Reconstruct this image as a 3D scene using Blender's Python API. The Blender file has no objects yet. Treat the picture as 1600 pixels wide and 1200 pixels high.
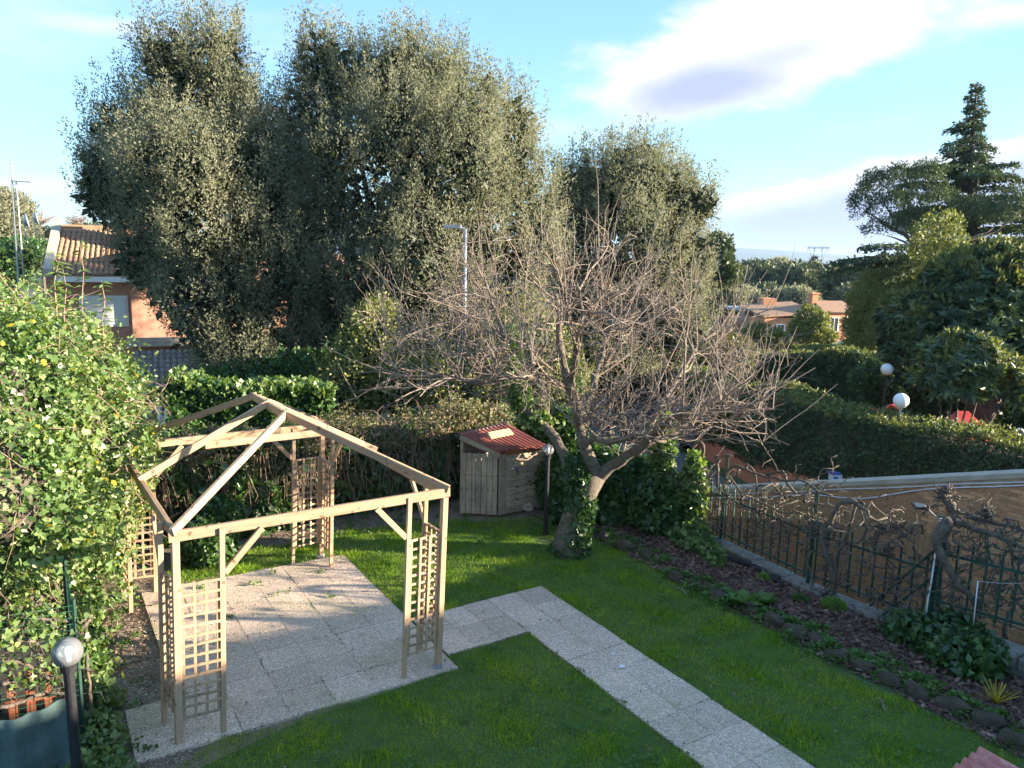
import bpy, math, random
import numpy as np
from mathutils import Vector, Matrix

random.seed(7)
rng = np.random.default_rng(7)
sc = bpy.context.scene
col = sc.collection
rad = math.radians

# ---------------------------------------------------------------- camera, world, sun, exposure
CAM_H, PITCH, ROLL, FOC = 5.0, rad(9.5), rad(1.2), 1200.0
cd = bpy.data.cameras.new('camera')
cam = bpy.data.objects.new('camera', cd)
col.objects.link(cam)
cd.sensor_width = 36.0
cd.lens = 36.0 * FOC / 1600.0
cd.clip_start = 0.1
cd.clip_end = 30000
cam.matrix_world = Matrix.Translation((0, 0, CAM_H)) @ Matrix.Rotation(rad(90) - PITCH, 4, 'X') @ Matrix.Rotation(ROLL, 4, 'Z')
sc.camera = cam


def ray(px, py):
    x, y = px - 800, py - 600
    c, s = math.cos(ROLL), math.sin(ROLL)
    a, b = (x * c + y * s) / FOC, (-x * s + y * c) / FOC
    return a, math.cos(PITCH) - b * math.sin(PITCH), -math.sin(PITCH) - b * math.cos(PITCH)


def at(px, py, Y):
    d = ray(px, py)
    t = Y / d[1]
    return Vector((d[0] * t, Y, CAM_H + d[2] * t))


def gd(px, py, z=0.0):
    d = ray(px, py)
    t = (z - CAM_H) / d[2]
    return Vector((d[0] * t, d[1] * t, z))


SUN_E, SUN_D = rad(11.5), 0.03           # elevation; the sun stands to the right, square to the view
sun_dir = Vector((1.0, -SUN_D, 0)).normalized() * math.cos(SUN_E) + Vector((0, 0, math.sin(SUN_E)))
sd = bpy.data.lights.new('sun', 'SUN')
sd.energy = 4.6
sd.angle = rad(0.5)
sd.color = (1.0, 0.87, 0.68)
sun = bpy.data.objects.new('sun', sd)
col.objects.link(sun)
sun.rotation_euler = sun_dir.to_track_quat('Z', 'Y').to_euler()

world = bpy.data.worlds.new('World')
sc.world = world
world.use_nodes = True
wt = world.node_tree
wt.nodes.clear()


class NT:
    """small helper round a node tree"""
    def __init__(self, t):
        self.t = t

    def n(self, kind, **kw):
        nd = self.t.nodes.new(kind)
        for k, v in kw.items():
            setattr(nd, k, v)
        return nd

    def put(self, sock, v):
        if isinstance(v, bpy.types.NodeSocket):
            self.t.links.new(v, sock)
        elif isinstance(v, (tuple, list)):
            v = tuple(v)
            if len(sock.default_value) == 4 and len(v) == 3:
                v = v + (1.0,)
            sock.default_value = v
        else:
            sock.default_value = v

    def m(self, op, a, b=0.0, c=0.0, clamp=False):
        nd = self.n('ShaderNodeMath', operation=op, use_clamp=clamp)
        self.put(nd.inputs[0], a); self.put(nd.inputs[1], b)
        if len(nd.inputs) > 2:
            self.put(nd.inputs[2], c)
        return nd.outputs[0]

    def mix(self, f, a, b, kind='MIX'):
        nd = self.n('ShaderNodeMix', data_type='RGBA', blend_type=kind)
        self.put(nd.inputs['Factor'], f)
        self.put(nd.inputs[6], a); self.put(nd.inputs[7], b)
        return nd.outputs[2]

    def sm(self, v, lo, hi):
        nd = self.n('ShaderNodeMapRange', interpolation_type='SMOOTHSTEP')
        self.put(nd.inputs[0], v)
        nd.inputs[1].default_value = lo; nd.inputs[2].default_value = hi
        return nd.outputs[0]

    def noise(self, vec, scale, detail=4, rough=0.55, dist=0.0):
        nd = self.n('ShaderNodeTexNoise')
        if vec is not None:
            self.put(nd.inputs['Vector'], vec)
        nd.inputs['Scale'].default_value = scale
        nd.inputs['Detail'].default_value = detail
        nd.inputs['Roughness'].default_value = rough
        nd.inputs['Distortion'].default_value = dist
        return nd.outputs['Fac']


W = NT(wt)
sky = W.n('ShaderNodeTexSky', sky_type='NISHITA')
sky.sun_disc = False
sky.sun_elevation = SUN_E
sky.sun_rotation = math.atan2(sun_dir.x, sun_dir.y)
sky.altitude = 100
sky.air_density = 1.0
sky.dust_density = 0.6
sky.ozone_density = 1.6
tc = W.n('ShaderNodeTexCoord')
sx = W.n('ShaderNodeSeparateXYZ')
wt.links.new(tc.outputs['Generated'], sx.inputs[0])
yy = W.m('MAXIMUM', sx.outputs['Y'], 0.05)
A_ = W.m('DIVIDE', sx.outputs['X'], yy)       # tangent of the bearing
B_ = W.m('DIVIDE', sx.outputs['Z'], yy)       # tangent of the elevation
front = W.sm(sx.outputs['Y'], 0.1, 0.3)
cv = W.n('ShaderNodeCombineXYZ')
wt.links.new(A_, cv.inputs[0])
wt.links.new(W.m('MULTIPLY', B_, 2.2), cv.inputs[1])
n1 = W.noise(cv.outputs[0], 5.0, 8, 0.62)
n2 = W.noise(cv.outputs[0], 16.0, 6, 0.6)
nn = W.m('ADD', W.m('MULTIPLY', W.m('SUBTRACT', n1, 0.5), 1.5), W.m('MULTIPLY', W.m('SUBTRACT', n2, 0.5), 0.5))


def ab(px, py):
    d = ray(px, py)
    return d[0] / d[1], d[2] / d[1]


def ell(px, py, ra, rb, ang):
    """distance field of a tilted ellipse on the sky (0 at its centre, 1 at its edge)"""
    a0, b0 = ab(px, py)
    c, s = math.cos(ang), math.sin(ang)
    da, db = W.m('SUBTRACT', A_, a0), W.m('SUBTRACT', B_, b0)
    p = W.m('DIVIDE', W.m('ADD', W.m('MULTIPLY', da, c), W.m('MULTIPLY', db, s)), ra)
    q = W.m('DIVIDE', W.m('SUBTRACT', W.m('MULTIPLY', db, c), W.m('MULTIPLY', da, s)), rb)
    return W.m('SQRT', W.m('ADD', W.m('MULTIPLY', p, p), W.m('MULTIPLY', q, q)))


def cloud(px, py, ra, rb, ang, soft=0.45, wob=1.0):
    d = W.m('SUBTRACT', ell(px, py, ra, rb, ang), W.m('MULTIPLY', nn, wob))
    return W.m('SUBTRACT', 1.0, W.sm(d, 1.0 - soft, 1.0 + soft * .4))


big = W.m('MAXIMUM', cloud(1230, 60, .29, .074, rad(17), .35, 1.0), cloud(1080, 125, .15, .050, rad(8), .35, .9))
big = W.m('MAXIMUM', big, W.m('MULTIPLY', cloud(1560, 22, .16, .018, rad(8), .9, 1.4), .8))
grey = W.m('MAXIMUM', cloud(1100, 138, .120, .034, rad(12), .8, .75), W.m('MULTIPLY', cloud(1200, 95, .09, .02, rad(16), 1.0, .9), .6))
# low bank on the right, its upper edge climbing to the right
a1, b1 = ab(1150, 292); a2, b2 = ab(1600, 205)
line = W.m('ADD', b1, W.m('MULTIPLY', W.m('SUBTRACT', A_, a1), (b2 - b1) / (a2 - a1)))
bd = W.m('SUBTRACT', W.m('ADD', line, W.m('MULTIPLY', nn, .03)), B_)
bank = W.m('MULTIPLY', W.sm(bd, -.004, .014), W.sm(A_, .14, .32))
bank_edge = W.m('MULTIPLY', W.sm(bd, -.004, .008), W.m('SUBTRACT', 1.0, W.sm(bd, .010, .05)))
wisp = W.m('MAXIMUM', cloud(170, 40, .10, .012, rad(-4), 1.0, 1.2), cloud(60, 290, .12, .014, rad(2), 1.0, 1.0))
cv2 = W.n('ShaderNodeCombineXYZ')
wt.links.new(sx.outputs['X'], cv2.inputs[0]); wt.links.new(sx.outputs['Y'], cv2.inputs[1])
wt.links.new(W.m('MULTIPLY', sx.outputs['Z'], 4.0), cv2.inputs[2])
thin = W.m('MULTIPLY', W.sm(W.noise(cv2.outputs[0], 2.6, 7, .6), .46, .74), .45)
streak = W.m('MULTIPLY', W.sm(W.noise(cv2.outputs[0], 7.0, 6, .6), .45, .7), W.m('MULTIPLY', W.m('SUBTRACT', 1.0, W.sm(B_, .02, .10)), .35))

K = 1.74                                        # sky radiance units of the cloud colours
skyc = W.mix(1.0, sky.outputs[0], (0.86, 1.10, 1.22), 'MULTIPLY')
sky_fill = W.mix(W.sm(sx.outputs['Z'], .0, .36), tuple(K * c for c in (.42, .72, .96)), tuple(K * c for c in (.25, .50, .92)))
skyc = W.mix(.82, skyc, sky_fill)                  # added pale gradient evens the sky and brightens the shade
c0 = W.mix(thin, skyc, tuple(K * c for c in (.85, .92, 1.0)))
c0 = W.mix(W.m('MULTIPLY', streak, front), c0, tuple(K * c for c in (.86, .86, 1.0)))
bc = W.mix(bank_edge, tuple(K * c for c in (.50, .57, .86)), tuple(K * c for c in (.88, .86, .93)))
c1 = W.mix(W.m('MULTIPLY', W.m('MULTIPLY', bank, front), .88), c0, bc)
bcol = W.mix(W.m('MULTIPLY', grey, .92), tuple(K * c for c in (.93, .92, .95)), tuple(K * c for c in (.46, .52, .83)))
c2 = W.mix(W.m('MULTIPLY', W.m('MULTIPLY', big, front), .93), c1, bcol)
c2 = W.mix(W.m('MULTIPLY', W.m('MULTIPLY', wisp, front), .55), c2, tuple(K * c for c in (.95, .95, 1.02)))
bg = W.n('ShaderNodeBackground')
wt.links.new(c2, bg.inputs[0])
bg.inputs[1].default_value = 0.13
wo = W.n('ShaderNodeOutputWorld')
wt.links.new(bg.outputs[0], wo.inputs[0])

sc.view_settings.view_transform = 'Standard'
sc.view_settings.look = 'None'
sc.view_settings.gamma = 1.0
sc.view_settings.use_curve_mapping = False
sc.view_settings.exposure = 2.45
sc.render.engine = 'CYCLES'
sc.cycles.max_bounces = 6
sc.cycles.transparent_max_bounces = 6
sc.cycles.volume_bounces = 0

# ---------------------------------------------------------------- garden frame: u along the front of the pergola, v away from the house
GA = rad(32)
GM = Matrix.Translation((-3.34, 7.16, 0)) @ Matrix.Rotation(GA, 4, 'Z')
GMI = GM.inverted()


def P(u, v, z=0.0):
    return GM @ Vector((u, v, z))


def UV(p):
    return GMI @ Vector(p)


# ---------------------------------------------------------------- materials
MATS = {}


def pos(N, kind='world'):
    if kind == 'world':
        return N.n('ShaderNodeNewGeometry').outputs['Position']
    return N.n('ShaderNodeTexCoord').outputs['Object']


def newmat(name):
    m = bpy.data.materials.new(name)
    m.use_nodes = True
    t = m.node_tree
    t.nodes.clear()
    N = NT(t)
    out = N.n('ShaderNodeOutputMaterial')
    MATS[name] = m
    return m, N, out


def surf(name, c1, c2, scale=6.0, rough=.8, bump=.3, bscale=40.0, c3=None, metal=0.0, dist=.02, coat=0.0, piece=0.0, spec=.4):
    m, N, out = newmat(name)
    b = N.n('ShaderNodeBsdfPrincipled')
    p = pos(N)
    f = N.sm(N.noise(p, scale, 6, .6), .3, .7)
    c = N.mix(f, c1, c2)
    if c3:
        c = N.mix(N.sm(N.noise(p, scale * 3.7, 5, .65), .52, .68), c, c3)
    if piece:
        oi = N.n('ShaderNodeObjectInfo').outputs['Random']
        k = N.m('ADD', 1.0 - piece, N.m('MULTIPLY', oi, 2 * piece))
        cc = N.n('ShaderNodeCombineColor')
        for i in range(3):
            N.put(cc.inputs[i], k)
        c = N.mix(1.0, c, cc.outputs[0], 'MULTIPLY')
    N.put(b.inputs['Base Color'], c)
    b.inputs['Roughness'].default_value = rough
    b.inputs['Metallic'].default_value = metal
    b.inputs['Specular IOR Level'].default_value = spec
    b.inputs['Coat Weight'].default_value = coat
    if bump:
        bp = N.n('ShaderNodeBump')
        bp.inputs['Strength'].default_value = bump
        bp.inputs['Distance'].default_value = dist
        N.put(bp.inputs['Height'], N.noise(p, bscale, 5, .65))
        N.put(b.inputs['Normal'], bp.outputs[0])
    N.t.links.new(b.outputs[0], out.inputs[0])
    return m


def woodmat(name, c1, c2, c3, rough=.75):
    """timber with its grain along the piece's own X axis"""
    m, N, out = newmat(name)
    b = N.n('ShaderNodeBsdfPrincipled')
    oi = N.n('ShaderNodeObjectInfo').outputs['Random']
    mp = N.n('ShaderNodeMapping')
    N.put(mp.inputs['Vector'], pos(N, 'obj'))
    mp.inputs['Scale'].default_value = (1.2, 14, 14)
    cb = N.n('ShaderNodeCombineXYZ')
    for i in range(3):
        N.put(cb.inputs[i], N.m('MULTIPLY', oi, 37.0))
    N.put(mp.inputs['Location'], cb.outputs[0])
    g = N.noise(mp.outputs[0], 2.0, 7, .65, .6)
    c = N.mix(N.sm(g, .3, .7), c1, c2)
    w = N.noise(pos(N), 2.3, 5, .6)
    c = N.mix(N.m('MULTIPLY', N.sm(w, .42, .72), .75), c, c3)
    kn = N.sm(N.noise(pos(N, 'obj'), 11, 2, .5), .66, .72)
    c = N.mix(N.m('MULTIPLY', kn, .7), c, (.10, .065, .04))
    k = N.m('ADD', .80, N.m('MULTIPLY', oi, .38))
    cc = N.n('ShaderNodeCombineColor')
    for i in range(3):
        N.put(cc.inputs[i], k)
    c = N.mix(1.0, c, cc.outputs[0], 'MULTIPLY')
    N.put(b.inputs['Base Color'], c)
    b.inputs['Roughness'].default_value = rough
    b.inputs['Specular IOR Level'].default_value = .25
    bp = N.n('ShaderNodeBump')
    bp.inputs['Strength'].default_value = .5
    bp.inputs['Distance'].default_value = .004
    N.put(bp.inputs['Height'], g)
    N.put(b.inputs['Normal'], bp.outputs[0])
    N.t.links.new(b.outputs[0], out.inputs[0])
    return m


def leafmat(name, cols, trans=.25, rough=.5, clump=1.2, tcol=None, spec=.35):
    """foliage: each leaf its own tint of the given ramp, drifting in clumps"""
    m, N, out = newmat(name)
    r = N.n('ShaderNodeNewGeometry')
    f = N.m('ADD', N.m('MULTIPLY', r.outputs['Random Per Island'], .62),
            N.m('MULTIPLY', N.sm(N.noise(r.outputs['Position'], clump, 6, .7), .32, .68), .38))
    rp = N.n('ShaderNodeValToRGB')
    el = rp.color_ramp.elements
    k = len(cols)
    el[0].position, el[0].color = 0.0, tuple(cols[0]) + (1,)
    el[1].position, el[1].color = 1.0, tuple(cols[-1]) + (1,)
    for i in range(1, k - 1):
        e = el.new(i / (k - 1))
        e.color = tuple(cols[i]) + (1,)
    N.put(rp.inputs[0], f)
    b = N.n('ShaderNodeBsdfPrincipled')
    N.put(b.inputs['Base Color'], rp.outputs[0])
    b.inputs['Roughness'].default_value = rough
    b.inputs['Specular IOR Level'].default_value = spec
    tr = N.n('ShaderNodeBsdfTranslucent')
    N.put(tr.inputs[0], N.mix(1.0, rp.outputs[0], tcol or (1.5, 1.6, .7), 'MULTIPLY'))
    mx = N.n('ShaderNodeMixShader')
    mx.inputs[0].default_value = trans
    N.t.links.new(b.outputs[0], mx.inputs[1])
    N.t.links.new(tr.outputs[0], mx.inputs[2])
    N.t.links.new(mx.outputs[0], out.inputs[0])
    return m


woodmat('pergola_wood', (.36, .22, .13), (.49, .325, .20), (.29, .225, .165))
woodmat('shed_wood', (.36, .26, .18), (.50, .38, .27), (.18, .14, .11))
woodmat('plank_wood', (.55, .42, .19), (.62, .50, .26), (.45, .35, .2))
surf('bark', (.13, .10, .075), (.23, .185, .14), 14, .9, 1.0, 38, (.09, .10, .05), dist=.05)
surf('old_vine_bark', (.10, .078, .06), (.19, .15, .115), 14, .9, 1.0, 45, (.08, .065, .055), dist=.03)
surf('dark_bark', (.06, .05, .04), (.11, .09, .07), 6, .9, .6, 30)
surf('twig', (.18, .13, .10), (.25, .19, .145), 5, .85, 0, 30, (.15, .10, .08))
surf('pale_twig', (.19, .15, .118), (.26, .21, .165), 6, .85, 0, 30)
surf('dry_stalk', (.17, .11, .08), (.28, .19, .14), 4, .9, 0, 30)
surf('soil', (.16, .115, .08), (.24, .18, .13), 3, .95, .9, 60, (.30, .23, .165))
surf('turf_soil', (.05, .09, .02), (.08, .12, .03), 5, .95, .8, 50)
surf('far_ground', (.05, .075, .03), (.09, .10, .05), .08, .95, 0, 10, (.12, .11, .07))
surf('asphalt', (.10, .10, .115), (.14, .14, .15), 2, .85, .4, 120, (.17, .17, .18))
surf('concrete', (.16, .15, .125), (.27, .25, .21), 7, .9, .9, 40, (.07, .08, .04))
surf('cap_stone', (.36, .30, .23), (.46, .39, .31), 3, .85, .4, 50)
surf('tufa', (.05, .035, .024), (.09, .068, .045), 9, .95, 1.0, 35, (.05, .065, .03), dist=.03)
surf('brick', (.52, .24, .11), (.60, .31, .16), 7, .9, .6, 60, (.42, .24, .13), piece=.28)
surf('mortar', (.50, .36, .24), (.58, .44, .30), 5, .95, .5, 60)
surf('orange_wall', (.42, .15, .09), (.50, .18, .10), 1.2, .9, .3, 30)
surf('house_brick', (.42, .20, .13), (.52, .26, .17), .9, .9, .2, 20, (.36, .17, .12))
surf('house_orange', (.50, .22, .11), (.58, .27, .15), .6, .9, .1, 20)
surf('white_render', (.70, .68, .62), (.78, .76, .70), 1.5, .8, .1, 20)
surf('roof_tile', (.27, .15, .09), (.36, .21, .13), 3.0, .9, .4, 60, (.31, .22, .12), piece=.1)
surf('old_roof_tile', (.15, .13, .115), (.28, .25, .21), 4.0, .9, .4, 60, (.10, .09, .08))
surf('red_sheet', (.26, .075, .055), (.33, .11, .08), 3, .85, .2, 80, (.22, .12, .09))
surf('pink_sheet', (.48, .16, .13), (.55, .20, .16), 6, .7, .2, 80, (.60, .30, .25))
surf('red_plastic', (.55, .04, .03), (.62, .06, .045), 4, .4, 0, 30)
surf('green_metal', (.010, .035, .025), (.02, .055, .04), 20, .5, .2, 80, (.035, .06, .05))
surf('green_wire', (.03, .13, .07), (.05, .17, .09), 20, .5, 0, 80)
surf('black_metal', (.012, .012, .014), (.022, .022, .025), 20, .45, .1, 80)
surf('rust', (.26, .07, .03), (.36, .12, .06), 12, .85, .5, 80)
surf('galvanised', (.30, .32, .34), (.42, .44, .46), 5, .45, .1, 40, metal=.6)
surf('white_plastic', (.62, .64, .66), (.70, .72, .74), 5, .45, 0, 40)
surf('blue_plastic', (.05, .13, .40), (.08, .18, .5), 5, .4, 0, 40)
surf('grey_paint', (.30, .31, .32), (.36, .37, .38), 5, .6, 0, 40)
surf('dark_opening', (.015, .014, .014), (.03, .026, .022), 2, .7, 0, 40)
surf('shade_cloth', (.055, .10, .10), (.085, .135, .13), 9, .85, .7, 260, (.045, .085, .08), dist=.01)
surf('car_paint', (.12, .115, .115), (.15, .145, .145), 1, .3, 0, 30, metal=.35, coat=.8)
surf('alloy', (.5, .5, .52), (.6, .6, .62), 3, .35, 0, 40, metal=.8)
surf('rubber', (.015, .015, .016), (.025, .025, .026), 9, .8, 0, 40)
surf('opal_globe', (.80, .80, .78), (.84, .84, .82), 2, .35, 0, 40)
surf('dead_leaf', (.22, .12, .05), (.34, .2, .09), 20, .8, 0, 40)
surf('hill_green', (.06, .08, .05), (.10, .11, .07), .003, .95, 0, 1)
surf('steel_blue', (.20, .22, .24), (.26, .28, .30), 1, .6, 0, 1)

# washed-gravel paving: pebbles set in cement
m, N, out = newmat('pebble_slab')
b = N.n('ShaderNodeBsdfPrincipled')
p = pos(N)
vo = N.n('ShaderNodeTexVoronoi')
N.put(vo.inputs['Vector'], p); vo.inputs['Scale'].default_value = 62
hs = N.n('ShaderNodeSeparateColor'); N.t.links.new(vo.outputs['Color'], hs.inputs[0])
rp = N.n('ShaderNodeValToRGB')
e = rp.color_ramp.elements
e[0].color = (.30, .21, .15, 1); e[1].color = (.90, .74, .58, 1)
x = e.new(.35); x.color = (.70, .50, .35, 1)
x = e.new(.7); x.color = (.82, .62, .45, 1)
N.put(rp.inputs[0], hs.outputs[0])
c = N.mix(N.sm(vo.outputs['Distance'], .35, .62), rp.outputs[0], (.46, .35, .27))
oi = N.n('ShaderNodeObjectInfo').outputs['Random']
k = N.m('ADD', .84, N.m('MULTIPLY', oi, .24))
cc = N.n('ShaderNodeCombineColor')
for i in range(3):
    N.put(cc.inputs[i], k)
c = N.mix(1.0, c, cc.outputs[0], 'MULTIPLY')
c = N.mix(N.m('MULTIPLY', N.sm(N.noise(p, 1.1, 6, .7), .48, .66), .38), c, (.26, .25, .10))
c = N.mix(N.m('MULTIPLY', N.sm(N.noise(p, 1.9, 7, .75), .55, .70), .45), c, (.20, .16, .13))
N.put(b.inputs['Base Color'], c)
b.inputs['Roughness'].default_value = .85
bp = N.n('ShaderNodeBump'); bp.inputs['Strength'].default_value = .9; bp.inputs['Distance'].default_value = .006
bp.invert = True
N.put(bp.inputs['Height'], vo.outputs['Distance'])
N.put(b.inputs['Normal'], bp.outputs[0])
N.t.links.new(b.outputs[0], out.inputs[0])


def glassmat(name, tint, rough, fac):
    m, N, out = newmat(name)
    g = N.n('ShaderNodeBsdfGlossy'); g.inputs['Roughness'].default_value = rough; g.inputs[0].default_value = (1, 1, 1, 1)
    t = N.n('ShaderNodeBsdfTransparent'); t.inputs[0].default_value = tint + (1,)
    df = N.n('ShaderNodeBsdfDiffuse'); df.inputs[0].default_value = (.6, .6, .6, 1)
    fr = N.n('ShaderNodeFresnel'); fr.inputs[0].default_value = 1.5
    m1 = N.n('ShaderNodeMixShader'); m1.inputs[0].default_value = fac
    N.t.links.new(t.outputs[0], m1.inputs[1]); N.t.links.new(df.outputs[0], m1.inputs[2])
    m2 = N.n('ShaderNodeMixShader')
    N.t.links.new(N.m('ADD', fr.outputs[0], .04), m2.inputs[0])
    N.t.links.new(m1.outputs[0], m2.inputs[1]); N.t.links.new(g.outputs[0], m2.inputs[2])
    N.t.links.new(m2.outputs[0], out.inputs[0])


glassmat('clear_globe', (.85, .86, .84), .05, .22)
surf('window_glass', (.03, .035, .04), (.05, .055, .06), 1, .06, 0, 1, spec=.8)

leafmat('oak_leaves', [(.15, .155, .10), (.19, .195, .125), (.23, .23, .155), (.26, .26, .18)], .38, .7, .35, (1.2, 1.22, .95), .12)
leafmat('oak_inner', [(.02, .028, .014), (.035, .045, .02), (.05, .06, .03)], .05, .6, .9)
leafmat('ivy_leaves', [(.018, .045, .018), (.035, .08, .022), (.06, .12, .03), (.10, .18, .04)], .22, .38, 1.5, (1.6, 1.7, .5), .5)
leafmat('climber_leaves', [(.05, .09, .025), (.08, .145, .04), (.13, .20, .06), (.20, .26, .09), (.30, .33, .17)], .3, .42, 1.2, (1.6, 1.6, .5), .45)
leafmat('yellow_leaves', [(.40, .33, .04), (.50, .42, .05), (.45, .24, .05)], .4, .5, 1.2, (1.3, 1.2, .5))
leafmat('dark_hedge_leaves', [(.02, .045, .016), (.04, .075, .028), (.07, .11, .04), (.15, .18, .07)], .18, .45, 1.4)
leafmat('bramble_leaves', [(.06, .09, .03), (.10, .13, .045), (.20, .14, .09), (.11, .15, .05)], .25, .6, 1.0)
leafmat('olive_leaves', [(.10, .12, .04), (.16, .17, .05), (.24, .23, .07)], .2, .55, .5)
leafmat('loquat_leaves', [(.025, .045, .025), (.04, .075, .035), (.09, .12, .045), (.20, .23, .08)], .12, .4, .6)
leafmat('far_leaves', [(.05, .07, .03), (.08, .10, .045), (.12, .13, .06)], .1, .6, .15)
leafmat('conifer_leaves', [(.045, .07, .04), (.08, .11, .05), (.13, .165, .065)], .1, .6, .4)
leafmat('moss_green', [(.10, .20, .03), (.15, .28, .04), (.2, .33, .05)], .3, .6, 3)
leafmat('weed_leaves', [(.05, .11, .02), (.08, .16, .03), (.13, .22, .05)], .3, .5, 3)
leafmat('grass_blades', [(.07, .16, .012), (.11, .23, .016), (.19, .31, .022), (.31, .40, .035), (.48, .42, .12)], .38, .55, .9, (1.5, 1.6, .45), .25)
leafmat('mulch_chips', [(.05, .027, .02), (.10, .055, .042), (.17, .095, .07), (.32, .21, .16)], 0.0, .85, 3)
leafmat('loose_pebble', [(.30, .23, .17), (.50, .40, .30), (.66, .56, .45)], 0.0, .85, 3)
leafmat('dry_leaves', [(.14, .09, .06), (.22, .15, .10), (.30, .23, .15)], .2, .7, 2, (1.2, 1.1, .8))

# ---------------------------------------------------------------- object helpers
WM = {}
ID = Matrix.Identity(4)


def tag(o, label=None, cat=None, group=None, kind=None):
    if label: o['label'] = label
    if cat: o['category'] = cat
    if group: o['group'] = group
    if kind: o['kind'] = kind
    return o


def link(name, data, parent=None, M=None):
    o = bpy.data.objects.new(name, data)
    col.objects.link(o)
    M = ID if M is None else M
    if parent is not None:
        o.parent = parent
        o.matrix_parent_inverse = WM[parent.name].inverted()
    o.matrix_basis = M
    WM[o.name] = M.copy()
    return o


def root(name, loc, label, cat, group=None, M=None):
    o = link(name, None, None, M if M is not None else Matrix.Translation(loc))
    o.empty_display_size = .2
    return tag(o, label, cat, group)


def npmesh(name, V, loops, counts, mat, smooth=False):
    me = bpy.data.meshes.new(name)
    V = np.asarray(V, dtype=np.float32)
    loops = np.asarray(loops, dtype=np.int32)
    counts = np.asarray(counts, dtype=np.int32)
    me.vertices.add(len(V))
    me.vertices.foreach_set('co', V.ravel())
    me.loops.add(len(loops))
    me.loops.foreach_set('vertex_index', loops)
    me.polygons.add(len(counts))
    st = np.zeros(len(counts), dtype=np.int32)
    st[1:] = np.cumsum(counts)[:-1]
    me.polygons.foreach_set('loop_start', st)
    me.polygons.foreach_set('loop_total', counts)
    if smooth:
        me.polygons.foreach_set('use_smooth', np.ones(len(counts), dtype=bool))
    me.update(calc_edges=True)
    if mat:
        me.materials.append(MATS[mat])
    return me


class MB:
    def __init__(self):
        self.v = []
        self.f = []

    def add(self, vs, fs):
        k = len(self.v)
        self.v += [tuple(q) for q in vs]
        self.f += [tuple(i + k for i in f) for f in fs]
        return self

    def box(self, a, b, M=None):
        x0, y0, z0 = a; x1, y1, z1 = b
        vs = [(x0, y0, z0), (x1, y0, z0), (x1, y1, z0), (x0, y1, z0), (x0, y0, z1), (x1, y0, z1), (x1, y1, z1), (x0, y1, z1)]
        if M is not None:
            vs = [M @ Vector(q) for q in vs]
        return self.add(vs, [(0, 3, 2, 1), (4, 5, 6, 7), (0, 1, 5, 4), (1, 2, 6, 5), (2, 3, 7, 6), (3, 0, 4, 7)])

    def tube(self, pts, rs, n=6, cap=True):
        pts = [Vector(q) for q in pts]
        if not hasattr(rs, '__len__'):
            rs = [rs] * len(pts)
        k = len(self.v)
        ref = Vector((0, 0, 1))
        T = (pts[1] - pts[0]).normalized()
        X = T.cross(ref)
        if X.length < .05:
            X = T.cross(Vector((1, 0, 0)))
        X.normalize()
        for i, q in enumerate(pts):
            a = pts[max(0, i - 1)]; b = pts[min(len(pts) - 1, i + 1)]
            T = (b - a)
            if T.length < 1e-9:
                T = Vector((0, 0, 1))
            T.normalize()
            X = (X - T * X.dot(T))
            if X.length < 1e-4:
                X = T.orthogonal()
            X.normalize()
            Y = T.cross(X)
            for j in range(n):
                an = 2 * math.pi * j / n
                w = q + (X * math.cos(an) + Y * math.sin(an)) * rs[i]
                self.v.append((w.x, w.y, w.z))
        for i in range(len(pts) - 1):
            for j in range(n):
                j2 = (j + 1) % n
                self.f.append((k + i * n + j, k + i * n + j2, k + (i + 1) * n + j2, k + (i + 1) * n + j))
        if cap:
            self.f.append(tuple(k + j for j in reversed(range(n))))
            self.f.append(tuple(k + (len(pts) - 1) * n + j for j in range(n)))
        return self

    def lathe(self, prof, c=(0, 0, 0), n=16, M=None):
        k = len(self.v)
        for r, z in prof:
            for j in range(n):
                a = 2 * math.pi * j / n
                q = Vector((c[0] + r * math.cos(a), c[1] + r * math.sin(a), c[2] + z))
                if M is not None:
                    q = M @ q
                self.v.append(tuple(q))
        for i in range(len(prof) - 1):
            for j in range(n):
                j2 = (j + 1) % n
                self.f.append((k + i * n + j, k + i * n + j2, k + (i + 1) * n + j2, k + (i + 1) * n + j))
        return self

    def ball(self, c, r, n=16, sz=1.0):
        prof = [(max(1e-4, r * math.sin(math.pi * i / (n // 2))), -r * sz * math.cos(math.pi * i / (n // 2))) for i in range(n // 2 + 1)]
        return self.lathe(prof, c, n)

    def prism(self, poly, z0, z1):
        n = len(poly)
        z0s = z0 if hasattr(z0, '__len__') else [z0] * n
        z1s = z1 if hasattr(z1, '__len__') else [z1] * n
        vs = [(q[0], q[1], z0s[i]) for i, q in enumerate(poly)] + [(q[0], q[1], z1s[i]) for i, q in enumerate(poly)]
        fs = [tuple(reversed(range(n))), tuple(range(n, 2 * n))] + [(i, (i + 1) % n, n + (i + 1) % n, n + i) for i in range(n)]
        return self.add(vs, fs)

    def mesh(self, name, mat, smooth=False):
        me = bpy.data.meshes.new(name)
        me.from_pydata(self.v, [], self.f)
        if smooth:
            me.polygons.foreach_set('use_smooth', [True] * len(me.polygons))
        me.update()
        if mat:
            me.materials.append(MATS[mat])
        return me

    def build(self, name, mat, parent=None, M=None, smooth=False):
        return link(name, self.mesh(name, mat, smooth), parent, M)


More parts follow.
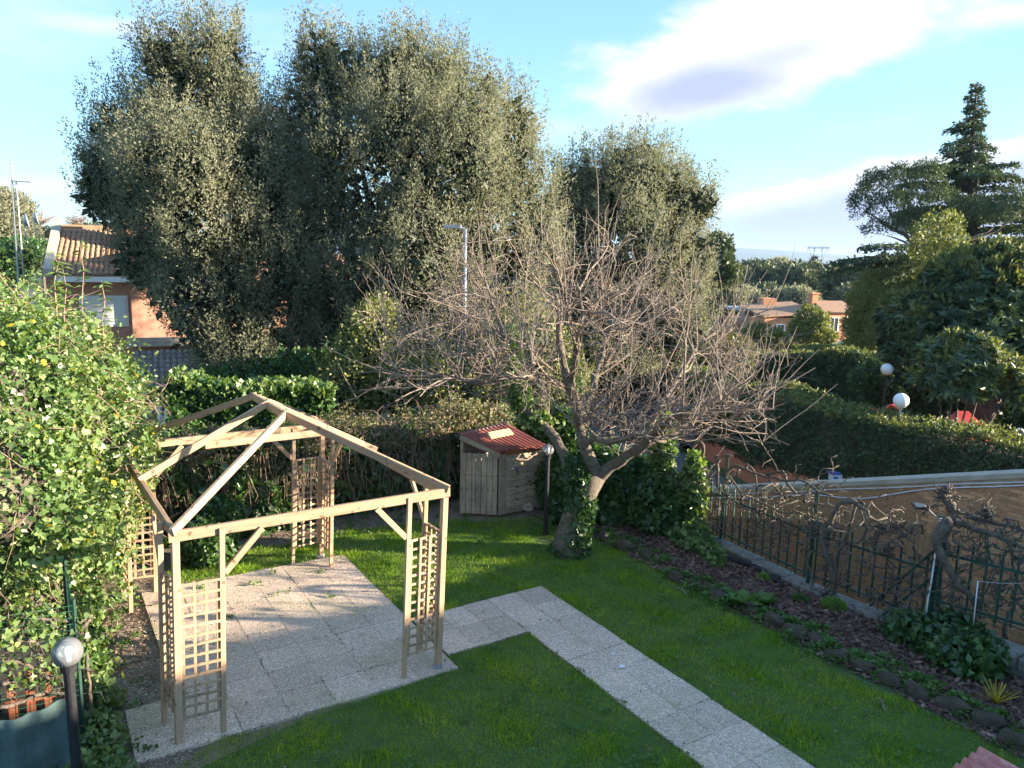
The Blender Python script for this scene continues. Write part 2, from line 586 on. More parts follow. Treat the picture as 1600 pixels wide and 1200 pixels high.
def aim(p, q, up=Vector((0, 0, 1))):
    """matrix at p with its X axis towards q"""
    p, q = Vector(p), Vector(q)
    X = (q - p).normalized()
    Y = up.cross(X)
    if Y.length < 1e-3:
        Y = Vector((0, 1, 0)).cross(X) if abs(X.y) < .9 else Vector((1, 0, 0))
        Y = Y - X * Y.dot(X)
    Y.normalize()
    Z = X.cross(Y)
    M = Matrix((X, Y, Z)).transposed().to_4x4()
    M.translation = p
    return M


def beam(name, p, q, w, h, mat, parent, up=Vector((0, 0, 1)), ends=0.0):
    """a sawn timber from p to q; w across, h along 'up'; edges a little eased"""
    p, q = Vector(p), Vector(q)
    M = aim(p, q, up)
    L = (q - p).length
    b = min(w, h) * .12
    sec = [(-w / 2 + b, -h / 2), (w / 2 - b, -h / 2), (w / 2, -h / 2 + b), (w / 2, h / 2 - b), (w / 2 - b, h / 2), (-w / 2 + b, h / 2), (-w / 2, h / 2 - b), (-w / 2, -h / 2 + b)]
    mb = MB()
    k = len(sec)
    vs = [(-ends, y, z) for y, z in sec] + [(L + ends, y, z) for y, z in sec]
    fs = [tuple(reversed(range(k))), tuple(range(k, 2 * k))] + [(i, (i + 1) % k, k + (i + 1) % k, k + i) for i in range(k)]
    mb.add(vs, fs)
    return link(name, mb.mesh(name, mat), parent, M)


# leaf outlines: (points along, points across, lift), faces
LEAF = {
    'rhomb': ([(0, 0, 0), (.5, .28, .04), (1, 0, 0), (.5, -.28, .04)], [(0, 1, 2, 3)]),
    'oval': ([(0, 0, 0), (.3, .33, .05), (.72, .26, .04), (1, 0, -.04), (.72, -.26, .04), (.3, -.33, .05)], [(0, 1, 2, 3), (0, 3, 4, 5)]),
    'ivy': ([(0, 0, 0), (-.12, .38, .03), (.3, .5, -.02), (.5, .28, .04), (1, 0, -.08), (.5, -.28, .04), (.3, -.5, -.02), (-.12, -.38, .03)], [(0, 1, 2, 3, 4), (0, 4, 5, 6, 7)]),
    'long': ([(0, 0, 0), (.35, .13, .05), (1, 0, -.15), (.35, -.13, .05)], [(0, 1, 2), (0, 2, 3)]),
    'tri': ([(0, .24, 0), (1, 0, .05), (.1, -.26, 0)], [(0, 1, 2)]),
    'blade': ([(0, .05, 0), (1, 0, .1), (0, -.05, 0)], [(0, 1, 2)]),
    'needle': ([(0, .04, 0), (1, .03, 0), (1, -.03, 0), (0, -.04, 0)], [(0, 1, 2, 3)]),
    'chip': ([(0, .16, 0), (.9, .22, .03), (1, -.16, 0), (.1, -.2, .04), (.5, 0, .16)], [(0, 4, 1), (1, 4, 2), (2, 4, 3), (3, 4, 0)]),
}


def unit(a):
    return a / np.maximum(np.linalg.norm(a, axis=1, keepdims=True), 1e-9)


def leafmesh(name, C, T, S, mat, shape='rhomb', normal=None, nrand=1.0):
    """C bases (N,3), T axes, S lengths; leaf face turned to 'normal' as far as nrand lets it"""
    C = np.asarray(C, float); T = unit(np.asarray(T, float))
    n = len(C)
    S = np.broadcast_to(np.asarray(S, float), (n,))
    R = rng.normal(size=(n, 3)) * nrand
    if normal is not None:
        R = R + np.broadcast_to(np.asarray(normal, float), (n, 3))
    Nn = unit(R - T * np.sum(R * T, axis=1, keepdims=True))
    B = np.cross(Nn, T)
    tv, tf = LEAF[shape]
    tv = np.array(tv)
    V = (C[:, None, :] + S[:, None, None] * (T[:, None, :] * tv[None, :, 0, None] + B[:, None, :] * tv[None, :, 1, None] + Nn[:, None, :] * tv[None, :, 2, None]))
    k = len(tv)
    fl = np.concatenate([np.array(f) for f in tf])
    loops = (np.arange(n)[:, None] * k + fl[None, :]).ravel()
    counts = np.tile(np.array([len(f) for f in tf]), n)
    return npmesh(name, V.reshape(-1, 3), loops, counts, mat)


def join_np(*parts):
    return [np.concatenate(p) for p in zip(*parts)]


def lobe_points(lobes, n, lo=.82, hi=1.02, zmin=-.75, inside=.86):
    """points and outward directions spread over the outside of a set of ellipsoids [(centre, radii)]"""
    c = np.array([list(l[0]) for l in lobes], float)
    r = np.array([l[1] for l in lobes], float)
    w = (r[:, 0] * r[:, 2] + r[:, 1] * r[:, 2] + r[:, 0] * r[:, 1])
    idx = rng.choice(len(lobes), size=int(n * 1.6), p=w / w.sum())
    d = unit(rng.normal(size=(len(idx), 3)))
    d = d[d[:, 2] > zmin] if zmin > -1 else d
    idx = idx[:len(d)]
    rr = rng.uniform(lo, hi, size=(len(d), 1))
    p = c[idx] + r[idx] * d * rr
    keep = np.ones(len(p), bool)
    for i in range(len(lobes)):
        q = np.linalg.norm((p - c[i]) / r[i], axis=1)
        keep &= ~((q < inside) & (idx != i))
    nrm = unit(d / r[idx])
    return p[keep][:n], nrm[keep][:n]


def shoots(p, d, L, k, spread, out=.6, up=.8, jit=.35, nrm=False):
    """k leaf bases along a shoot of length L at each point; returns bases and leaf axes"""
    n = len(p)
    ax = unit(d * out + np.array([0, 0, up]) + rng.normal(size=(n, 3)) * jit)
    LL = L * rng.uniform(.5, 1.25, size=(n, 1, 1))
    t = rng.uniform(0, 1, size=(n, k, 1))
    off = np.clip(rng.normal(size=(n, k, 3)), -1.35, 1.35)
    C = p[:, None, :] + ax[:, None, :] * LL * t + off * spread * (1.05 - .7 * t)
    T = ax[:, None, :] * .6 + off * .5
    if nrm:
        Nd = np.repeat(unit(d + rng.normal(size=d.shape) * .35)[:, None, :], k, 1)
        return C.reshape(-1, 3), T.reshape(-1, 3), Nd.reshape(-1, 3)
    return C.reshape(-1, 3), T.reshape(-1, 3)


def sublobes(lobes, k=9, f=(.28, .46), zs=1.15):
    """adds smaller clumps on the outside of each lobe, so the crown's outline breaks up"""
    out = [(c, tuple(x * .86 for x in r)) for c, r in lobes]
    for c, r in lobes:
        for _ in range(k):
            d = rng.normal(size=3); d /= np.linalg.norm(d)
            if d[2] < -.5: d[2] *= -1
            s = rng.uniform(*f)
            q = np.array(c) + np.array(r) * d * .80
            m = (r[0] + r[1] + r[2]) / 3
            out.append((tuple(q), (m * s, m * s, m * s * zs)))
    return out


def crown(parent, lobes, n, k, leaf, mat, L=.9, spread=.16, inner=None, ninner=0, isize=.35, shape='rhomb', up=.8, out=.6, jit=.35, zmin=-.75, name='crown', nr=.42):
    p, d = lobe_points(lobes, n, zmin=zmin)
    C, T, Nd = shoots(p, d, L, k, spread, out, up, jit, True)
    S = leaf * rng.uniform(.65, 1.3, size=len(C))
    o = link(name, leafmesh(name, C, T, S, mat, shape, Nd, nr), parent)
    o['kind'] = 'stuff'
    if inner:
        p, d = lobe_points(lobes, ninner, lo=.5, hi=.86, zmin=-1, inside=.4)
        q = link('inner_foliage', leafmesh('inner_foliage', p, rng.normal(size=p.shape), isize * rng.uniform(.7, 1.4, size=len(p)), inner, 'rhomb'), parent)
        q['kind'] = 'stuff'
    return o


def limb_pts(a, b, k=6, wob=.12, bend=None):
    a, b = Vector(a), Vector(b)
    L = (b - a).length
    pts = []
    w = Vector((0, 0, 0))
    for i in range(k + 1):
        t = i / k
        q = a.lerp(b, t)
        if 0 < i < k:
            w = w * .6 + Vector((random.gauss(0, 1), random.gauss(0, 1), random.gauss(0, .6))) * wob * L * .12
            q = q + w
        if bend is not None:
            q = q + Vector(bend) * (4 * t * (1 - t))
        pts.append(q)
    return pts


def trunk(parent, base, tops, r0, mat='dark_bark', split=.3, name='trunk'):
    """one trunk from base that divides into a limb for each top"""
    base = Vector(base)
    mb = MB()
    mid = base.lerp(sum((Vector(t) for t in tops), Vector()) / len(tops), split)
    mid.x = base.x + (mid.x - base.x) * .4; mid.y = base.y + (mid.y - base.y) * .4
    p = limb_pts(base, mid, 4, .05)
    mb.tube(p, [r0 * (1.25 - .35 * i / 4) for i in range(5)], 8)
    for t in tops:
        p = limb_pts(mid, t, 6, .25)
        mb.tube(p, [r0 * .7 * (1 - .85 * i / 6) + .01 for i in range(7)], 6)
    return mb.build(name, mat, parent, smooth=True)

# ================================================================ THE SETTING
def far_h(x, y):
    d = math.hypot(x, y)
    for (d0, h0), (d1, h1) in zip(HP, HP[1:]):
        if d <= d1:
            t = (d - d0) / (d1 - d0)
            return h0 + (h1 - h0) * t
    return HP[-1][1]


HP = [(-1, -1.9), (34, -1.9), (80, -3.6), (170, -8.5), (420, -15), (1500, -24), (12000, -30)]
ds = [0, 6, 12, 18, 24, 30, 34, 45, 60, 80, 110, 140, 170, 220, 300, 420, 700, 1100, 1500, 2500, 4500, 9000]
V, F = [(0, 0, -1.9)], []
NA = 72
for d in ds[1:]:
    for j in range(NA):
        a = 2 * math.pi * j / NA
        x, y = d * math.sin(a), d * math.cos(a)
        V.append((x, y, far_h(x, y)))
for j in range(NA):
    F.append((0, 1 + (j + 1) % NA, 1 + j))
for i in range(len(ds) - 2):
    for j in range(NA):
        j2 = (j + 1) % NA
        F.append((1 + i * NA + j, 1 + i * NA + j2, 1 + (i + 1) * NA + j2, 1 + (i + 1) * NA + j))
mb = MB(); mb.add(V, F)
tag(mb.build('ground', 'far_ground'), 'open grassy land falling away beyond the garden', kind='structure')

# raised garden terrace with its soil top
mb = MB()
mb.prism([(-14, -20), (9.3, -20), (9.3, 3.6), (8.6, 9.9), (-14, 9.9)], -2.2, -0.03)
tag(mb.build('garden_soil', 'soil', M=GM), 'bare brown soil of the raised garden', kind='structure')

# turf under the grass
def sheet(name, poly, z, mat, M=GM, label=None):
    mb = MB()
    mb.add([(a, b, z) for a, b in poly], [tuple(range(len(poly)))])
    return tag(mb.build(name, mat, M=M), label, kind='structure')


sheet('lawn', [(-.25, -9), (7.42, -9), (7.40, -2.5), (7.5, 0), (7.65, 3.0), (6.6, 4.1), (4.2, 5.0), (1.0, 4.95), (.7, 4.2), (3.1, 4.0), (3.1, -.12), (1.2, -.22), (-.1, -.55)], -0.02, 'turf_soil',
      label='close green lawn wrapped round the patio and path')


def in_patio(u, v):
    return (-.42 < u) & (u < 3.18) & (v > -.16) & (v < 4.02)


def in_path(u, v):
    a = (u > 4.40) & (u < 5.38) & (v < 1.33)
    b = (u > 3.1) & (u < 4.6) & (v > .17) & (v < 1.33)
    return a | b


# paving: every slab a piece, joints recessed
def slab_mesh(w, d, seed):
    r = random.Random(seed)
    g, bv = .0015, .0025
    q = lambda: r.uniform(-.002, .002)
    mb = MB()
    a = [(g, g), (w - g, g), (w - g, d - g), (g, d - g)]
    b = [(g + bv, g + bv), (w - g - bv, g + bv), (w - g - bv, d - g - bv), (g + bv, d - g - bv)]
    vs = [(x, y, -.05) for x, y in a] + [(x, y, -bv) for x, y in a] + [(x, y, q()) for x, y in b]
    fs = [(i, (i + 1) % 4, 4 + (i + 1) % 4, 4 + i) for i in range(4)] + [(4 + i, 4 + (i + 1) % 4, 8 + (i + 1) % 4, 8 + i) for i in range(4)] + [(8, 9, 10, 11)]
    mb.add(vs, fs)
    return mb.mesh('slab', 'pebble_slab')


bed_ = sheet('patio', [(-.40, -.12), (3.14, -.12), (3.14, 3.98), (.10, 3.98), (.10, .88), (-.40, .88)], -0.005, 'mortar', label='square patio of washed pebble slabs under the pergola')
sm1 = [slab_mesh(.51, .517, i) for i in range(4)]
for i in range(7):
    for j in range(8):
        if i == 0 and j > 1: continue
        M = GM @ Matrix.Translation((-.42 + i * .512, -.14 + j * .517, .002 + random.uniform(-.002, .002))) @ Matrix.Rotation(random.gauss(0, .004), 4, 'Z') @ Matrix.Rotation(random.gauss(0, .004), 4, 'X')
        link('slab', sm1[(i * 3 + j) % 4], bed_, M)
bed2_ = sheet('path', [(4.42, -9), (5.36, -9), (5.36, 1.30), (3.2, 1.30), (3.2, .20), (4.42, .20)], -0.0045, 'mortar', label='garden path of washed pebble slabs bending to the patio')
sm2 = [slab_mesh(.48, .50, i + 9) for i in range(4)]
for i in range(2):
    for j in range(18):
        M = GM @ Matrix.Translation((4.41 + i * .485, 1.33 - .50 * (j + 1), .003 + random.uniform(-.002, .002))) @ Matrix.Rotation(random.gauss(0, .003), 4, 'Z') @ Matrix.Rotation(random.gauss(0, .004), 4, 'Y')
        link('slab', sm2[(i + j) % 4], bed2_, M)
sm3 = [slab_mesh(.40, .56, i + 19) for i in range(2)]
for i in range(3):
    for j in range(2):
        M = GM @ Matrix.Translation((3.20 + i * .402, .20 + .565 * j, .002)) @ Matrix.Rotation(random.gauss(0, .004), 4, 'X')
        link('slab', sm3[(i + j) % 2], bed2_, M)

# mulch bed floor
sheet('planting_bed', [(7.4, -8), (8.8, -8), (8.85, 0), (8.7, 3.6), (7.9, 4.4), (7.0, 4.3), (7.6, 2.8), (7.45, 0)], -0.012, 'soil', label='long planting bed under dark bark mulch by the fence')

# road beyond the garden
sheet('road', [(2.6, 16.3), (3.6, 17.2), (5.4, 16.9), (8.9, 12.4), (12.5, 8), (14.6, 9.5), (11.6, 16.6), (8.4, 20.9), (7.0, 22.8), (6.3, 27), (6.5, 36), (2.5, 48), (-18, 48), (-18, 40), (-4, 33), (0, 26)], -1.893, 'asphalt', M=ID, label='grey asphalt lane curving past the garden')

# distant ridges
def ridge(name, y0, pts, mat, depth, label):
    """a hill with a real front slope and back"""
    mb = MB()
    n = len(pts)
    vs = []
    for x, h in pts:
        vs += [(x, y0 - depth, -32), (x, y0 - depth * .45, -32 + (h + 32) * .62 + random.uniform(-3, 3)), (x, y0, h), (x, y0 + depth, -32)]
    fs = []
    for i in range(n - 1):
        for j in range(3):
            fs.append((i * 4 + j, (i + 1) * 4 + j, (i + 1) * 4 + j + 1, i * 4 + j + 1))
    mb.add(vs, fs)
    tag(mb.build(name, mat, M=ID, smooth=True), label, kind='structure')


def hillpts(x0, x1, keys, n=90, rough=2.0):
    xs = np.linspace(x0, x1, n)
    hs = np.interp(xs, [k[0] for k in keys], [k[1] for k in keys])
    ph = rng.uniform(0, 6, 5)
    w = sum(np.sin(xs / (x1 - x0) * f * 6.28 + p) / f for f, p in zip((5, 9, 17, 29, 47), ph))
    return [(float(a), float(b + c * rough * 4)) for a, b, c in zip(xs, hs, w)]


ridge('far_hills', 4600, hillpts(-4500, 5200, [(-4500, 40), (0, 60), (900, 64), (1180, 78), (1450, 72), (1800, 56), (2200, 38), (2600, 34), (5200, 50)], rough=1.2), 'hill_green', 700, 'long low ridge of blue hills on the horizon')
ridge('near_rise', 1500, hillpts(-1700, 1900, [(-1700, 2), (0, 2), (420, 1), (600, 2), (1900, 4)], rough=.8), 'hill_green', 260, 'flat wooded rise under the blue hills')

# haze
mb = MB()
mb.box((-5600, -60, -34), (5600, 5600, 92))
hz = link('haze', mb.mesh('haze', None), None, ID)
tag(hz, 'thin pale haze over the far country', kind='stuff')
m, N, out = newmat('haze_air')
pv = N.n('ShaderNodeVolumePrincipled')
pv.inputs['Color'].default_value = (.5, .7, 1.0, 1)
pv.inputs['Density'].default_value = .00010
pv.inputs['Anisotropy'].default_value = .2
N.t.links.new(pv.outputs[0], out.inputs['Volume'])
hz.data.materials.append(m)

# ================================================================ ADDED UNSEEN HOUSE (beyond the right of the view, placed to shade the near garden)
bm_ = root('shade_house', (0, 0, 0), 'long pale house added out of view on the right to shade the garden', 'house')
A2 = math.atan(.62)
HM = Matrix.Translation((0, -6.8, 0)) @ Matrix.Rotation(A2, 4, 'Z')
mb = MB(); mb.box((12, -8, -2.2), (75, 0, 5.445)); mb.build('wall', 'white_render', bm_, HM)  # unseen wall, made pale to bounce some light into the garden
mb = MB()
mb.prism([(11.5, -8.3), (75.5, -8.3), (75.5, .25), (11.5, .25)], 5.45, 5.65)
mb.add([(11.5, .3, 5.655), (75.5, .3, 5.655), (75.5, -4, 6.3), (11.5, -4, 6.6), (75.5, -8.3, 5.655), (11.5, -8.3, 5.655)], [(0, 1, 2, 3), (3, 2, 4, 5), (0, 3, 5), (1, 4, 2)])
mb.build('roof', 'roof_tile', bm_, HM)
for i in range(6, 20):
    mb = MB(); mb.box((-11 + i * 4.2, .003, 3.6), (-9.6 + i * 4.2, .06, 4.9))
    w = mb.build('window', 'white_render', bm_, HM)
    mb = MB(); mb.box((-10.9 + i * 4.2, .062, 3.7), (-9.7 + i * 4.2, .075, 4.8)); mb.build('pane', 'window_glass', w, HM)

# ================================================================ LEFT HOUSE BEHIND THE OAKS
def tiles(parent, M, w, L, mat, cw=.22, ch=.42, name='tile'):
    """barrel tiles laid in overlapping courses on the plane x (0..w), y up the slope (0..L), z normal"""
    Vt, loops, counts = [], [], []
    segs = 5
    nc, nr = int(w / cw), int(L / ch)
    k = 0
    for i in range(nc):
        for j in range(nr):
            x0 = (i + .5) * cw + random.gauss(0, .006)
            y0 = j * ch + random.gauss(0, .012)
            z0 = .03 + random.gauss(0, .005)
            for e, (yy_, zz, rr) in enumerate(((y0, .035, cw * .44), (y0 + ch * 1.12, 0, cw * .34))):
                for s in range(segs):
                    a = math.pi * s / (segs - 1)
                    Vt.append((x0 + rr * math.cos(a), yy_, z0 + zz + rr * math.sin(a) * .8))
            for s in range(segs - 1):
                loops += [k + s + 1, k + s, k + segs + s, k + segs + s + 1]
                counts.append(4)
            loops += [k + s_ for s_ in range(segs)]
            counts.append(segs)
            k += 2 * segs
    o = link(name, npmesh(name, Vt, loops, counts, mat), parent, M)
    o['kind'] = 'stuff'
    mb = MB(); mb.box((0, 0, -.12), (w, L, .03)); mb.build('roof_deck', mat, parent, M)
    return o


h0 = at(70, 436, 34)
HA = rad(24)
hx = Vector((math.cos(HA), math.sin(HA), 0)); hy = Vector((-math.sin(HA), math.cos(HA), 0))
HL = Matrix.Translation((h0.x, h0.y, 0)) @ Matrix.Rotation(HA, 4, 'Z')
ez = h0.z
lh = root('brick_house', h0, 'pinkish brick house with a tiled roof half hidden by the tall oaks', 'house')
mb = MB()
mb.box((.05, .6, -2.2), (3.35, 8.5, ez - .1))            # wing under the tiled roof
mb.box((3.35, .15, -2.2), (14, 8.5, ez + 1.3))           # taller middle block
mb.build('wall', 'house_brick', lh, HL)
mb = MB(); mb.box((-.02, .40, -2.2), (.30, .598, ez + .35)); mb.build('corner_pier', 'house_brick', lh, HL)
mb = MB(); mb.box((.35, -.05, ez - .12), (3.4, .55, ez + .12)); mb.build('eaves_fascia', 'white_render', lh, HL)
mb = MB(); mb.box((3.4, -.15, ez - .14), (7.6, .148, ez + .14)); mb.build('eaves_fascia', 'white_render', lh, HL)
sl = rad(24)
RM = HL @ Matrix.Translation((.32, -.06, ez + .16)) @ Matrix.Rotation(sl, 4, 'X')
tiles(lh, RM, 3.1, 5.2, 'roof_tile')
mb = MB()
mb.add([(-.05, -.1, ez + .1), (.3, -.1, ez + .1), (.3, 4.9, ez + 2.42), (-.05, 4.9, ez + 2.42), (-.05, -.1, ez + .45), (.3, -.1, ez + .45), (.3, 4.9, ez + 2.8), (-.05, 4.9, ez + 2.8)],
       [(0, 3, 2, 1), (4, 5, 6, 7), (0, 1, 5, 4), (1, 2, 6, 5), (2, 3, 7, 6), (3, 0, 4, 7)])
mb.build('gable_coping', 'cap_stone', lh, HL)
mb = MB(); mb.box((-.02, .6, -2.2), (.049, 4.85, ez + .4)); mb.add([(-.02, .6, ez + .4), (.049, .6, ez + .4), (.049, 4.85, ez + 2.3), (-.02, 4.85, ez + 2.3), (.049, 4.85, ez + .4), (-.02, 4.85, ez + .4)], [(0, 1, 2, 3), (0, 3, 5), (1, 4, 2)])
mb.build('gable_wall', 'house_brick', lh, HL)
mb = MB(); mb.box((-.1, 4.75, ez + 2.30), (4.6, 5.2, ez + 2.5)); mb.build('ridge_cap', 'roof_tile', lh, HL)
mb = MB(); mb.box((3.0, 2.2, ez + 1), (3.9, 3.3, ez + 2.9)); mb.box((2.9, 2.1, ez + 2.9), (4.0, 3.4, ez + 3.05)); mb.build('chimney', 'house_brick', lh, HL)
# windows and shutters of the upper floor
for (x0, x1, z0, z1, yy_, shut) in ((1.3, 3.1, ez - 2.1, ez - .85, .6, True), (5.6, 6.9, ez - 2.2, ez - .6, .15, False), (8.3, 9.4, ez - 2.2, ez - .6, .15, False)):
    mb = MB()
    mb.box((x0 - .09, yy_ - .05, z0 - .09), (x1 + .09, yy_ - .003, z1 + .09))
    w = mb.build('window', 'white_render', lh, HL)
    if shut:
        for k in range(9):
            zz = z0 + .02 + k * (z1 - z0) / 9
            mb = MB(); mb.box((x0, yy_ - .085, zz), (x1, yy_ - .053, zz + (z1 - z0) / 9 - .015)); mb.build('slat', 'white_render', w, HL)
    else:
        mb = MB(); mb.box((x0, yy_ - .07, z0), (x1, yy_ - .052, z1)); mb.build('pane', 'window_glass', w, HL)
mb = MB(); mb.box((3.1, -.9, ez - 3.0), (9.6, .148, ez - 2.82)); mb.build('balcony_slab', 'cap_stone', lh, HL)
mb = MB(); mb.box((3.1, -.9, ez - 2.81), (9.6, -.72, ez - 2.6)); mb.build('balcony_kerb', 'cap_stone', lh, HL)
# porch roof with old grey tiles
PM = HL @ Matrix.Translation((3.4, -4.1, ez - 4.45)) @ Matrix.Rotation(rad(21), 4, 'X')
tiles(lh, PM, 5.4, 3.4, 'old_roof_tile', .25, .42)
mb = MB(); mb.box((3.4, -4.1, ez - 4.66), (8.8, -3.95, ez - 4.5)); mb.build('porch_beam', 'dark_bark', lh, HL)
for x in (3.6, 6.1, 8.5):
    mb = MB(); mb.box((x, -4.06, -2.0), (x + .22, -3.86, ez - 4.665)); mb.build('porch_post', 'dark_bark', lh, HL)
mb = MB(); mb.box((4.1, .11, -1.9), (5.3, .147, .1)); d = mb.build('door', 'dark_opening', lh, HL)
mb = MB(); mb.box((6.2, .11, -.9), (8.2, .147, .2)); mb.build('window', 'white_render', lh, HL)
# two satellite dishes on the gable
for k, (px, py, s) in enumerate(((37, 346, .36), (52, 341, .33))):
    c = at(px, py, 37.5 + k)
    t = root('satellite_dish', c - Vector((0, 0, .7)), ['grey satellite dish seen edge on, nearer the antenna mast', 'smaller satellite dish on the ridge, further from the mast'][k], 'satellite dish')
    mb = MB()
    M = Matrix.Translation(c) @ Matrix.Rotation(rad(28), 4, 'Z') @ Matrix.Rotation(rad(80), 4, 'Y')
    mb.lathe([(.001, 0), (s * .5, .03), (s * .85, .1), (s, .15), (s, .17), (s * .8, .12), (.001, .03)], n=16, M=M)
    mb.build('dish', 'galvanised', t)
    mb = MB(); mb.tube([c, c + Vector((.1, 0, -.9))], .03, 6); mb.build('mast', 'galvanised', t)

# antenna mast
b0 = at(22, 400, 36); top = at(17, 252, 36)
t = root('antenna_mast', (b0.x, b0.y, -1.9), 'tall thin television antenna mast left of the tiled roof', 'antenna')
mb = MB(); mb.tube([Vector((b0.x, b0.y, -1.9)), top], [.06, .035], 6); mb.build('mast', 'galvanised', t)
mb = MB(); mb.tube([Vector((b0.x + .35, b0.y, -1.9)), at(25, 282, 36)], [.04, .03], 5); mb.build('stay_pole', 'galvanised', t)
for k in range(7):
    z = top.z - .05 - k * .16
    mb = MB(); mb.tube([(top.x - .12, top.y - .3, z), (top.x + .12, top.y + .3, z)], .012, 4); mb.build('dipole', 'galvanised', t)
mb = MB(); mb.tube([at(20, 282, 36), at(49, 284, 36)], .045, 5); mb.build('boom', 'white_plastic', t)

# white gate, pier by the lane in front of the house
g0, g1 = at(200, 668, 26.5), at(246, 668, 26.2)
t = root('garden_gate', (g0.x, g0.y, -1.9), 'white metal barred gate beyond the hedge', 'gate')
zt = at(246, 640, 26.2).z
mb = MB(); mb.tube([(g0.x, g0.y, zt), (g1.x, g1.y, zt)], .035, 4); mb.build('top_rail', 'white_plastic', t)
mb = MB(); mb.box((g1.x, g1.y - .08, -1.9), (g1.x + .16, g1.y + .08, zt + .1)); mb.build('gate_post', 'white_plastic', t)
for k in range(9):
    x = g0.x + (g1.x - g0.x) * k / 8 - .03
    mb = MB(); mb.tube([(x, g0.y - .02, -1.8), (x, g0.y - .02, zt - .036)], .018, 4); mb.build('bar', 'white_plastic', t)
w0, w1 = at(258, 668, 26), at(312, 668, 25.6)
mb = MB(); mb.prism([(w0.x, w0.y), (w1.x, w1.y), (w1.x, w1.y + .3), (w0.x, w0.y + .3)], -1.9, at(280, 642, 25.9).z)
tag(mb.build('garden_wall', 'white_render'), 'short white rendered wall beside the white gate', 'wall')

# ================================================================ FAR HOUSE ON THE RIGHT
def facade_window(parent, M, x0, x1, z0, z1, bars=True):
    mb = MB()
    t_ = .12
    mb.box((x0 - t_, -.06, z0 - t_), (x1 + t_, -.003, z0)); mb.box((x0 - t_, -.06, z1), (x1 + t_, -.003, z1 + t_))
    mb.box((x0 - t_, -.06, z0), (x0, -.003, z1)); mb.box((x1, -.06, z0), (x1 + t_, -.003, z1))
    w = mb.build('window', 'white_render', parent, M)
    mb = MB(); mb.box((x0, -.03, z0), (x1, -.005, z1)); mb.build('pane', 'window_glass', w, M)
    if bars:
        mb = MB(); mb.box(((x0 + x1) / 2 - .03, -.05, z0), ((x0 + x1) / 2 + .03, -.032, z1)); mb.build('mullion', 'white_render', w, M)


c = at(1287, 532, 75)
FM = Matrix.Translation((c.x, c.y, c.z)) @ Matrix.Rotation(rad(12), 4, 'Z')
fh = root('orange_house', c, 'small orange house with white framed windows and a brown roof', 'house')
mb = MB(); mb.box((0, 0, -2.5), (3.4, 6, 2.75)); mb.build('wall', 'house_orange', fh, FM)
mb = MB()
mb.add([(-.35, -.35, 2.78), (3.75, -.35, 2.78), (3.75, 6.3, 2.78), (-.35, 6.3, 2.78), (.2, 2.6, 3.75), (3.4, 2.6, 3.75)], [(0, 1, 5, 4), (1, 2, 5), (2, 3, 4, 5), (3, 0, 4), (0, 3, 2, 1)])
mb.build('roof', 'roof_tile', fh, FM)
mb = MB(); mb.box((-.3, 2.0, 2.8), (.35, 2.7, 4.4)); mb.box((-.4, 1.9, 4.4), (.45, 2.8, 4.55)); mb.build('chimney', 'house_orange', fh, FM)
facade_window(fh, FM, .55, 1.35, .9, 2.2)
facade_window(fh, FM, 2.35, 2.95, .9, 2.2)
mb = MB(); mb.box((-5.8, 1.2, -2.5), (-.003, 6, 2.1)); mb.build('side_wing', 'house_orange', fh, FM)
mb = MB()
mb.add([(-6.1, .9, 2.15), (-.01, .9, 2.55), (-.01, 6.2, 3.3), (-6.1, 6.2, 2.9), (-6.1, .9, 2.3), (-.01, .9, 2.7), (-.01, 6.2, 3.45), (-6.1, 6.2, 3.05)], [(0, 3, 2, 1), (4, 5, 6, 7), (0, 1, 5, 4), (1, 2, 6, 5), (2, 3, 7, 6), (3, 0, 4, 7)])
mb.build('wing_roof', 'roof_tile', fh, FM)
WMx = FM @ Matrix.Translation((-4.6, 1.2, 0))
facade_window(fh, WMx, .2, .9, .3, 1.4)
# terrace house beside it
c = at(1190, 535, 80)
TMx = Matrix.Translation((c.x, c.y, c.z)) @ Matrix.Rotation(rad(6), 4, 'Z')
th = root('terrace_house', c, 'low orange building with a flat canopy left of the orange house', 'house')
mb = MB(); mb.box((-2.2, 0, -2.5), (2.4, 5, 2.3)); mb.build('wall', 'house_orange', th, TMx)
mb = MB(); mb.box((-3.2, -1.8, 3.35), (5.6, 3.5, 3.55)); mb.build('canopy', 'grey_paint', th, TMx)
mb = MB(); mb.box((-.3, -.4, 2.31), (1.1, 1.2, 4.6)); mb.build('chimney', 'house_orange', th, TMx)
for x in (-3.0, 5.2):
    mb = MB(); mb.box((x, -1.7, -2), (x + .2, -1.5, 3.345)); mb.build('canopy_post', 'grey_paint', th, TMx)
mb = MB(); mb.box((-7.6, -.6, -2.4), (-2.21, -.3, 1.3)); w = mb.build('terrace_wall', 'house_orange', th, TMx)
for x in (-7.6, -6.1, -4.6, -3.1):
    mb = MB(); mb.box((x, -.66, 1.302), (x + .4, -.24, 2.0)); mb.build('pier', 'house_orange', w, TMx)
# dark parasol-like canopy roof in front
c = at(1325, 543, 62)
t = root('garden_gazebo', (c.x, c.y, c.z - 2), 'dark purple pyramid roof of a gazebo below the orange house', 'gazebo')
mb = MB()
n = 8
mb.lathe([(2.6, -.35), (2.62, -.28), (1.3, .35), (.05, .62)], tuple(c), 8)
mb.build('roof', 'car_paint', t)
for k in range(4):
    a = rad(45 + 90 * k)
    mb = MB(); mb.tube([c + Vector((1.7 * math.cos(a), 1.7 * math.sin(a), -2.4)), c + Vector((1.7 * math.cos(a), 1.7 * math.sin(a), .1))], .06, 6); mb.build('post', 'grey_paint', t)

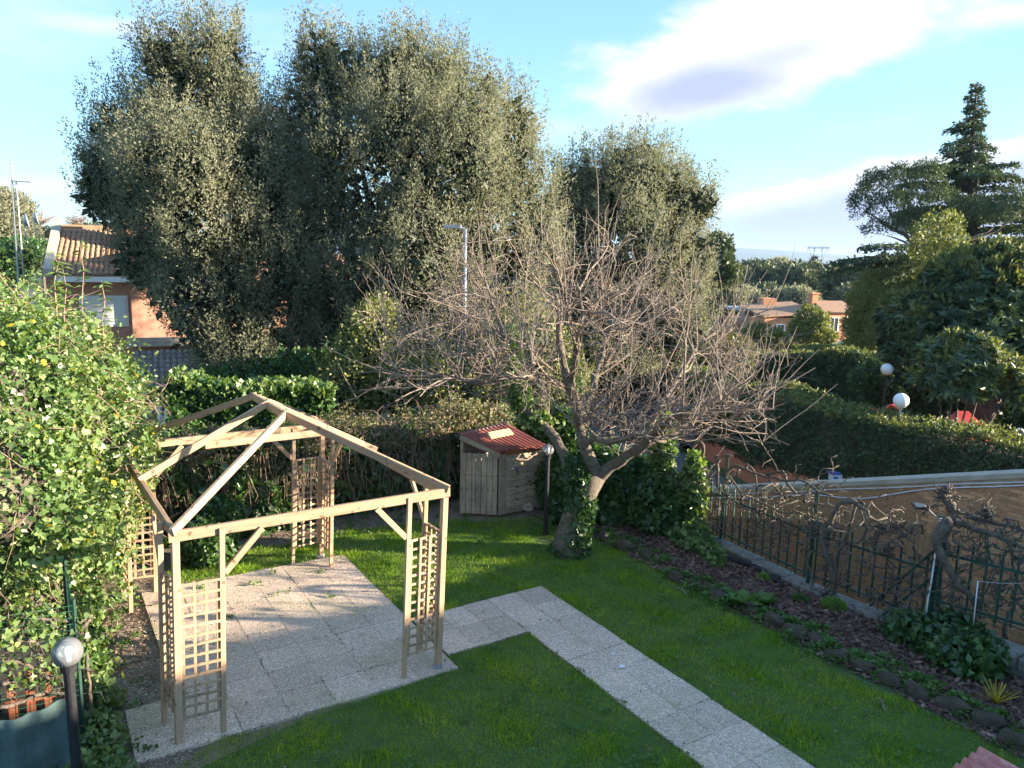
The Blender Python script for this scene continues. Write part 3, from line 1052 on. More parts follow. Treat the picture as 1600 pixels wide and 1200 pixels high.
# pylon on the horizon
c = at(1277, 408, 900)
t = root('power_pylon', (c.x, c.y, -20), 'lattice power pylon with a wide crossarm on the horizon', 'pylon')
s = 900 / FOC
zb, zt = -20, at(1277, 386, 900).z
mb = MB()
for sx_ in (-1, 1):
    for (dx0, dx1) in ((3, 15), (8, 6)):
        pts = [(c.x + sx_ * dx0 * s, c.y, zb), (c.x + sx_ * dx0 * s, c.y, zb + 16), (c.x + sx_ * dx1 * s, c.y, zt)]
        mb.tube(pts, .32, 4)
    for k in range(6):
        z = zb + 8 + k * (zt - zb - 8) / 6
        mb.tube([(c.x + sx_ * 4 * s, c.y, z), (c.x + sx_ * 8.5 * s, c.y, z + 3)], .18, 3)
mb.build('leg', 'steel_blue', t)
mb = MB(); mb.tube([(c.x - 17 * s, c.y, zt), (c.x + 17 * s, c.y, zt)], .4, 4); mb.tube([(c.x - 16 * s, c.y, zt - 1.4), (c.x + 16 * s, c.y, zt - 1.4)], .3, 4)
for k in range(12):
    x = c.x + (-16 + k * 2.9) * s
    mb.tube([(x, c.y, zt), (x + 1.1, c.y, zt - 1.4)], .2, 3)
mb.build('crossarm', 'steel_blue', t)
for k in range(4):
    x = c.x + (-16 + k * 10.7) * s
    mb = MB(); mb.tube([(x, c.y, zt - 1.5), (x, c.y, zt - 5.5)], .3, 3); mb.build('insulator', 'steel_blue', t)

# ================================================================ STREET FURNITURE BEYOND
b0 = at(724, 640, 23)
t = root('street_lamp', (b0.x, b0.y, -1.9), 'tall galvanised street lamp post in front of the oaks', 'street lamp')
zt = at(725, 358, 23).z
px_ = b0.x
mb = MB(); mb.tube([(px_, 23, -1.9), (px_, 23, 1.2), (px_ + .0, 23, zt)], [.09, .075, .05], 10); mb.build('pole', 'galvanised', t, smooth=True)
mb = MB(); mb.tube([(px_, 23, zt - .02), (px_ - .12, 23, zt + .04), (px_ - .38, 23, zt + .07)], [.04, .035, .03], 6); mb.build('arm', 'galvanised', t)
mb = MB(); mb.box((px_ - .62, 22.86, zt + .02), (px_ - .12, 23.14, zt + .115)); mb.build('lamp_head', 'grey_paint', t)
mb = MB(); mb.box((px_ - .58, 22.89, zt + .005), (px_ - .3, 23.11, zt + .018)); mb.build('lens', 'window_glass', t)


def globe_lamp(base, H, r, rp_, label, mat='opal_globe', pole='black_metal', bulb=True, group=None):
    base = Vector(base)
    t = root('globe_lamp', base, label, 'garden lamp', group)
    mb = MB(); mb.lathe([(rp_ * 1.5, 0), (rp_ * 1.5, .03), (rp_, .04), (rp_, H - 2 * r - .04), (rp_ * 1.5, H - 2 * r - .04), (rp_ * 1.5, H - 2 * r + .01), (.002, H - 2 * r + .012)], tuple(base), 14)
    mb.build('pole', pole, t, smooth=False)
    mb = MB(); mb.ball((base.x, base.y, base.z + H - r), r, 28); mb.build('globe', mat, t, smooth=True)
    if bulb:
        mb = MB(); mb.lathe([(.001, r * -.95), (r * .22, r * -.9), (r * .24, -r * .3), (r * .34, 0), (r * .30, r * .3), (.001, r * .42)], (base.x, base.y, base.z + H - r), 12)
        mb.build('bulb', 'white_plastic', t, smooth=True)
    return t


g = at(105, 1020, 6.1)
globe_lamp((g.x, g.y, -.03), g.z + .13 + .03, .125, .043, 'black garden lamp with clear globe beside the shade cloth', 'clear_globe')
g = at(856, 703, 13.4)
globe_lamp((g.x, g.y - .02, 0), g.z + .115, .108, .040, 'black garden lamp with clear globe beside the wooden shed', 'clear_globe')
g = at(1408, 626, 20.5)
globe_lamp((g.x, g.y, -1.9), g.z + .205 + 1.9, .205, .035, 'white opal globe lamp just above the clipped hedge', bulb=False, pole='galvanised')
g = at(1386, 577, 26.5)
globe_lamp((g.x, g.y, -1.9), g.z + .205 + 1.9, .205, .05, 'white opal globe lamp on a black pole against the far hedge', bulb=False)

# playground things in red
c = at(1508, 668, 24.5)
t = root('play_tent', (c.x, c.y, -1.9), 'red pyramid play roof behind the hedge under the small loquat', 'playground roof')
z0, z1 = at(1508, 672, 24.5).z - .2, at(1500, 642, 24.5).z
mb = MB(); mb.add([(c.x - .75, c.y - .7, z0), (c.x + .75, c.y - .7, z0), (c.x + .75, c.y + .7, z0), (c.x - .75, c.y + .7, z0), (c.x - .32, c.y, z1), (c.x + .05, c.y, z1)], [(0, 1, 5, 4), (1, 2, 5), (2, 3, 4, 5), (3, 0, 4), (3, 2, 1, 0)])
mb.build('roof', 'red_plastic', t)
for sx_, sy_ in ((-1, -1), (1, -1), (1, 1), (-1, 1)):
    mb = MB(); mb.box((c.x + sx_ * .6 - .05, c.y + sy_ * .55 - .05, -1.9), (c.x + sx_ * .6 + .05, c.y + sy_ * .55 + .05, z0 - .003)); mb.build('post', 'red_plastic', t)
mb = MB(); mb.box((c.x - 1.5, c.y + .1, z0 - .4), (c.x - .8, c.y + .2, z0 + .38)); mb.build('side_panel', 'red_plastic', t)
c = at(1392, 650, 23)
t = root('play_slide', (c.x, c.y, -1.9), 'red playground slide with a hooped handrail behind the hedge', 'slide')
mb = MB()
ps = [(c.x + .28 * math.cos(a), c.y, c.z - .1 + .42 * math.sin(a)) for a in np.linspace(-.6, math.pi + .6, 14)]
mb.tube(ps, .06, 8); mb.build('hoop', 'red_plastic', t, smooth=True)
mb = MB()
ps = [(c.x - .55 + .2 * math.cos(a), c.y, c.z - .12 + .3 * math.sin(a)) for a in np.linspace(-.6, math.pi + .6, 12)]
mb.tube(ps, .06, 8); mb.build('hoop', 'red_plastic', t, smooth=True)
mb = MB(); mb.add([(c.x - .35, c.y, c.z - .3), (c.x + .35, c.y, c.z - .3), (c.x + .35, c.y + 2.4, -1.75), (c.x - .35, c.y + 2.4, -1.75), (c.x - .35, c.y, c.z - .36), (c.x + .35, c.y, c.z - .36), (c.x + .35, c.y + 2.4, -1.82), (c.x - .35, c.y + 2.4, -1.82)],
                      [(0, 1, 2, 3), (7, 6, 5, 4), (0, 4, 5, 1), (1, 5, 6, 2), (2, 6, 7, 3), (3, 7, 4, 0)]); mb.build('chute', 'red_plastic', t)
mb = MB()
for sx_ in (-.3, .3):
    mb.tube([(c.x + sx_, c.y, -1.9), (c.x + sx_, c.y, c.z - .2)], .04, 6)
for k in range(4):
    mb.tube([(c.x - .3, c.y, -1.6 + k * .4), (c.x + .3, c.y, -1.6 + k * .4)], .03, 5)
mb.build('ladder', 'red_plastic', t)
c = at(1592, 680, 19)
mb = MB(); mb.tube([(c.x + .13 * math.cos(a), c.y, c.z + .16 * math.sin(a)) for a in np.linspace(0, math.pi, 10)] + [(c.x - .13, c.y, -1.9)], .03, 6)
mb.tube([(c.x + .13, c.y, c.z), (c.x + .13, c.y, -1.9)], .03, 6)
tag(mb.build('hoop_rail', 'white_plastic'), 'white metal hoop rail behind the right end of the hedge', 'hoop rail')


# ================================================================ THE CAR
def car(loc, ang, label):
    M = Matrix.Translation(loc) @ Matrix.Rotation(ang, 4, 'Z')
    t = root('parked_car', loc, label, 'car', M=M)
    hw = .86
    low = [(-2.05, .35), (-2.1, .55), (-2.0, .78), (-1.15, .93), (-.9, .95), (1.6, .98), (2.0, .92), (2.1, .6), (2.02, .33)]
    mb = MB()
    n = len(low)
    secs = [(-hw, .0), (-hw + .05, 0), (hw - .05, 0), (hw, 0)]
    vs = []
    for y, s in ((-hw, .97), (-hw + .07, 1), (hw - .07, 1), (hw, .97)):
        for x, z in low:
            vs.append((x * s, y, z if z < .5 else z * (1 if s == 1 else .985)))
    fs = []
    for k in range(3):
        for i in range(n):
            j = (i + 1) % n
            fs.append((k * n + i, k * n + j, (k + 1) * n + j, (k + 1) * n + i))
    fs.append(tuple(reversed(range(n)))); fs.append(tuple(3 * n + i for i in range(n)))
    mb.add(vs, fs)
    body = mb.build('body', 'car_paint', t, M)
    # glasshouse
    lo = [(-1.15, .94), (1.75, .97)]; hi = [(-.35, 1.40), (1.25, 1.42)]
    mb = MB()
    def ring(x0, x1, z, w):
        return [(x0, -w, z), (x1, -w, z), (x1, w, z), (x0, w, z)]
    mb.add(ring(-1.12, 1.78, .955, .80) + ring(-.38, 1.32, 1.37, .62), [(0, 1, 5, 4), (1, 2, 6, 5), (2, 3, 7, 6), (3, 0, 4, 7)])
    mb.build('windows', 'window_glass', t, M)
    mb = MB()
    mb.add(ring(-.42, 1.36, 1.375, .64) + ring(-.25, 1.15, 1.44, .52), [(0, 1, 5, 4), (1, 2, 6, 5), (2, 3, 7, 6), (3, 0, 4, 7), (4, 5, 6, 7), (3, 2, 1, 0)])
    mb.build('roof', 'car_paint', t, M)
    for s in (-1, 1):
        for (xa, xb, za, zb) in ((-1.14, -.40, .95, 1.38), (.35, .38, .96, 1.38), (1.80, 1.34, .95, 1.38)):
            mb = MB(); mb.tube([(xa, s * .815, za), (xb, s * .635, zb)], .035, 5); mb.build('pillar', 'car_paint', t, M)
    for x in (-1.3, 1.3):
        for s in (-1, 1):
            RW = M @ Matrix.Translation((x, s * .80, .31)) @ Matrix.Rotation(rad(90), 4, 'X')
            mb = MB(); mb.lathe([(.18, -.1), (.31, -.1), (.32, -.06), (.32, .06), (.31, .1), (.18, .1)], n=22)
            w = mb.build('wheel', 'rubber', t, RW)
            mb = MB()
            mb.lathe([(.001, -.02), (.06, -.02), (.06, .02), (.001, .02)], n=10)
            mb.lathe([(.175, -.1), (.225, -.105), (.225, .105), (.175, .1)], n=20)
            for k in range(5):
                a = k * 2 * math.pi / 5
                for sd_ in (-1, 1):
                    q = Matrix.Rotation(a, 4, 'Z')
                    mb.box((.04, -.03, sd_ * .09 - .012), (.2, .03, sd_ * .09 + .012), q)
            mb.build('rim', 'alloy', w, RW)
            mb = MB(); mb.lathe([(.33, -.09), (.37, -.09), (.37, .0), (.33, 0)], n=24); mb.build('wheel_arch', 'rubber', t, M @ Matrix.Translation((x, s * .83, .33)) @ Matrix.Rotation(rad(90) * s, 4, 'X'))
    for s in (-1, 1):
        mb = MB(); mb.ball((-1.98, s * .62, .70), .13, 10, .6); mb.build('headlight', 'alloy', t, M)
        mb = MB(); mb.ball((-.75, s * .93, 1.0), .09, 10, .7); mb.build('mirror', 'car_paint', t, M)
        mb = MB(); mb.box((2.0, s * .66 - .1, .72), (2.09, s * .66 + .1, .86)); mb.build('tail_light', 'red_plastic', t, M)
    return t


r_, f_ = at(1053, 690, 27.2), at(972, 682, 28.8)
cmid = (r_ + f_) / 2
car((cmid.x + .5, cmid.y + .6, -1.89), math.atan2(r_.y - f_.y, r_.x - f_.x), 'dark grey car parked on the lane behind the bare tree branches')

# ================================================================ PERGOLA
def GP(u, v, z=0.0):
    """a point of the pergola, which has come a little out of plumb"""
    return P(u, v, z) + Vector((.032 * z, 0, 0))


pg = root('garden_pergola', (-3.34, 7.16, 0), 'bare timber pergola frame with lattice corners on the patio', 'pergola')
HP_ = 2.22
C4 = {'FL': (0, 0), 'FR': (2.95, 0), 'BR': (2.80, 4.05), 'BL': (-.14, 4.0)}
corners = [
    ((0, 0), (.43, -.03), (-.08, .44)),
    ((2.95, 0), (2.49, -.02), (2.93, .46)),
    ((2.80, 4.05), (2.33, 4.02), (2.82, 3.60)),
    ((-.14, 4.0), (.28, 3.94), (-.10, 3.45)),
]
for ci, (c, a, b) in enumerate(corners):
    beam('post', GP(*c, -.02), GP(*c, HP_ - .05), .075, .075, 'pergola_wood', pg, up=P(1, 0) - P(0, 0))
    for q in (a, b):
        beam('post', GP(*q, -.02), GP(*q, HP_ + .02), .045, .055, 'pergola_wood', pg, up=P(1, 0) - P(0, 0))
        cu, cv_ = c; qu, qv = q
        d = Vector((qu - cu, qv - cv_)); L = d.length; d /= L
        a0 = (cu + d.x * .055, cv_ + d.y * .055); a1 = (qu - d.x * .045, qv - d.y * .045)
        side = P(-d.y, d.x) - P(0, 0)
        z0, z1 = .26, 1.72
        lat = beam('lattice', GP(*a0, z0), GP(*a0, z1), .028, .018, 'pergola_wood', pg, up=side)
        for k in range(1, 4):
            w = (a0[0] + (a1[0] - a0[0]) * k / 3, a0[1] + (a1[1] - a0[1]) * k / 3)
            beam('slat', GP(*w, z0), GP(*w, z1), .028, .018, 'pergola_wood', lat, up=side)
        n = 14
        for k in range(n):
            z = z0 + .01 + (z1 - z0 - .02) * k / (n - 1) + random.gauss(0, .003)
            o = -side * .0195
            beam('slat', GP(*a0, z) + o, GP(*a1, z + random.gauss(0, .004)) + o, .018, .028, 'pergola_wood', lat, up=Vector((0, 0, 1)), ends=.03)
        # knee brace
        other = {0: ((2.95, 0), (-.14, 4.0)), 1: ((0, 0), (2.80, 4.05)), 2: ((-.14, 4.0), (2.95, 0)), 3: ((2.80, 4.05), (0, 0))}[ci][0 if q is a else 1]
        dd = Vector((other[0] - cu, other[1] - cv_)).normalized()
        p0 = (qu + dd.x * .03, qv + dd.y * .03); p1 = (qu + dd.x * .40, qv + dd.y * .40)
        if not (ci == 3 and q is b):
            beam('brace', GP(*p0, HP_ - .46), GP(*p1, HP_ - .05), .035, .065, 'pergola_wood', pg)
names = ['FL', 'FR', 'BR', 'BL']
for i in range(4):
    a, b = C4[names[i]], C4[names[(i + 1) % 4]]
    off = .05 if i % 2 == 0 else 0.0
    nrm = (P(a[0], a[1]) - P(b[0], b[1])).cross(Vector((0, 0, 1))).normalized()
    e = .06 if i % 2 == 0 else -.03
    beam('beam', GP(*a, HP_), GP(*b, HP_ + .004), .05, .11, 'pergola_wood', pg, ends=e)
zr = 3.03
R0, R1 = (1.46, 1.38), (1.40, 2.72)
beam('ridge_beam', GP(*R0, zr), GP(*R1, zr + .02), .05, .10, 'pergola_wood', pg, ends=.03)
for nme, R in (('FL', R0), ('FR', R0), ('BR', R1), ('BL', R1)):
    beam('hip_rafter', GP(*C4[nme], HP_ + .07), GP(*R, zr + .02), .045, .09, 'pergola_wood', pg, ends=.05)
RM_ = (1.43, 2.05)
beam('rafter', GP(-.06, 2.0, HP_ + .075), GP(*RM_, zr + .045), .045, .085, 'pergola_wood', pg, ends=.04)
beam('rafter', GP(2.88, 2.05, HP_ + .075), GP(*RM_, zr + .045), .045, .085, 'pergola_wood', pg, ends=.04)
beam('collar_tie', GP(.66, 2.06, 2.60), GP(2.2, 2.09, 2.60), .04, .09, 'pergola_wood', pg)
for c in ('BR', 'BL', 'FR'):                       # metal post shoes
    u, v = C4[c]
    mb = MB(); p = P(u, v); mb.box((p.x - .055, p.y - .055, 0), (p.x + .055, p.y + .055, .05)); mb.build('post_shoe', 'galvanised', pg)

# ================================================================ SHED
A_s, B_s, C_s, D_s = gd(719, 803), gd(778, 806), gd(851, 792), Vector((-.15, 15.45, 0))
A_s.z = B_s.z = C_s.z = 0
hA, hB, hC, hD = 1.60, 1.26, 1.22, 1.58
sh = root('garden_shed', (A_s + C_s) / 2, 'small grey plank shed under a red corrugated roof by the hedge', 'shed')
def wallplanks(a, b, ztop, n, name, vertical=True, th=.022, hts=None, z0=.01):
    d = (b - a); L = d.length; d.normalize()
    nrm = Vector((d.y, -d.x, 0))
    if vertical:
        x = 0
        ws = [random.uniform(.75, 1.25) for _ in range(n)]
        s = sum(ws)
        for i, w in enumerate(ws):
            w = w / s * L
            p = a + d * (x + w / 2) + nrm * random.uniform(0, .006)
            zt = ztop(x + w / 2) if callable(ztop) else ztop
            beam(name, p + Vector((0, 0, z0 + random.uniform(0, .02))), p + Vector((0, 0, zt - random.uniform(0, .012))), th, w - .007, 'shed_wood', sh, up=d)
            x += w
    else:
        for i in range(n):
            z = z0 + (ztop - z0) * (i + .5) / n
            hgt = (ztop - z0) / n
            p = a + nrm * random.uniform(0, .008)
            beam(name, p + Vector((0, 0, z)), p + d * L + Vector((0, 0, z + random.gauss(0, .004))), th, hgt - .008, 'shed_wood', sh)


wallplanks(A_s, B_s - (B_s - A_s).normalized() * .02, 1.24, 7, 'door_plank')
d = (C_s - B_s).normalized()
wallplanks(B_s + d * .16, C_s, 1.19, 9, 'wall_plank', vertical=False)
wallplanks(B_s, B_s + d * .155, 1.235, 1, 'corner_board', th=.03)
wallplanks(C_s, D_s, 1.2, 9, 'wall_plank', vertical=False)
wallplanks(D_s, A_s, 1.5, 7, 'wall_plank')
up = Vector((0, 0, 1))
bk = Vector((.02, .035, 0))
beam('post', A_s + bk + up * .0, A_s + bk + up * (hA - .02), .06, .06, 'shed_wood', sh)
beam('rail', A_s + up * (hA - .06) - Vector((0, .03, 0)), B_s + up * (hB - .035) - Vector((0, .03, 0)), .025, .10, 'shed_wood', sh, ends=.02)
beam('rail', A_s + up * (hA - .03), D_s + up * (hD - .03), .04, .07, 'shed_wood', sh)
# corrugated sheet: waves run down from the back edge (A-D) to the front edge (B-C)
def corrugated(name, p00, p10, p11, p01, waves, amp, mat, parent, th=.008):
    """p00-p10 the lower edge, p01-p11 the upper edge, waves counted along the edge"""
    nx, ny = waves * 8, 8
    vs, fs = [], []
    nrm = (p10 - p00).cross(p01 - p00).normalized()
    for s in (0, 1):
        for j in range(ny + 1):
            for i in range(nx + 1):
                a, b_ = i / nx, j / ny
                q = p00.lerp(p10, a).lerp(p01.lerp(p11, a), b_)
                q = q + nrm * (amp * math.sin(a * waves * 2 * math.pi) - s * th)
                vs.append(q)
    W1 = nx + 1; K1 = W1 * (ny + 1)
    for j in range(ny):
        for i in range(nx):
            q = j * W1 + i
            fs.append((q, q + 1, q + W1 + 1, q + W1))
            fs.append((K1 + q, K1 + q + W1, K1 + q + W1 + 1, K1 + q + 1))
    for i in range(nx):
        fs.append((i, K1 + i, K1 + i + 1, i + 1)); q = ny * W1 + i; fs.append((q, q + 1, K1 + q + 1, K1 + q))
    for j in range(ny):
        q = j * W1; fs.append((q, q + W1, K1 + q + W1, K1 + q)); q += nx; fs.append((q, K1 + q, K1 + q + W1, q + W1))
    mb = MB(); mb.add(vs, fs)
    return mb.build(name, mat, parent, smooth=True)


fo = (B_s - A_s).normalized()
lo0 = B_s + up * (hB + .035) + Vector((-.0, -.07, 0)); lo1 = C_s + up * (hC + .05) + Vector((.07, -.05, 0))
hi0 = A_s + up * (hA + .03) + Vector((-.05, -.02, 0)); hi1 = D_s + up * (hD + .02) + Vector((.02, .06, 0))
corrugated('roof', lo0, lo1, hi1, hi0, 12, .019, 'red_sheet', sh)
# loose board lying on the shed roof
q0 = lo0.lerp(lo1, .22).lerp(hi0.lerp(hi1, .34), .62); q1 = lo0.lerp(lo1, .62).lerp(hi0.lerp(hi1, .86), .62)
nr_ = (lo1 - lo0).cross(hi0 - lo0).normalized()
if nr_.z < 0: nr_ = -nr_
mb_ = beam('wooden_board', q0 + nr_ * .035, q1 + nr_ * .035, .17, .028, 'plank_wood', None, up=nr_)
tag(mb_, 'pale yellow loose board lying on the red shed roof', 'board')
# standpipe by the shed wall
q = gd(803, 800)
t = root('tap_post', q, 'dark ivy grown standpipe with a blue fitting beside the shed wall', 'tap post')
mb = MB(); mb.tube([q, q + up * .95], .028, 8); mb.build('pipe', 'black_metal', t)
mb = MB(); mb.ball((q.x, q.y - .03, .92), .045, 10); mb.build('fitting', 'blue_plastic', t)
mb = MB(); mb.tube([q + Vector((.035, -.01, .05)), q + Vector((.035, -.01, .8)), q + Vector((.01, -.02, .95))], .008, 5); mb.build('hose', 'white_plastic', t)
k = 160
zz = rng.uniform(0, .9, k); an = rng.uniform(0, 6.28, k)
o = link('ivy', leafmesh('ivy', np.stack([q.x + np.cos(an) * .05, q.y + np.sin(an) * .05, zz], 1), rng.normal(size=(k, 3)), .055, 'ivy_leaves', 'ivy'), t)
o['kind'] = 'stuff'


def rock(name, c, r, mat, parent=None, sx_=1, sy_=1, sz_=1, rot=0, seed=0, sub=2):
    import bmesh
    bm = bmesh.new()
    bmesh.ops.create_icosphere(bm, subdivisions=sub, radius=1)
    rr = random.Random(seed)
    ph = [rr.uniform(0, 6) for _ in range(6)]
    for v in bm.verts:
        x, y, z = v.co
        k = 1 + .16 * math.sin(3 * x + ph[0]) * math.cos(2.6 * y + ph[1]) + .12 * math.sin(5 * z + 4 * x + ph[2]) + rr.uniform(-.07, .07)
        m_ = max(abs(x), abs(y), abs(z))
        k *= (.55 + .45 / m_ * .8)
        v.co *= k * (1 + rr.uniform(-.1, .1))
        v.co.x *= sx_; v.co.y *= sy_; v.co.z *= sz_
    me = bpy.data.meshes.new(name)
    bm.to_mesh(me); bm.free()
    me.materials.append(MATS[mat])
    return link(name, me, parent, Matrix.Translation(c) @ Matrix.Rotation(rot, 4, 'Z') @ Matrix.Scale(r, 4))


c = gd(824, 797)
tag(rock('garden_stone', c + up * .07, .13, 'cap_stone', None, 1.3, .8, .75, .2, 5), 'pale rounded stone at the foot of the shed wall', 'stone')

# ================================================================ RAMP WALL OF BRICK
WL, WR = at(1140, 762, 17), at(1600, 738, 12.6)
wd = Vector((WR.x - WL.x, WR.y - WL.y, 0)); Lw = wd.length; wd.normalize()
slope = (WR.z - WL.z) / Lw
x0w, x1w = -1.5, 9.4
wt_ = lambda x: WL.z + slope * x
wn = Vector((wd.y, -wd.x, 0))
if wn.dot(Vector((0, 0, 0)) - WL) < 0: wn = -wn
BWM = Matrix((wd, -wn, Vector((0, 0, 1)))).transposed().to_4x4()
BWM.translation = Vector((WL.x, WL.y, 0))
bw = root('brick_ramp_wall', (WL.x, WL.y, -1.9), 'orange brown brick wall with a sloping stone cap along the ramp', 'wall', M=BWM)
core = MB()
core.add([(x0w, .012, -2.3), (x1w, .012, -2.3), (x1w, .012, wt_(x1w) - .10), (x0w, .012, wt_(x0w) - .10), (x0w, .24, -2.3), (x1w, .24, -2.3), (x1w, .24, wt_(x1w) - .10), (x0w, .24, wt_(x0w) - .10)],
         [(0, 1, 2, 3), (5, 4, 7, 6), (0, 3, 7, 4), (1, 5, 6, 2), (3, 2, 6, 7), (4, 5, 1, 0)])
core.build('wall_core', 'mortar', bw, BWM)
core = MB()
dz = lambda x, o: wt_(x) + o
core.add([(x0w - .05, -.05, dz(x0w, -.095)), (x1w, -.05, dz(x1w, -.095)), (x1w, -.05, dz(x1w, -.005)), (x0w - .05, -.05, dz(x0w, -.005)), (x0w - .05, .30, dz(x0w, -.095)), (x1w, .30, dz(x1w, -.095)), (x1w, .30, dz(x1w, .01)), (x0w - .05, .30, dz(x0w, .01))],
         [(0, 1, 2, 3), (5, 4, 7, 6), (0, 3, 7, 4), (1, 5, 6, 2), (3, 2, 6, 7), (4, 5, 1, 0)])
core.build('coping', 'cap_stone', bw, BWM)


def proj(p):
    y, dz_ = p[1], p[2] - CAM_H
    fz = y * math.cos(PITCH) - dz_ * math.sin(PITCH)
    u_ = y * math.sin(PITCH) + dz_ * math.cos(PITCH)
    a, b_ = FOC * p[0] / max(fz, .01), -FOC * u_ / max(fz, .01)
    return 800 + a * math.cos(ROLL) - b_ * math.sin(ROLL), 600 + a * math.sin(ROLL) + b_ * math.cos(ROLL), fz


bl, bh, ph_, pv_ = .24, .056, .252, .069
bricks = []
r = 0
z = -2.0
while z < 3:
    x = x0w + (r % 2) * ph_ / 2
    while x < x1w - bl:
        if z + bh < wt_(x) - .105:
            w = BWM @ Vector((x + bl / 2, 0, z + bh / 2))
            q = proj(w)
            vis = -20 < q[0] < 1620 and q[1] < 1010
            bricks.append((0 if vis else 1, q[2], x, z))
        x += ph_
    z += pv_; r += 1
bricks.sort()
def brick_mesh(seed):
    rr = random.Random(seed); e = lambda: rr.uniform(-.003, .003)
    mb = MB()
    b_ = .004
    mb.add([(0, .03, 0), (bl, .03, 0), (bl, .03, bh), (0, .03, bh), (0 + e(), 0, 0), (bl + e(), 0, 0), (bl + e(), 0, bh), (0 + e(), 0, bh), (b_, -.006 + e(), b_), (bl - b_, -.006 + e(), b_), (bl - b_, -.006 + e(), bh - b_), (b_, -.006 + e(), bh - b_)],
           [(0, 1, 5, 4), (1, 2, 6, 5), (2, 3, 7, 6), (3, 0, 4, 7), (4, 5, 9, 8), (5, 6, 10, 9), (6, 7, 11, 10), (7, 4, 8, 11), (8, 9, 10, 11)])
    return mb
bms = [brick_mesh(i).mesh('brick', 'brick') for i in range(4)]
for i, (_, _, x, z) in enumerate(bricks[:290]):
    link('brick', bms[i % 4], bw, BWM @ Matrix.Translation((x, random.uniform(-.002, .002), z)))
mb = MB()
tpl = brick_mesh(3)
for (_, _, x, z) in bricks[290:]:
    o_ = random.uniform(-.003, .003)
    mb.add([(a + x, b_ + o_, c_ + z) for a, b_, c_ in tpl.v], tpl.f)
o = mb.build('brick', 'brick', bw, BWM); o['kind'] = 'stuff'
# white cables clipped under the coping
for k, (off, sag, lab) in enumerate(((-.16, .0, 'upper straight white cable clipped under the wall coping'), (-.22, .14, 'lower sagging white cable hanging along the brick wall'))):
    mb = MB()
    pts = []
    for i in range(41):
        x = x0w + .1 + (x1w - .2 - x0w) * i / 40
        s = sag * math.exp(-((x - 3.0) / .8) ** 2) + sag * .4 * math.exp(-((x - .6) / .6) ** 2)
        pts.append((x, -.022, wt_(x) + off - s + .008 * math.sin(x * 3 + k)))
    mb.tube(pts, .013, 5)
    tag(mb.build('wall_cable', 'white_plastic', M=BWM, smooth=True), lab, 'cable')

# orange wall under the clipped hedge
HPTS = [(17.5, 9.5), (14.0, 14.6), (12.5, 17.0), (9.2, 20.9), (7.6, 22.8), (6.7, 27), (6.5, 38)]
mb = MB()
def strip(pts, th, z0, z1):
    mb_ = MB()
    pts = [Vector((a, b_, 0)) for a, b_ in pts]
    vs, fs = [], []
    for i, p in enumerate(pts):
        t_ = (pts[min(i + 1, len(pts) - 1)] - pts[max(i - 1, 0)]).normalized()
        nn_ = Vector((t_.y, -t_.x, 0))
        if nn_.x < 0: nn_ = -nn_
        zz1 = z1[i] if hasattr(z1, '__len__') else z1
        for o_, z in ((0, z0), (0, zz1), (th, zz1), (th, z0)):
            q_ = p + nn_ * o_; vs.append((q_.x, q_.y, z))
    for i in range(len(pts) - 1):
        for j in range(4):
            j2 = (j + 1) % 4
            fs.append((i * 4 + j, i * 4 + j2, (i + 1) * 4 + j2, (i + 1) * 4 + j))
    fs += [(0, 3, 2, 1), tuple((len(pts) - 1) * 4 + j for j in range(4))]
    return mb_.add(vs, fs)


tag(strip(HPTS, .25, -2.3, -1.17).build('lane_wall', 'orange_wall'), 'low orange rendered wall under the long clipped hedge', 'wall')
c = at(1300, 742, 21.0)
t = root('utility_box', c, 'small blue and white box on top of the orange lane wall', 'utility box')
mb = MB(); mb.box((c.x - .14, c.y - .35, c.z - .08), (c.x + .14, c.y - .1, c.z + .10)); mb.build('box', 'white_plastic', t)
mb = MB(); mb.box((c.x - .17, c.y - .37, c.z + .103), (c.x + .1, c.y - .08, c.z + .15)); mb.box((c.x - .1, c.y - .375, c.z - .06), (c.x + .02, c.y - .352, c.z + .05)); mb.build('lid', 'blue_plastic', t)

# ================================================================ RIGHT FENCE
F1, F2, F3 = gd(1130, 845), gd(1262, 915), gd(1438, 975)
fence = root('iron_fence', F1, 'dark green iron railing fence with wire mesh and leaning posts beside the mulch bed', 'fence')
fu = [(8.95, 5.6, 0), (9.15, 3.5, 0), (9.25, 1.32, 0), (9.03, -.70, .02), (9.12, -2.55, .08)]
def fpt(i, z): return P(fu[i][0], fu[i][1], fu[i][2] + z)
for i in range(1, 5):
    beam('post', fpt(i, -.05), fpt(i, 1.62) + Vector((.03, 0, 0)), .05, .05, 'green_metal', fence)
segs_ = [(0, 1, 0, .24), (1, 2, 0, .24), (2, 3, 0, .24), (3, 4, 0, .26)]
def rail_run(a, b, n):
    beam('rail', a + up * .17, b + up * .17, .025, .035, 'green_metal', fence)
    beam('rail', a + up * .84, b + up * .84, .025, .035, 'green_metal', fence)
    me = None
    for k in range(n):
        q = a.lerp(b, (k + .5) / n)
        mbx = MB()
        if me is None:
            mbx.box((-.011, -.011, 0), (.011, .011, .93)); mbx.add([(-.011, -.011, .93), (.011, -.011, .93), (.011, .011, .93), (-.011, .011, .93), (0, 0, .98)], [(0, 1, 4), (1, 2, 4), (2, 3, 4), (3, 0, 4)])
            me = mbx.mesh('bar', 'green_metal')
        link('bar', me, fence, Matrix.Translation(q + up * .08 + Vector((.012, .012, 0))) @ Matrix.Rotation(GA, 4, 'Z'))
for i in range(4):
    a, b_ = fpt(i, 0), fpt(i + 1, 0)
    rail_run(a, b_, int((b_ - a).length / .175))
S0, S1 = fpt(4, .27), P(9.55, -4.75, .42)
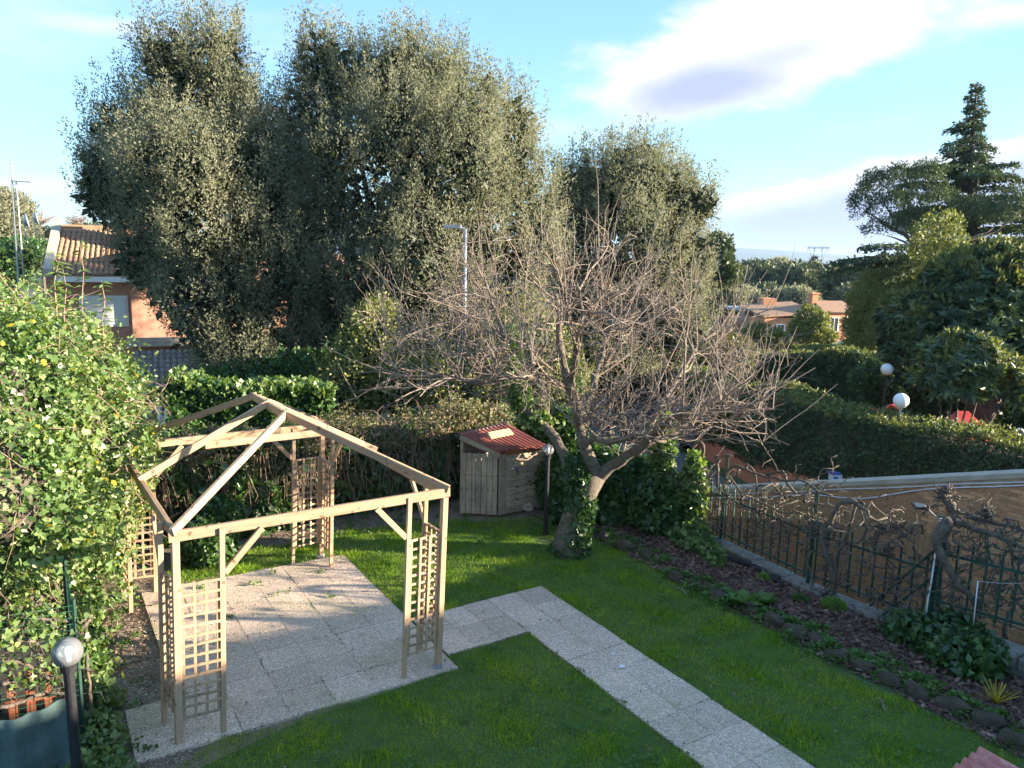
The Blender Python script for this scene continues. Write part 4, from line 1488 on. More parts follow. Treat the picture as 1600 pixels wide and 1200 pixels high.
rail_run(S0, S1, 13)
beam('post', S1 - up * .3, S1 + up * 1.4, .05, .05, 'green_metal', fence)
rail_run(S1, P(9.8, -7, .5), 12)
# wire mesh
def netting(a, b_, z0, z1, parent, cell=.075, wire=.0024, mat='green_wire', name='wire_mesh'):
    mb = MB()
    L = (b_ - a).length
    nn_ = int(L / cell)
    for k in range(nn_ + 1):
        q = a.lerp(b_, k / nn_)
        mb.tube([q + up * z0, q + up * (z0 + (z1 - z0) * .5) + Vector((random.gauss(0, .004), random.gauss(0, .004), 0)), q + up * z1], wire, 3, cap=False)
    nz = int((z1 - z0) / cell)
    for k in range(nz + 1):
        z = z0 + (z1 - z0) * k / nz
        pts = [a.lerp(b_, i / 10) + up * (z + random.gauss(0, .004)) for i in range(11)]
        mb.tube(pts, wire, 3, cap=False)
    o = mb.build(name, mat, parent)
    o['kind'] = 'stuff'
off_ = P(0, 0) - P(.03, 0)
for i in range(1, 4):
    netting(fpt(i, 0) + off_, fpt(i + 1, 0) + off_, .1, 1.5, fence)
netting(S0 + off_, S1 + off_, 0, 1.35, fence)
# braces of the corner post
beam('brace', fpt(4, 1.15), P(9.05, -1.75, .1), .035, .035, 'green_metal', fence)
beam('brace', fpt(4, .75), P(9.0, -1.95, .02), .035, .035, 'green_metal', fence)
# white conduits
q = fpt(4, 0)
mb = MB(); mb.tube([q + Vector((-.07, -.05, .0)), q + Vector((-.06, -.05, .5)), q + Vector((-.045, -.05, .7)), q + Vector((-.02, -.05, 1.6))], .013, 6)
tag(mb.build('white_conduit', 'white_plastic', smooth=True), 'white plastic conduit running up the dark corner post of the fence', 'pipe')
q = at(1520, 985, 9.3); q2 = at(1528, 908, 9.3)
mb = MB(); mb.tube([q, q2], .007, 6); mb.tube([q2, at(1560, 911, 9.2), at(1598, 912, 9.1)], .0025, 5)
tag(mb.build('white_stake', 'white_plastic', smooth=True), 'thin white stake with a wire among the railing right of the gnarled vine', 'stake')
# solar lamp on the post
q = fpt(4, 1.55)
t = root('solar_lamp', q, 'small black solar lamp on an arm at the top of the corner post', 'solar lamp')
e_ = at(1438, 791, q.y + .05)
mb = MB(); mb.tube([q + Vector((0, -.03, .0)), e_ + Vector((.05, 0, .01))], .008, 5); mb.build('arm', 'galvanised', t)
Ms = Matrix.Translation(e_) @ Matrix.Rotation(rad(18), 4, 'X') @ Matrix.Rotation(rad(8), 4, 'Y')
mb = MB(); mb.box((-.10, -.06, -.012), (.08, .06, .012), Ms); mb.build('lamp_head', 'black_metal', t)
mb = MB(); mb.box((-.08, -.045, .013), (.06, .045, .016), Ms); mb.build('solar_panel', 'window_glass', t)

# kerb under the fence
kb = root('stone_kerb', P(8.8, 1), 'mossy concrete kerb along the foot of the railing', 'kerb')
v0 = 3.4
ks = []
while v0 > -2.9:
    L = random.uniform(.5, .72)
    ks.append((v0 - L, v0)); v0 -= L + .012
for (a, b_) in ks:
    um = np.interp((a + b_) / 2, [-2.6, -.7, 1.3, 3.5], [8.9, 8.82, 9.02, 8.95])
    mb = MB(); mb.box((um - .02, a, -.05), (um + .27, b_, .055 + random.uniform(-.008, .012)))
    mb.build('kerb_stone', 'concrete', kb, GM)
v0 = -2.92
while v0 > -6:
    L = random.uniform(.6, .8)
    mb = MB(); mb.box((9.0 + (-2.9 - v0) * .12, v0 - L, -.05), (9.42 + (-2.9 - v0) * .12, v0, .22 + random.uniform(-.03, .02)))
    mb.build('kerb_stone', 'concrete', kb, GM)
    v0 -= L + .015

# black irrigation hose on the bed
mb = MB()
mb.tube([gd(1060, 832, .05), gd(1085, 842, .05), gd(1110, 860, .06), gd(1140, 872, .06), gd(1180, 885, .05), gd(1225, 915, .05)], [.045, .05, .05, .05, .04, .02], 8)
tag(mb.build('drain_pipe', 'rubber', smooth=True), 'black corrugated pipe lying at the far end of the mulch bed', 'pipe')

# ================================================================ EDGING STONES
spx = [(943, 842, 1.0), (978, 858, 1.15), (1010, 872, 1.0), (1055, 905, .9), (1085, 918, .6), (1122, 935, 1.0), (1172, 957, 1.0), (1208, 973, 1.1), (1240, 992, 1.15), (1275, 1005, .9), (1308, 1030, .95), (1346, 1045, .8), (1388, 1066, .9), (1432, 1085, .95), (1486, 1108, 1.1), (1543, 1132, 1.15), (1590, 1165, 1.1)]
ordn = ['first', 'second', 'third', 'fourth', 'fifth', 'sixth', 'seventh', 'eighth', 'ninth', 'tenth', 'eleventh', 'twelfth', 'thirteenth', 'fourteenth', 'fifteenth', 'sixteenth', 'seventeenth']
for i, (px, py, s) in enumerate(spx):
    c = gd(px, py)
    o = rock('edging_stone', c + up * .035, .122 * s, 'tufa', None, random.uniform(1.15, 1.5), random.uniform(.8, 1.0), random.uniform(.75, .95), rad(-60) + random.gauss(0, .35), 40 + i)
    tag(o, 'dark rough edging stone of the mulch bed, %s from the ivy clad trunk' % ordn[i], 'stone', 'stones edging the mulch bed')

# ================================================================ MULCH, GRASS, WEEDS
n = 17000
u = rng.uniform(7.3, 9.0, n); v = rng.uniform(-6.5, 4.0, n)
k = (u > 7.40 + .12 * rng.normal(size=n) * .5)
u, v = u[k], v[k]
Pm = np.array([[math.cos(GA), -math.sin(GA)], [math.sin(GA), math.cos(GA)]])
def uvw(u, v, z):
    xy = Pm @ np.stack([u, v]) + np.array([[-3.34], [7.16]])
    return np.stack([xy[0], xy[1], np.broadcast_to(z, xy[0].shape)], 1)
C = uvw(u, v, rng.uniform(-.005, .035, len(u)))
T = rng.normal(size=C.shape) * np.array([1, 1, .3])
o = link('bark_mulch', leafmesh('bark_mulch', C, T, rng.uniform(.03, .10, len(C)), 'mulch_chips', 'chip', (0, 0, 1), .8))
tag(o, 'dark purple brown bark chips spread over the planting bed', 'mulch', kind='stuff')


def lawn_mask(u, v):
    w = .05 * np.sin(u * 7.1 + 1.3 * np.sin(v * 5)) + .04 * np.sin(v * 9.7 + u * 3)
    back = np.interp(u, [-1, .6, 2.0, 4.2, 6.0, 7.0, 7.7], [4.5, 4.9, 4.95, 5.1, 4.55, 4.1, 3.0]) + w
    edge = np.interp(v, [-9, -4.3, -2.5, 0, 3.1, 4], [7.42, 7.38, 7.2, 7.42, 7.60, 7.1]) + w
    m_ = (u < edge) & (v < back)
    e_ = np.abs(rng.normal(0, .022, np.shape(u)))
    m_ &= ~(in_path(u - e_, v - e_) & in_path(u + e_, v + e_))
    for bx, by, br in ((1.15, -.98, .10), (1.75, -1.05, .08), (1.45, -.35, .05), (5.9, 3.9, .16), (6.5, 2.9, .22)):
        m_ &= (np.hypot(u - bx, v - by) > br * rng.uniform(.5, 1.3, np.shape(u)))
    front = (v < -.16 + .04 * np.sin(u * 5) - .25 * np.clip((.4 - u) / .6, 0, 1)) & (u > -.30 + w * 2 - .15 * (v + 1))
    behind = (v > 4.0 + w * .6) & (u > .35 + w * 3)
    right = (u > 3.16 + w * .3)
    return m_ & (front | behind | right)


def grass(n, size, lo, hi, name, shape='blade', mat='grass_blades'):
    u = rng.uniform(-1, 7.8, n); v = rng.uniform(lo, hi, n)
    k = lawn_mask(u, v)
    u, v = u[k], v[k]
    # keep only what the garden shows: in front of the view point and thinner far away
    C = uvw(u, v, -.018)
    k = (C[:, 1] > 5.6) & (np.abs(C[:, 0]) < C[:, 1] * .72 + 1)
    C = C[k]
    cl = .6 + .55 * np.clip(np.sin(C[:, 0] * 3.1 + 2 * np.sin(C[:, 1] * 2.3)) * np.sin(C[:, 1] * 2.7 + C[:, 0]), -1, 1) ** 2
    T = rng.normal(size=C.shape) * .45 + np.array([.0, 0, 1.0])
    S = size * rng.uniform(.6, 1.4, len(C)) * cl * np.where(rng.uniform(size=len(C)) < .06, 1.9, 1.0)
    return leafmesh(name, C, T, S, mat, shape)


me = grass(470000, .055, -4.6, 5.3, 'grass')
o = link('grass', me)
tag(o, 'short green grass blades of the lawn', 'grass', kind='stuff')

# clover and broad leaved weeds through the lawn
cc_ = []
for _ in range(420):
    uu, vv = random.uniform(3.2, 7.4), random.uniform(-4.2, 4.6)
    if lawn_mask(np.array([uu]), np.array([vv]))[0]:
        cc_.append((uu, vv))
for _ in range(90):
    uu, vv = random.uniform(-.2, 4.3), random.uniform(-3, -.2)
    cc_.append((uu, vv))
C, T = [], []
for uu, vv in cc_:
    k = random.randint(5, 22)
    rr = random.uniform(.03, .12)
    a = rng.uniform(0, 6.28, k); q = rng.uniform(0, rr, k)
    base = uvw(uu + q * np.cos(a), vv + q * np.sin(a), rng.uniform(.005, .035, k))
    C.append(base); T.append(np.stack([np.cos(a), np.sin(a), rng.uniform(.1, .6, k)], 1))
o = link('clover', leafmesh('clover', np.concatenate(C), np.concatenate(T), rng.uniform(.018, .045, sum(map(len, C))), 'weed_leaves', 'oval', (0, 0, 1), .5))
tag(o, 'small clover and weed patches scattered in the lawn', 'clover', kind='stuff')
# weeds along the edging stones
C, T = [], []
for px, py, s in spx:
    c = UV(gd(px, py))
    for _ in range(6):
        uu, vv = c.x + random.gauss(.12, .14), c.y + random.gauss(0, .16)
        k = 90
        a = rng.uniform(0, 6.28, k); q = np.abs(rng.normal(0, .10, k))
        C.append(uvw(uu + q * np.cos(a), vv + q * np.sin(a), np.clip(.10 - q * .5, 0, .12) * rng.uniform(.1, 1, k)))
        T.append(np.stack([np.cos(a), np.sin(a), rng.uniform(0, .9, k)], 1))
o = link('ground_cover', leafmesh('ground_cover', np.concatenate(C), np.concatenate(T), rng.uniform(.02, .065, sum(map(len, C))), 'weed_leaves', 'oval', (0, 0, 1), .8))
tag(o, 'low green weeds filling the gaps between the edging stones', 'ground cover', kind='stuff')


def tuft(name, c, r, h, n, leaf, mat, shape, label, cat, group=None, flat=.5, up_=.6):
    a = rng.uniform(0, 6.28, n); q = np.sqrt(rng.uniform(0, 1, n)) * r
    z = h * (1 - (q / r) ** 2) * rng.uniform(.2, 1, n)
    C = np.stack([c[0] + q * np.cos(a), c[1] + q * np.sin(a), c[2] + z], 1)
    T = np.stack([np.cos(a), np.sin(a), rng.uniform(up_ - .4, up_ + .4, n)], 1) + rng.normal(size=(n, 3)) * .3
    o = link(name, leafmesh(name, C, T, leaf * rng.uniform(.6, 1.3, n), mat, shape, (0, 0, 1), 1.0))
    return tag(o, label, cat, group)


def rosette(name, c, n, L, mat, shape, label, cat, lift=.6, jit=.1):
    a = np.arange(n) * 2.4 + rng.normal(size=n) * .1
    C = np.tile(np.array([c[0], c[1], c[2]]), (n, 1)) + rng.normal(size=(n, 3)) * .01
    T = np.stack([np.cos(a), np.sin(a), lift + rng.uniform(-jit, jit * 4, n)], 1)
    o = link(name, leafmesh(name, C, T, L * rng.uniform(.6, 1.15, n), mat, shape, (0, 0, 1), .25))
    return tag(o, label, cat)


for i, (px, py, rr) in enumerate(((1160, 948, .30), (1195, 945, .24), (1140, 935, .2))):
    rosette('thistle_plant', gd(px, py) + up * .03, 22, rr, 'weed_leaves', 'oval', ['large pale jagged leaved weed sprawling between the edging stones', 'second pale weed rosette on the mulch side of the large one', 'smaller weed rosette nearer the tree than the large pale one'][i], 'plant', .35)
tuft('green_cushion_plant', gd(1303, 950) + up * .02, .17, .15, 900, .045, 'moss_green', 'long', 'bright green rounded cushion plant on the kerb of the bed', 'plant')
tuft('green_cushion_plant', gd(1193, 905) + up * .02, .10, .09, 350, .04, 'moss_green', 'long', 'small green tuft on the kerb left of the bright cushion plant', 'plant')
tuft('green_cushion_plant', gd(1250, 940) + up * .02, .08, .12, 200, .06, 'weed_leaves', 'long', 'thin leafy tuft at the foot of the second fence post', 'plant')
rosette('spiky_plant', gd(1556, 1100) + up * .02, 26, .30, 'yellow_leaves', 'needle', 'yellow striped spiky plant at the near end of the bed', 'plant', .8, .3)

# ================================================================ HEDGES AND CLIMBERS
def hedge(name, pts, th, zb, zt, n, leaf, mat, label, cat, shape='oval', side=1, bulge=.12, topmat=None, core='dark_bark', kind=None, topn=0, droop=-.2, parts=True, corein=.28):
    """foliage over a long clipped body; pts the foot of its face, side the way its thickness goes"""
    pts = [Vector((a, b_, 0)) for a, b_ in pts]
    n0 = len(pts)
    zb = list(zb) if hasattr(zb, '__len__') else [zb] * n0
    zt = list(zt) if hasattr(zt, '__len__') else [zt] * n0
    seg = [(pts[i + 1] - pts[i]).length for i in range(n0 - 1)]
    cum = np.concatenate([[0], np.cumsum(seg)])
    L = cum[-1]
    PX = np.array([[p.x, p.y] for p in pts])
    def frame(s):
        x = np.interp(s, cum, PX[:, 0]); y = np.interp(s, cum, PX[:, 1])
        e = .3
        tx = np.interp(np.minimum(s + e, L), cum, PX[:, 0]) - np.interp(np.maximum(s - e, 0), cum, PX[:, 0])
        ty = np.interp(np.minimum(s + e, L), cum, PX[:, 1]) - np.interp(np.maximum(s - e, 0), cum, PX[:, 1])
        l = np.hypot(tx, ty)
        return x, y, side * ty / l, -side * tx / l
    root_ = root(name, (pts[0].x, pts[0].y, zb[0]), label, cat)
    hm = np.mean(np.array(zt) - np.array(zb))
    wts = np.array([hm, th, hm * .22]); wts = wts / wts.sum()
    which = rng.choice(3, size=n, p=wts)
    s = rng.uniform(0, L, n); q = rng.uniform(0, 1, n)
    x, y, nx, ny = frame(s)
    b0_ = np.interp(s, cum, zb); t0_ = np.interp(s, cum, zt)
    wob = bulge * (np.sin(s * 2.3 + q * 4) * .5 + np.sin(s * 5.7 + q * 9 + 1) * .3 + np.sin(s * 1.1 + 2) * .5)
    dep = np.where(which == 0, -wob - np.abs(rng.normal(0, .06, n)) + .06, np.where(which == 1, q * th, th + wob))
    z = np.where(which == 1, t0_ + wob + rng.normal(0, .05, n) - .25 * np.abs(q - .5) ** 2, b0_ + (t0_ - b0_) * q)
    C = np.stack([x + nx * dep, y + ny * dep, z], 1)
    on = np.stack([np.where(which == 0, -nx, np.where(which == 2, nx, 0)), np.where(which == 0, -ny, np.where(which == 2, ny, 0)), np.where(which == 1, 1.0, .15)], 1)
    T = rng.normal(size=(n, 3)) * .6 + np.array([0, 0, droop]) + on * .35
    o = link('foliage', leafmesh('foliage', C, T, leaf * rng.uniform(.6, 1.35, n), mat, shape, on, .8), root_)
    o['kind'] = 'stuff'
    if topn:
        s = rng.uniform(0, L, topn); x, y, nx, ny = frame(s); t0_ = np.interp(s, cum, zt)
        q = rng.uniform(-.1, 1, topn)
        wob = bulge * (np.sin(s * 2.3 + 2) * .5 + np.sin(s * 1.1 + 2) * .5)
        C = np.stack([x + nx * q * th, y + ny * q * th, t0_ + wob - .04], 1)
        C2, T2 = shoots(C, np.zeros_like(C) + rng.normal(size=C.shape) * .4, .22, 9, .03, .5, .8, .3)
        o = link('new_growth', leafmesh('new_growth', C2, T2, leaf * .9 * rng.uniform(.6, 1.2, len(C2)), topmat or mat, shape), root_)
        o['kind'] = 'stuff'
    ci = corein
    cp = []
    mbc = MB(); vs, fs = [], []
    ss = np.linspace(.1, L - .1, max(6, int(L / .6)))
    x, y, nx, ny = frame(ss); bb = np.interp(ss, cum, zb); tt = np.interp(ss, cum, zt)
    for i in range(len(ss)):
        for dd, zz in ((ci * .6, bb[i] - .3), (ci * .6, tt[i] - ci), (th - ci * .6, tt[i] - ci), (th - ci * .6, bb[i] - .3)):
            vs.append((x[i] + nx[i] * dd + random.gauss(0, .03), y[i] + ny[i] * dd + random.gauss(0, .03), zz + random.gauss(0, .04)))
    for i in range(len(ss) - 1):
        for j in range(4):
            j2 = (j + 1) % 4
            fs.append((i * 4 + j, i * 4 + j2, (i + 1) * 4 + j2, (i + 1) * 4 + j))
    fs += [(0, 3, 2, 1), tuple((len(ss) - 1) * 4 + j for j in range(4))]
    mbc.add(vs, fs)
    mbc.build('opaque_core', core, root_)  # solid dark core added inside the foliage to block light
    return root_


hedge('clipped_hedge', HPTS, 1.5, -1.25, [.2, .45, .70, .82, 1.1, .62, .3], 90000, .10, 'dark_hedge_leaves', 'long dark clipped hedge on the orange wall beyond the ramp', 'hedge', shape='rhomb', topn=4200, topmat='olive_leaves')
a, b_, c = at(1150, 600, 42), at(1300, 610, 38), at(1480, 640, 34)
hedge('far_hedge', [(a.x, a.y), (b_.x, b_.y), (c.x, c.y)], 2.0, -2.4, [at(1150, 556, 42).z, at(1290, 556, 38).z, at(1480, 560, 34).z], 30000, .16, 'dark_hedge_leaves', 'second dark hedge behind the globe lamps', 'hedge', shape='rhomb', side=-1, bulge=.2, topn=900, topmat='olive_leaves')
a, b_ = at(1215, 565, 56), at(1400, 566, 52)
hedge('sunlit_hedge', [(a.x, a.y), (b_.x, b_.y)], 3.0, -3.2, [at(1215, 548, 56).z, at(1400, 541, 52).z], 16000, .23, 'olive_leaves', 'yellow green sunlit hedge below the orange house', 'hedge', shape='rhomb', side=-1, bulge=.35)

# back hedge: dry bramble stalks over dark ivy
bp0 = [(-3.5, 6.1), (0, 5.9), (2.2, 5.75), (4.2, 5.75), (5.9, 5.7), (8.0, 6.2), (8.8, 5.2)]
bpw = [tuple(P(a, b_)[:2]) for a, b_ in bp0]
bh_ = hedge('ivy_hedge', bpw, 1.3, -.05, [1.45, 1.45, 1.40, 1.45, 1.5, 1.35, 1.1], 21000, .115, 'ivy_leaves', 'tangled dark ivy hedge along the back of the garden', 'hedge', shape='ivy', side=-1, bulge=.2, corein=.3, topn=900, topmat='bramble_leaves')
# brambles on it
br = root('bramble_thicket', P(4.5, 6.2), 'dry brown bramble thicket growing over the top of the back hedge', 'bramble')
mb = MB()
for _ in range(1300):
    uu = random.uniform(-1.5, 7.2); vv = np.interp(uu, [-3.5, 2, 6, 8], [6.0, 5.7, 5.65, 6.0]) + random.uniform(-.06, .9)
    z0_ = random.uniform(.5, 1.4)
    p = P(uu, vv, z0_)
    hgt = random.uniform(.3, .75) + (.15 if uu > 4 else 0)
    d_ = Vector((random.gauss(0, .35), random.gauss(-.1, .3), 1)).normalized()
    pts = [p]
    for k in range(4):
        d_ = (d_ + Vector((random.gauss(0, .25), random.gauss(-.06, .25), -.2 * k))).normalized()
        pts.append(pts[-1] + d_ * hgt * .3)
    mb.tube(pts, [.006, .005, .004, .003, .002], 3, cap=False)
for _ in range(260):                                     # hanging dead stalks on the face
    uu = random.uniform(-.5, 6.0); vv = np.interp(uu, [-3.5, 2, 6, 8], [6.0, 5.7, 5.65, 6.0]) - random.uniform(.02, .2)
    p = P(uu, vv, random.uniform(.9, 1.65)); L = random.uniform(.4, 1.1)
    mb.tube([p, p + Vector((random.gauss(0, .05), random.gauss(0, .05), -L * .5)), p + Vector((random.gauss(0, .1), random.gauss(0, .08), -L))], .005, 3, cap=False)
mb.build('dry_stalks', 'dry_stalk', br)['kind'] = 'stuff'
n = 19000
uu = rng.uniform(-1.5, 7.6, n); vv = 5.75 + rng.uniform(-.2, 1.1, n)
zz = 1.22 + .5 * np.sin(np.clip((vv - 5.5) / 1.2, 0, 1) * 3.1) * rng.uniform(0, 1, n) ** .7 * (1 + .3 * np.sin(uu * 5.3 + vv * 4) + .25 * np.sin(uu * 11 + 1)) + .12 * np.sin(uu * 2.2) + np.where(uu > 3.6, .10, 0) + np.abs(rng.normal(0, .08, n))
o = link('leaves', leafmesh('leaves', uvw(uu, vv, 0) * np.array([1, 1, 0]) + np.stack([zz * 0, zz * 0, zz], 1), rng.normal(size=(n, 3)), rng.uniform(.03, .085, n), 'bramble_leaves', 'rhomb'), br)
o['kind'] = 'stuff'
n = 3600
uu = rng.uniform(-1.5, 7.4, n); vv = 5.7 + rng.uniform(-.25, .8, n); zz = rng.uniform(.5, 1.75, n)
o = link('dead_leaves', leafmesh('dead_leaves', uvw(uu, vv, 0) * np.array([1, 1, 0]) + np.stack([zz * 0, zz * 0, zz], 1), rng.normal(size=(n, 3)), rng.uniform(.03, .07, n), 'dry_leaves', 'oval'), br)
o['kind'] = 'stuff'
# bright ivy mound behind at the left
a, b_ = at(262, 640, 16.4), at(520, 655, 17.3)
hedge('bright_ivy_hedge', [(a.x, a.y), (b_.x, b_.y)], 1.2, -.1, [at(262, 603, 16.6).z, at(520, 612, 17.5).z], 20000, .105, 'ivy_leaves', 'bright green sunlit ivy hedge behind the pergola roof', 'hedge', shape='ivy', side=-1, bulge=.16, topn=500, topmat='climber_leaves')


def ivy_mass(name, lobes, n, leaf, label, mat='ivy_leaves', shape='ivy', cat='ivy', core=True, zmin=-.9, tops=0, topmat=None, corer=.8, nrand=.7, parent=None, rough=.05):
    t = parent or root(name, lobes[0][0], label, cat)
    p, d = lobe_points(lobes, n, lo=.88, hi=1.05, zmin=zmin, inside=.84)
    wv = np.sin(p[:, 0] * 6.1 + 2 * np.sin(p[:, 2] * 4.3)) * np.sin(p[:, 2] * 7.3 + p[:, 1] * 3) + .6 * np.sin(p[:, 1] * 9.1 + p[:, 2] * 5)
    p += rng.normal(size=p.shape) * .04 + d * (wv * rough)[:, None]
    T = d * .5 + rng.normal(size=d.shape) * .55 + np.array([0, 0, -.45])
    o = link('foliage', leafmesh('foliage', p, T, leaf * rng.uniform(.55, 1.3, len(p)), mat, shape, d, nrand), t); o['kind'] = 'stuff'
    p, d = lobe_points(lobes, int(n * .45), lo=.72, hi=.9, zmin=-1, inside=.6)
    o = link('inner_foliage', leafmesh('inner_foliage', p, rng.normal(size=p.shape), leaf * 1.7, 'ivy_leaves', 'rhomb'), t); o['kind'] = 'stuff'
    if core:
        mb = MB()
        for c_, r_ in lobes:
            k = len(mb.v)
            mb.ball((0, 0, 0), 1, 12)
            mb.v[k:] = [(c_[0] + x * r_[0] * corer, c_[1] + y * r_[1] * corer, c_[2] + z * r_[2] * corer) for x, y, z in mb.v[k:]]
        mb.build('opaque_core', 'dark_bark', t)  # plain dark balls added within the leaves so no light shows through
    if tops:
        p, d = lobe_points(lobes, tops, lo=.98, hi=1.02, zmin=-.2, inside=.95)
        C2, T2 = shoots(p, d, .32, 9, .05, .8, .5, .5)
        o = link('young_shoots', leafmesh('young_shoots', C2, T2, leaf * .8 * rng.uniform(.5, 1.2, len(C2)), topmat or mat, 'oval'), t); o['kind'] = 'stuff'
    return t


# the tall climber on the left fence
clob = [((-6.35, 8.3, 3.0), (1.55, 1.3, 1.70)), ((-6.3, 9.9, 2.5), (1.42, 1.35, 1.7)), ((-5.4, 7.55, 2.45), (.85, .75, .95)), ((-5.7, 8.4, 2.0), (1.05, 1.0, 1.0)),
        ((-6.6, 7.1, 3.3), (1.3, .9, 1.2)), ((-7.3, 8.3, 3.3), (1.4, 1.2, 1.45)), ((-5.9, 9.6, 1.5), (.85, 1.3, 1.0)), ((-5.85, 8.9, .9), (.8, 1.2, .9)), ((-6.9, 10.4, 2.6), (1.5, 1.3, 1.6)), ((-5.5, 9.3, 2.6), (.72, .8, .9)), ((-7.5, 6.6, 2.4), (1.6, .8, 1.2))]
cl = ivy_mass('climber_wall', clob, 36000, .064, 'huge sunlit green climber smothering the left fence', mat='climber_leaves', cat='climber', tops=1500, topmat='climber_leaves', nrand=1.0, corer=.64, rough=.17)
p, d = lobe_points(clob, 15000, lo=.95, hi=1.08, zmin=-.8)
o = link('small_leaves', leafmesh('small_leaves', p, rng.normal(size=p.shape), .045, 'climber_leaves', 'oval', d, 1.2), cl); o['kind'] = 'stuff'
p, d = lobe_points(clob, 900, lo=.98, hi=1.07, zmin=-.8)
o = link('yellow_leaves', leafmesh('yellow_leaves', p, rng.normal(size=p.shape) + np.array([0, 0, -.4]), rng.uniform(.04, .09, len(p)), 'yellow_leaves', 'oval', d, .9), cl); o['kind'] = 'stuff'
p, d = lobe_points(clob, 280, lo=1.0, hi=1.08, zmin=-.7)
lm = [leafmesh('leaf', [(0, 0, 0)], [(1, 0, 0)], .115, 'climber_leaves', 'ivy', (0, 0, 1), .05), leafmesh('leaf', [(0, 0, 0)], [(1, 0, 0)], .10, 'climber_leaves', 'oval', (0, 0, 1), .05)]
for i in range(len(p)):
    dd = Vector(d[i]) + Vector(rng.normal(size=3)) * .4
    tt = Vector(rng.normal(size=3)) + Vector((0, 0, -1.0))
    link('leaf', lm[i % 2], cl, aim(Vector(p[i]), Vector(p[i]) + tt, up=dd if abs(dd.normalized().dot(tt.normalized())) < .95 else Vector((1, 0, 0))))
mb = MB()
for _ in range(560):                                          # bare tendrils over the leaves
    i = random.randrange(len(p)); q = Vector(p[i]) + Vector(d[i]) * .06
    dr = Vector((random.gauss(0, 1), random.gauss(0, 1), random.gauss(-.3, .8))).normalized()
    pts = [q]
    for k in range(5):
        dr = (dr + Vector((random.gauss(0, .35), random.gauss(0, .35), random.gauss(-.1, .3))) + Vector(d[i]) * .05).normalized()
        pts.append(pts[-1] + dr * .13)
    mb.tube(pts, [.005, .005, .004, .004, .003, .002], 3, cap=False)
mb.build('tendrils', 'dry_stalk', cl)['kind'] = 'stuff'
for (px, py, Y, hgt) in ((128, 470, 9.6, .75), (100, 490, 9.2, .6), (160, 500, 9.8, .5), (85, 440, 9, .35)):
    b0 = at(px, py, Y)
    pts = [b0 - up * .4, b0, b0 + up * hgt * .5 + Vector((.05, 0, 0)), b0 + up * hgt + Vector((.02, 0, 0))]
    mb = MB(); mb.tube(pts, [.01, .008, .006, .003], 4); s_ = mb.build('sprout', 'dry_stalk', cl)
    k = 46
    tz = rng.uniform(-.3, hgt, k); a = rng.uniform(0, 6.28, k)
    C = np.stack([b0.x + .03 * np.ones(k), b0.y * np.ones(k), b0.z + tz], 1)
    o = link('sprout_leaves', leafmesh('sprout_leaves', C, np.stack([np.cos(a), np.sin(a), -.1 * np.ones(k)], 1), .13, 'climber_leaves', 'long', (0, 0, 1), .4), s_); o['kind'] = 'stuff'
# trailing foliage along the foot of the left fence
lowl = [((*P(-.80, v_)[:2], .16), (.22, .42, .30)) for v_ in (-.6, .1, .8, 1.6, 2.4, 3.0)]
ivy_mass('trailing_ivy', lowl, 4200, .065, 'low green ivy trailing along the foot of the left fence', mat='climber_leaves', core=False, zmin=-.4)
# ivy bush behind the left corner of the pergola
c = gd(316, 888)
ivy_mass('ivy_bush', [((c.x, c.y + .25, .30), (.42, .35, .42)), ((c.x + .1, c.y + .5, .6), (.35, .3, .4))], 2600, .075, 'small dark ivy bush on the grass behind the pergola')
c = gd(400, 800)
# ivy round the tree and the fence corner
T0 = gd(890, 862)
kk = 5200
a = rng.uniform(0, 6.28, kk); zt = rng.uniform(0, 1.75, kk) ** 1.0
tx = T0.x + np.interp(zt, [0, .9, 1.75], [0, .22, .30]); r_ = np.interp(zt, [0, .15, .7, 1.3, 1.75], [.34, .26, .22, .20, .18]) + rng.normal(0, .02, kk)
C = np.stack([tx - np.interp(zt, [0, .7, 1.75], [0, .02, .2]) + r_ * np.cos(a), T0.y + r_ * np.sin(a), zt], 1)
ti = root('trunk_ivy', T0, 'ivy wrapped tightly round the trunk of the bare fruit tree', 'ivy')
o = link('foliage', leafmesh('foliage', C, np.stack([np.cos(a) * .5, np.sin(a) * .5, rng.normal(-.4, .6, kk)], 1), rng.uniform(.035, .08, kk), 'ivy_leaves', 'ivy', np.stack([np.cos(a), np.sin(a), a * 0], 1), .7), ti); o['kind'] = 'stuff'
ivy_mass('climbing_ivy', [(tuple(at(890, 730, 13.9)), (.30, .35, .75)), (tuple(at(880, 675, 14.0)), (.34, .3, .4)), (tuple(at(893, 790, 13.9)), (.3, .35, .6)), (tuple(at(845, 645, 14.4)), (.35, .3, .25))], 6500, .08, 'thick ivy climbing between the shed and the bare tree', core=True)
ivy_mass('ivy_mound', [((*P(8.45, 3.45)[:2], .40), (.70, .72, .78)), ((*P(8.75, 2.55)[:2], .38), (.50, .62, .70)), ((*P(8.1, 4.3)[:2], .45), (.8, .7, .8)), ((*P(8.7, 3.2)[:2], .75), (.4, .5, .45)), ((*P(8.7, 4.3)[:2], .7), (.5, .6, .55))], 15000, .105,
         'big dark ivy mound over the railing at the far end of the bed', tops=90)
lit = [((*P(9.1, 1.9)[:2], .75), (.16, .35, .75)), ((*P(8.85, 1.7)[:2], .12), (.35, .7, .16)), ((*P(8.95, 2.6)[:2], 1.6), (.2, .3, .5)), ((*P(8.6, .9)[:2], .05), (.2, .5, .1))]
ivy_mass('yellowish_ivy', lit, 4200, .085, 'light yellow green ivy hanging on the railing beside the dark ivy mound', mat='climber_leaves', core=False)
